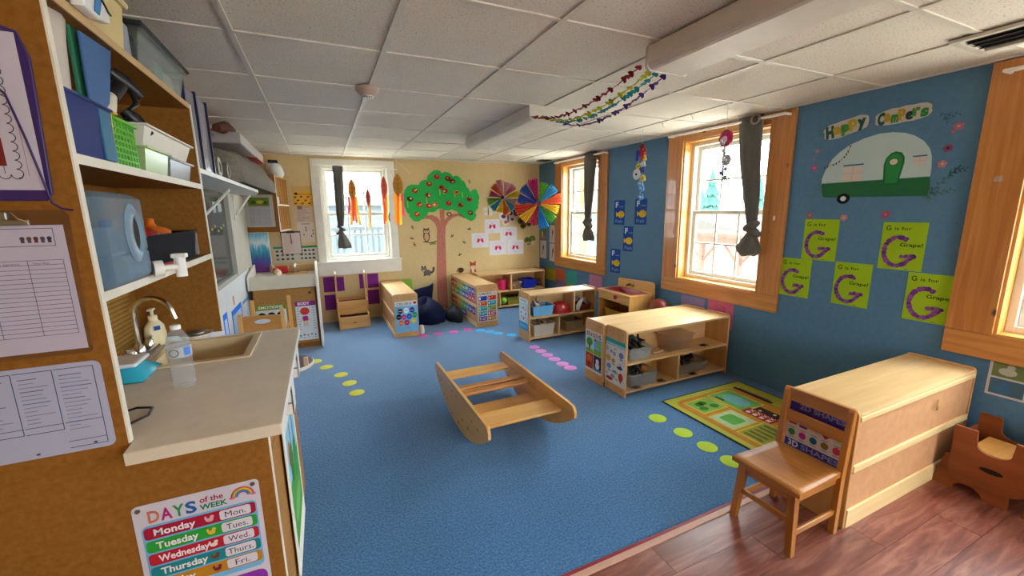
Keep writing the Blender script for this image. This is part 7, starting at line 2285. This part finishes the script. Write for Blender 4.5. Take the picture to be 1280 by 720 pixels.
for (u0, v0, u1, v1, c) in ((0.12, 0.72, 0.36, 0.89, '7fb04a'), (0.40, 0.62, 0.63, 0.91, '6aa85a'), (0.11, 0.47, 0.34, 0.66, 'b5c9a0'), (0.11, 0.26, 0.38, 0.43, '9a9a3a'), (0.12, 0.06, 0.37, 0.22, '8fae4a'), (0.42, 0.06, 0.64, 0.36, 'a89a3f')):
    p.rect(u0, v0, u1, v1, rug(c))
p.up()
p.ell(0.52, 0.76, 0.075, 0.11, rug('6fb0b5'), 16).rect(0.16, 0.50, 0.29, 0.63, rug('5fb04a'), 0.02).rect(0.40, 0.40, 0.50, 0.63, rug('a3222a')).rect(0.50, 0.42, 0.58, 0.60, rug('3a1f1c'))
for u, v in ((0.18, 0.77), (0.24, 0.84), (0.29, 0.77), (0.20, 0.83)):
    p.ell(u, v, 0.038, 0.030, rug('3f7a2a'), 12)
for u, v in ((0.18, 0.10), (0.26, 0.15), (0.31, 0.10)):
    p.ell(u, v, 0.035, 0.03, rug('4f8f2a'), 12)
for i in range(5):
    p.rect(0.13 + i * 0.05, 0.28, 0.155 + i * 0.05, 0.41, rug('6a6a22'))
p.rect(0.70, 0.60, 0.735, 0.93, rug('2a1a18')).rect(0.735, 0.63, 0.755, 0.90, rug('8a5a4a'))
for i in range(3):
    p.up(0); p.ell(0.43, 0.86 - 0.025 * i, 0.012, 0.018, rug('1f2a22'), 8)
p.up()
for i in range(4):
    p.rect(0.415, 0.42 + i * 0.052, 0.445, 0.45 + i * 0.052, rug('d9d0c4'))
    p.line([(0.455, 0.42 + i * 0.05), (0.49, 0.455 + i * 0.05)], 0.006, rug('d9d0c4')).line([(0.49, 0.42 + i * 0.05), (0.455, 0.455 + i * 0.05)], 0.006, rug('d9d0c4'))
p.ell(0.52, 0.56, 0.012, 0.012, rug('d9d0c4'), 8).ell(0.55, 0.47, 0.012, 0.012, rug('d9d0c4'), 8)
p.build(ob, 'woven_pattern')
q = MB()
for b in ((2.325, 1.25, 2.335, 2.27), (3.195, 1.25, 3.205, 2.27), (2.335, 1.25, 3.195, 1.26), (2.335, 2.26, 3.195, 2.27)):
    q.box(b[0], b[1], 0.001, b[2], b[3], 0.0075, flat('2f4a24', 0.9))
q.build('binding', ob)
# bean bags
def blob(name, label, cat, c, r, mat, seed, flatb=0.35, extra=()):
    rn = random.Random(seed)
    mb = MB()
    n, m_ = 26, 14
    ph = [rn.uniform(0, 6.28) for _ in range(6)]
    vs, fs = [], []
    for i in range(m_ + 1):
        t_ = PI * i / m_
        for k in range(n):
            a = 2 * PI * k / n
            w_ = 1 + 0.07 * math.sin(3 * a + ph[0] + 2 * t_) + 0.05 * math.sin(5 * a + ph[1]) + 0.03 * math.sin(11 * a + 6 * t_ + ph[2])
            x, y, z = math.sin(t_) * math.cos(a) * w_, math.sin(t_) * math.sin(a) * w_, -math.cos(t_)
            if z > 0:
                z = z ** 1.0 * (0.85 + 0.2 * math.sin(2 * a + ph[3]))
            else:
                z = max(z, -flatb)
            vs.append((c[0] + r[0] * x, c[1] + r[1] * y, c[2] + r[2] * (z + flatb)))
    for i in range(m_):
        for k in range(n):
            fs.append((i * n + k, i * n + (k + 1) % n, (i + 1) * n + (k + 1) % n, (i + 1) * n + k))
    mb.add(vs, fs, mat, True)
    for e in extra:
        mb.ball(*e, mat, 14, 9)
    return one(mb, name, label, cat)
NAVY = speckle('navy_cloth', '18204a', '10163a', 40, 0.5, 0.75, 0.2, 0.25)
blob('bean_bag', 'navy blue bean bag slumped between the colour and number shelves', 'bean bag', (1.25, 5.60, 0.0), (0.24, 0.30, 0.25), NAVY, 3)
mb = MB()
mb.add([(1.03, 6.0, 0.0), (1.40, 6.10, 0.0), (1.46, 6.10, 0.44), (1.40, 6.09, 0.41), (1.05, 6.0, 0.36), (1.03, 5.95, 0.0), (1.40, 6.05, 0.0), (1.46, 6.05, 0.44), (1.40, 6.04, 0.41), (1.05, 5.95, 0.36)], [(0, 4, 3, 2, 1), (5, 6, 7, 8, 9), (0, 5, 9, 4), (4, 9, 8, 3), (3, 8, 7, 2), (2, 7, 6, 1), (1, 6, 5, 0)], NAVY)
one(mb, 'navy_cushion', 'navy cushion leaning on the wall behind the bean bag', 'cushion')
blob('dark_bean_bag', 'small charcoal bean bag beside the number shelf', 'bean bag', (1.605, 5.50, 0.0), (0.12, 0.24, 0.15), speckle('charcoal_cloth', '33353d', '24262e', 40, 0.5, 0.6, 0.2, 0.25), 9)
t = thing('lime_chair', 'lime green toddler chair behind the colour poster shelf', 'chair', (1.06, 6.1, 0))
q = MB(); q.prism([(0.90, 0.30), (1.16, 0.30), (1.16, 0.50), (1.14, 0.53), (0.92, 0.53), (0.90, 0.50)], 6.125, 6.14, plastic('86b82a'), 'xz', 0.004); q.build('backrest', t)
q = MB(); q.box(1.0, 6.06, 0.22, 1.16, 6.125, 0.24, plastic('86b82a'), 0.004); q.build('seat', t)
for x in (1.01, 1.15):
    for y in (6.075, 6.13):
        q = MB(); q.cyl((x, y, 0), (x, y, 0.22 if y < 6.1 else 0.32), 0.009, M_STEEL, 8); q.build('leg', t)
mb = MB(); mb.lathe([(0.028, 0), (0.034, 0.02), (0.03, 0.09), (0.02, 0.11)], (1.03, 5.0, 0.003), plastic('d8d6d2'), 12); mb.box(1.0, 5.04, 0.0, 1.045, 5.10, 0.06, plastic('b5423a'), 0.006)
one(mb, 'small_toy', 'small white and red toy on the floor behind the colour poster shelf end', 'toy')

# ------------------------------------------------------------------ ceiling things
def fixture(label, x0, x1, y0, y1, seed):
    t = thing('ceiling_light', label, 'ceiling light', ((x0 + x1) / 2, (y0 + y1) / 2, 2.13), 'surface mounted fluorescent fixtures')
    M1 = flat('d8d4cc', 0.4)
    q = MB(); q.prism([(x0 + 0.02, ZC - 0.008), (x1 - 0.02, ZC - 0.008), (x1 - 0.02, 2.225), (x0 + 0.02, 2.225)], y0 + 0.013, y1 - 0.013, M1, 'xz'); q.build('housing', t)
    D = flat('e3ded4', 0.5)
    q = MB(); q.prism([(x0, 2.2405), (x0, 2.168), (x0 + 0.006, 2.155), (x0 + 0.016, 2.145), (x0 + 0.03, 2.140), (x1 - 0.03, 2.140), (x1 - 0.016, 2.145), (x1 - 0.006, 2.155), (x1, 2.168), (x1, 2.2405)], y0 + 0.012, y1 - 0.012, D, 'xz', 0.0); q.build('diffuser', t)
    for a, b in ((y0, y0 + 0.012), (y1 - 0.012, y1)):
        q = MB(); q.prism([(x0 - 0.003, 2.2425), (x1 + 0.003, 2.2425), (x1 + 0.003, 2.155), (x1 - 0.015, 2.137), (x0 + 0.015, 2.137), (x0 - 0.003, 2.155)], a, b, M1, 'xz'); q.build('end_cap', t)
fixture('long white ceiling light nearest the camera, paper garland tied to its end', 1.445, 1.70, 0.40, 1.625, 1)
fixture('white ceiling light over the middle of the carpet', 1.425, 1.68, 2.77, 4.20, 2)
fixture('white ceiling light behind the camera', 1.445, 1.70, -2.2, -0.9, 3)
t = thing('smoke_detector', 'round beige smoke detector on the ceiling grid', 'smoke detector', (0.339, 2.78, 2.19))
q = MB(); q.lathe([(0.070, 0.0), (0.070, -0.012), (0.055, -0.034), (0.036, -0.046)], (0.325, 2.78, 2.243), flat('b7a094', 0.5), 24); q.build('body', t)
q = MB(); q.lathe([(0.034, -0.046), (0.034, -0.056), (0.026, -0.060), (0.0, -0.060)], (0.325, 2.78, 2.243), flat('e0dad2', 0.4), 20, cap0=False)
for k in range(4):
    q.box(0.30 + k * 0.014, 2.745, 2.184, 0.306 + k * 0.014, 2.75, 2.19, M_BLACK)
q.build('sensor_ring', t)
t = thing('air_diffuser', 'rusty white slot air diffuser in the ceiling by the blue wall', 'air vent', (2.86, 0.72, 2.235))
q = MB()
MV = flat('c9c2b6', 0.5)
for b in ((2.70, 0.42, 2.73, 1.035), (2.985, 0.42, 3.015, 1.035), (2.73, 1.005, 2.985, 1.035), (2.73, 0.42, 2.985, 0.45)):
    q.box(b[0], b[1], 2.228, b[2], b[3], 2.243, MV, 0.002)
q.build('frame', t)
q = MB(); q.box(2.73, 0.45, 2.2405, 2.985, 1.005, 2.2425, flat('2b2a28', 0.8)); q.build('duct_opening', t)
for x in (2.79, 2.86, 2.92):
    q = MB(); q.prism([(x, 2.228), (x + 0.004, 2.228), (x + 0.03, 2.240), (x + 0.026, 2.240)], 0.45, 1.005, flat('6b675e', 0.5), 'xz'); q.build('blade', t)
t = thing('dark_ceiling_vent', 'small dark vent in the ceiling over the far corner', 'air vent', (3.12, 5.62, 2.24))
q = MB(); q.box(3.03, 5.54, 2.236, 3.21, 5.70, 2.2425, flat('2a2a2c', 0.7), 0.002); q.build('plate', t)
for k in range(5):
    q = MB(); q.box(3.045 + k * 0.034, 5.55, 2.230, 3.05 + k * 0.034, 5.69, 2.236, flat('3a3a3c', 0.6)); q.build('blade', t)
# hooks on the grid
for k, (x, y) in enumerate(((2.75, 2.215), (2.80, 2.58), (2.80, 2.90))):
    mb = MB(); mb.box(x - 0.012, y - 0.006, 2.236, x + 0.012, y + 0.006, 2.2425, M_WHITE); mb.tube([(x, y, 2.236), (x, y, 2.215), (x + 0.010, y, 2.205), (x + 0.018, y, 2.213)], 0.003, M_WHITE, 6)
    one(mb, 'ceiling_hook', 'white ceiling grid hook by the windows, %s' % ['holding the snowflake mobile', 'empty, next to the snowflake mobile', 'empty, next to the flower mobile'][k], 'ceiling hook')
# butterfly / heart garland
t = thing('paper_garland', 'four strand paper heart garland strung between the two ceiling lights', 'garland', (1.55, 2.2, 2.06))
strands = [('8a1f35', (1.43, 2.755, 2.165), (1.405, 1.60, 2.155), 0.085), ('b5bf2a', (1.50, 2.755, 2.17), (1.49, 1.63, 2.15), 0.10), ('2a8fa0', (1.54, 2.755, 2.17), (1.535, 1.63, 2.15), 0.105), ('5a2f86', (1.62, 2.76, 2.16), (1.585, 1.63, 2.145), 0.115)]
def heart_poly(r):
    out = []
    for i in range(10):
        a = 2 * PI * i / 10
        out.append((r * math.sin(a) ** 3, r * (0.8 * math.cos(a) - 0.3 * math.cos(2 * a) - 0.12 * math.cos(3 * a))))
    return out
rn = random.Random(17)
for si, (col, a, b, sag) in enumerate(strands):
    a, b = Vector(a), Vector(b)
    pts = []
    for k in range(45):
        f = k / 44
        g = a.lerp(b, f)
        g.z -= sag * 4 * f * (1 - f) * (1.0 + 0.25 * (0.5 - f))
        pts.append(g)
    q = MB(); q.tube(pts, 0.0012, paper('d9d5cc'), 4)
    st = q.build('string', t)
    for k in range(1, 44):
        g = pts[k]
        d = (pts[k] - pts[k - 1]).normalized()
        an = rn.uniform(-0.9, 0.9)
        s_ = Vector((1, 0, 0))
        n_ = d.cross(s_).normalized()
        u = (s_ * math.cos(an) + n_ * math.sin(an))
        hp = heart_poly(0.019)
        vs = [g + u * x - d * y for x, y in hp]
        nn = u.cross(d) * 0.0012
        q = MB()
        q.add([v + nn for v in vs] + [v - nn for v in vs], [list(range(10)), list(range(10, 20))[::-1]] + [(i, (i + 1) % 10, 10 + (i + 1) % 10, 10 + i) for i in range(10)], paper(col))
        q.build('paper_heart', st)
# rainbow paper fans
def fan(label, c, r, nrm, cols, seed, petals=False):
    t = thing('paper_fan', label, 'paper fan', c, 'rainbow paper fans')
    c = Vector(c)
    nrm = Vector(nrm).normalized()
    U = Vector((0, 0, 1)).cross(nrm).normalized()
    V = nrm.cross(U)
    ns = len(cols)
    for s_ in range(ns):
        a0, a1 = 2 * PI * s_ / ns, 2 * PI * (s_ + 1) / ns - 0.07
        q = MB()
        m_ = 11
        vs = []
        off = 0.015 * (s_ % 2)
        for k in range(m_):
            a = a0 + (a1 - a0) * k / (m_ - 1)
            dz = 0.034 if k % 2 else -0.034
            rr = r * (1.0 if k % 2 else 0.93) * (1.0 - 0.07 * (s_ % 3))
            for R, w in ((0.10 * r, 0.15), (0.55 * r, 0.6), (rr, 1.0)):
                vs.append(c + (U * math.cos(a) + V * math.sin(a)) * R + nrm * (dz * w + off))
        fs = []
        for k in range(m_ - 1):
            for j in range(2):
                fs.append((k * 3 + j, k * 3 + j + 1, (k + 1) * 3 + j + 1, (k + 1) * 3 + j))
        q.add(vs, fs, dotted(cols[s_]))
        q.build('pleated_wedge', t)
    q = MB()
    n = 14
    q.add([c + nrm * 0.035 + (U * math.cos(2 * PI * k / n) + V * math.sin(2 * PI * k / n)) * r * 0.10 for k in range(n)], [list(range(n))], paper('5a2330'))
    q.build('hub', t)
    q = MB(); q.tube([tuple(c + V * r * 0.95), (c.x + 0.01, c.y, 2.243)], 0.0015, paper('d9d5cc'), 4); q.build('string', t)
def dotted(h):
    key = 'dotted_' + h
    if key in MATS:
        return MATS[key]
    m, nt, bs = _new(key)
    vo = N(nt, 'ShaderNodeTexVoronoi')
    vo.inputs['Scale'].default_value = 1.0
    nt.links.new(coords(nt, (38, 38, 38)), vo.inputs['Vector'])
    c = ramp(nt, vo.outputs['Distance'], [(0.20, lin('e6dcd4')), (0.26, lin(h))])
    nt.links.new(c, bs.inputs['Base Color'])
    bs.inputs['Roughness'].default_value = 0.6
    MATS[key] = m
    return m
FC = ['d0386f', 'c9304a', '1f9ad0', '5fb52f', 'c92a8a', '2f55b5', 'd94a2a', 'e3c01f']
RB = ['d93a6a', 'e0662a', '28a0c8', '6cc02f', 'c62f92', '2f62c0', 'd6304a', 'c52f86', 'e9c322', 'c0307a', '2a5fb8', '2aa0d0']
fan('large round rainbow paper fan hanging in the far corner', (2.905, 5.40, 1.60), 0.37, (-0.35, -1, 0.05), ['e2602a', '28a2d4', '62bb33', 'c92a86', '2f5fb8', '2c55b0', 'd9432f', 'e6c320', 'd0306a', '2a9fd8', '5cb833', 'e6c320'], 1)
fan('smaller turned paper fan with pink petals left of the large one', (2.49, 5.72, 1.70), 0.27, (-0.75, -0.8, 0.05), ['e8d23a', 'd88aa0', 'd9b0b8', 'cf8a9a', 'e0562f', 'cf3a7a', '6cbf3a', '2f9fc6', 'e3c82f', 'e2702a', '2fa0b8', 'd0b0a0'], 2)
fan('brown back of a third paper fan tucked behind the large one', (3.06, 5.86, 1.50), 0.24, (-0.4, -1, 0), ['6b3f2a', '8a5a3a', 'b98a5a', '7a4a2a', '5a3322', '8a6a4a', '6b3f2a', 'a8763f'], 3)
# flower mobile
def mobile(name, label, x, y, items, ztop):
    t = thing(name, label, 'mobile', (x, y, items[-1][2]))
    q = MB(); q.tube([(x, y, ztop), (x, y, items[-1][2] + 0.01)], 0.0018, paper('e6e2da'), 5); q.build('string', t)
    for (dx, dy, z, r, col, cc, kind) in items:
        q = MB()
        cx, cy = x + dx, y + dy
        if kind == 'disc':
            n = 20
            q.prism([(cy + r * math.cos(2 * PI * k / n), z + r * math.sin(2 * PI * k / n)) for k in range(n)], cx - 0.004, cx, paper(col), 'yz')
            q.ball((cx - 0.006, cy, z), r * 0.22, paper(cc), 8, 6)
            q.build('paper_disc', t)
        elif kind == 'roll':
            q.cyl((cx, cy, z - r * 1.6), (cx, cy, z + r * 1.6), r * 0.6, flat(col, 0.6), 12)
            q.build('paper_roll', t)
        else:
            n = 5 if kind == 'flower' else (12 if kind == 'mum' else 8)
            for k in range(n):
                a = 2 * PI * k / n + dx * 50
                if kind == 'flake':
                    q.tube([(cx, cy, z), (cx, cy + r * math.cos(a), z + r * math.sin(a))], [0.005, 0.003], paper(col), 5)
                    q.tube([(cx, cy + r * 0.6 * math.cos(a), z + r * 0.6 * math.sin(a)), (cx, cy + r * 0.9 * math.cos(a + 0.35), z + r * 0.9 * math.sin(a + 0.35))], 0.003, paper(col), 5)
                else:
                    q.ball((cx + 0.006 * (k % 2), cy + r * 0.58 * math.cos(a), z + r * 0.58 * math.sin(a)), (0.010, r * 0.42, r * 0.42), flat(col, 0.55), 8, 6)
            q.ball((cx - 0.008, cy, z), r * 0.26, flat(cc, 0.5), 8, 6)
            q.build('paper_flower' if kind != 'flake' else 'paper_snowflake', t)
    return t
mobile('flower_mobile', 'long mobile of coloured paper flowers and a white disc before the blue wall', 2.80, 3.15, [
    (0, 0, 2.085, 0.028, '5a1f1c', '2a1210', 'flower'), (0.01, 0.012, 2.045, 0.034, 'a81f35', '7a1528', 'roll'), (0.0, -0.03, 2.05, 0.03, '7a1f1a', 'c9a03a', 'flower'), (-0.01, 0.045, 2.00, 0.03, '1f2f9a', '16226a', 'roll'), (0.01, -0.012, 2.005, 0.036, 'b02038', 'd9b02a', 'roll'),
    (0, -0.03, 1.975, 0.034, 'd9b52a', '8a5a1a', 'flower'), (0, -0.02, 1.92, 0.034, 'bfd0e0', 'e9e6d0', 'flower'), (0, 0.04, 1.905, 0.036, 'c9b52a', '8a7a1a', 'flower'), (0, -0.005, 1.87, 0.038, '1f3390', '101a55', 'flower'), (-0.02, 0.035, 1.83, 0.050, 'd9dce0', '2a1a18', 'disc'),
    (0, -0.025, 1.79, 0.036, 'c9b82f', '8a7a1a', 'flower'), (0, 0.005, 1.745, 0.036, '6aa8d9', 'd0e3f0', 'flower'), (0, -0.012, 1.70, 0.038, '4f90d0', 'c0d9ee', 'flower'), (0, -0.008, 1.62, 0.036, '5f9fd9', 'd0e3f0', 'flower')], 2.24)
mobile('snowflake_mobile', 'mobile of a magenta flower and silver snowflakes before the middle right window', 2.75, 2.215, [
    (0, 0, 2.05, 0.020, '7a5a2a', '5a3f1a', 'flower'), (0, 0.0, 2.005, 0.060, 'c02a66', 'd9b0c4', 'mum'), (-0.015, 0.01, 1.985, 0.030, 'd0c4d4', 'e6e0ea', 'flower'), (0, 0.01, 1.92, 0.040, 'c4c8d2', 'e0e2e8', 'flake'), (0, 0.0, 1.86, 0.055, 'c9ccd2', 'eceef0', 'flake'), (0.01, -0.01, 1.85, 0.04, 'b9bcc6', 'eceef0', 'mum'), (0, -0.02, 1.785, 0.030, '5f74a8', '8a9ac4', 'flake'), (0, 0.02, 1.76, 0.025, '4f62a0', '8a9ac4', 'flake'), (0, -0.02, 1.725, 0.042, '5a584a', '8a8570', 'flake')], 2.205)
t = thing('ceiling_tassel', 'thin white string hanging from the ceiling near the paper tree', 'string', (1.15, 5.9, 1.9))
q = MB(); q.tube([(0.98, 5.98, 2.243), (1.10, 5.97, 2.12), (1.20, 6.0, 2.03)], 0.003, paper('e0d9cc'), 5); q.build('strand', t)
q = MB(); q.tube([(0.96, 5.98, 2.2425), (1.0, 5.98, 2.236)], 0.006, paper('e0d9cc'), 6); q.build('clip', t)
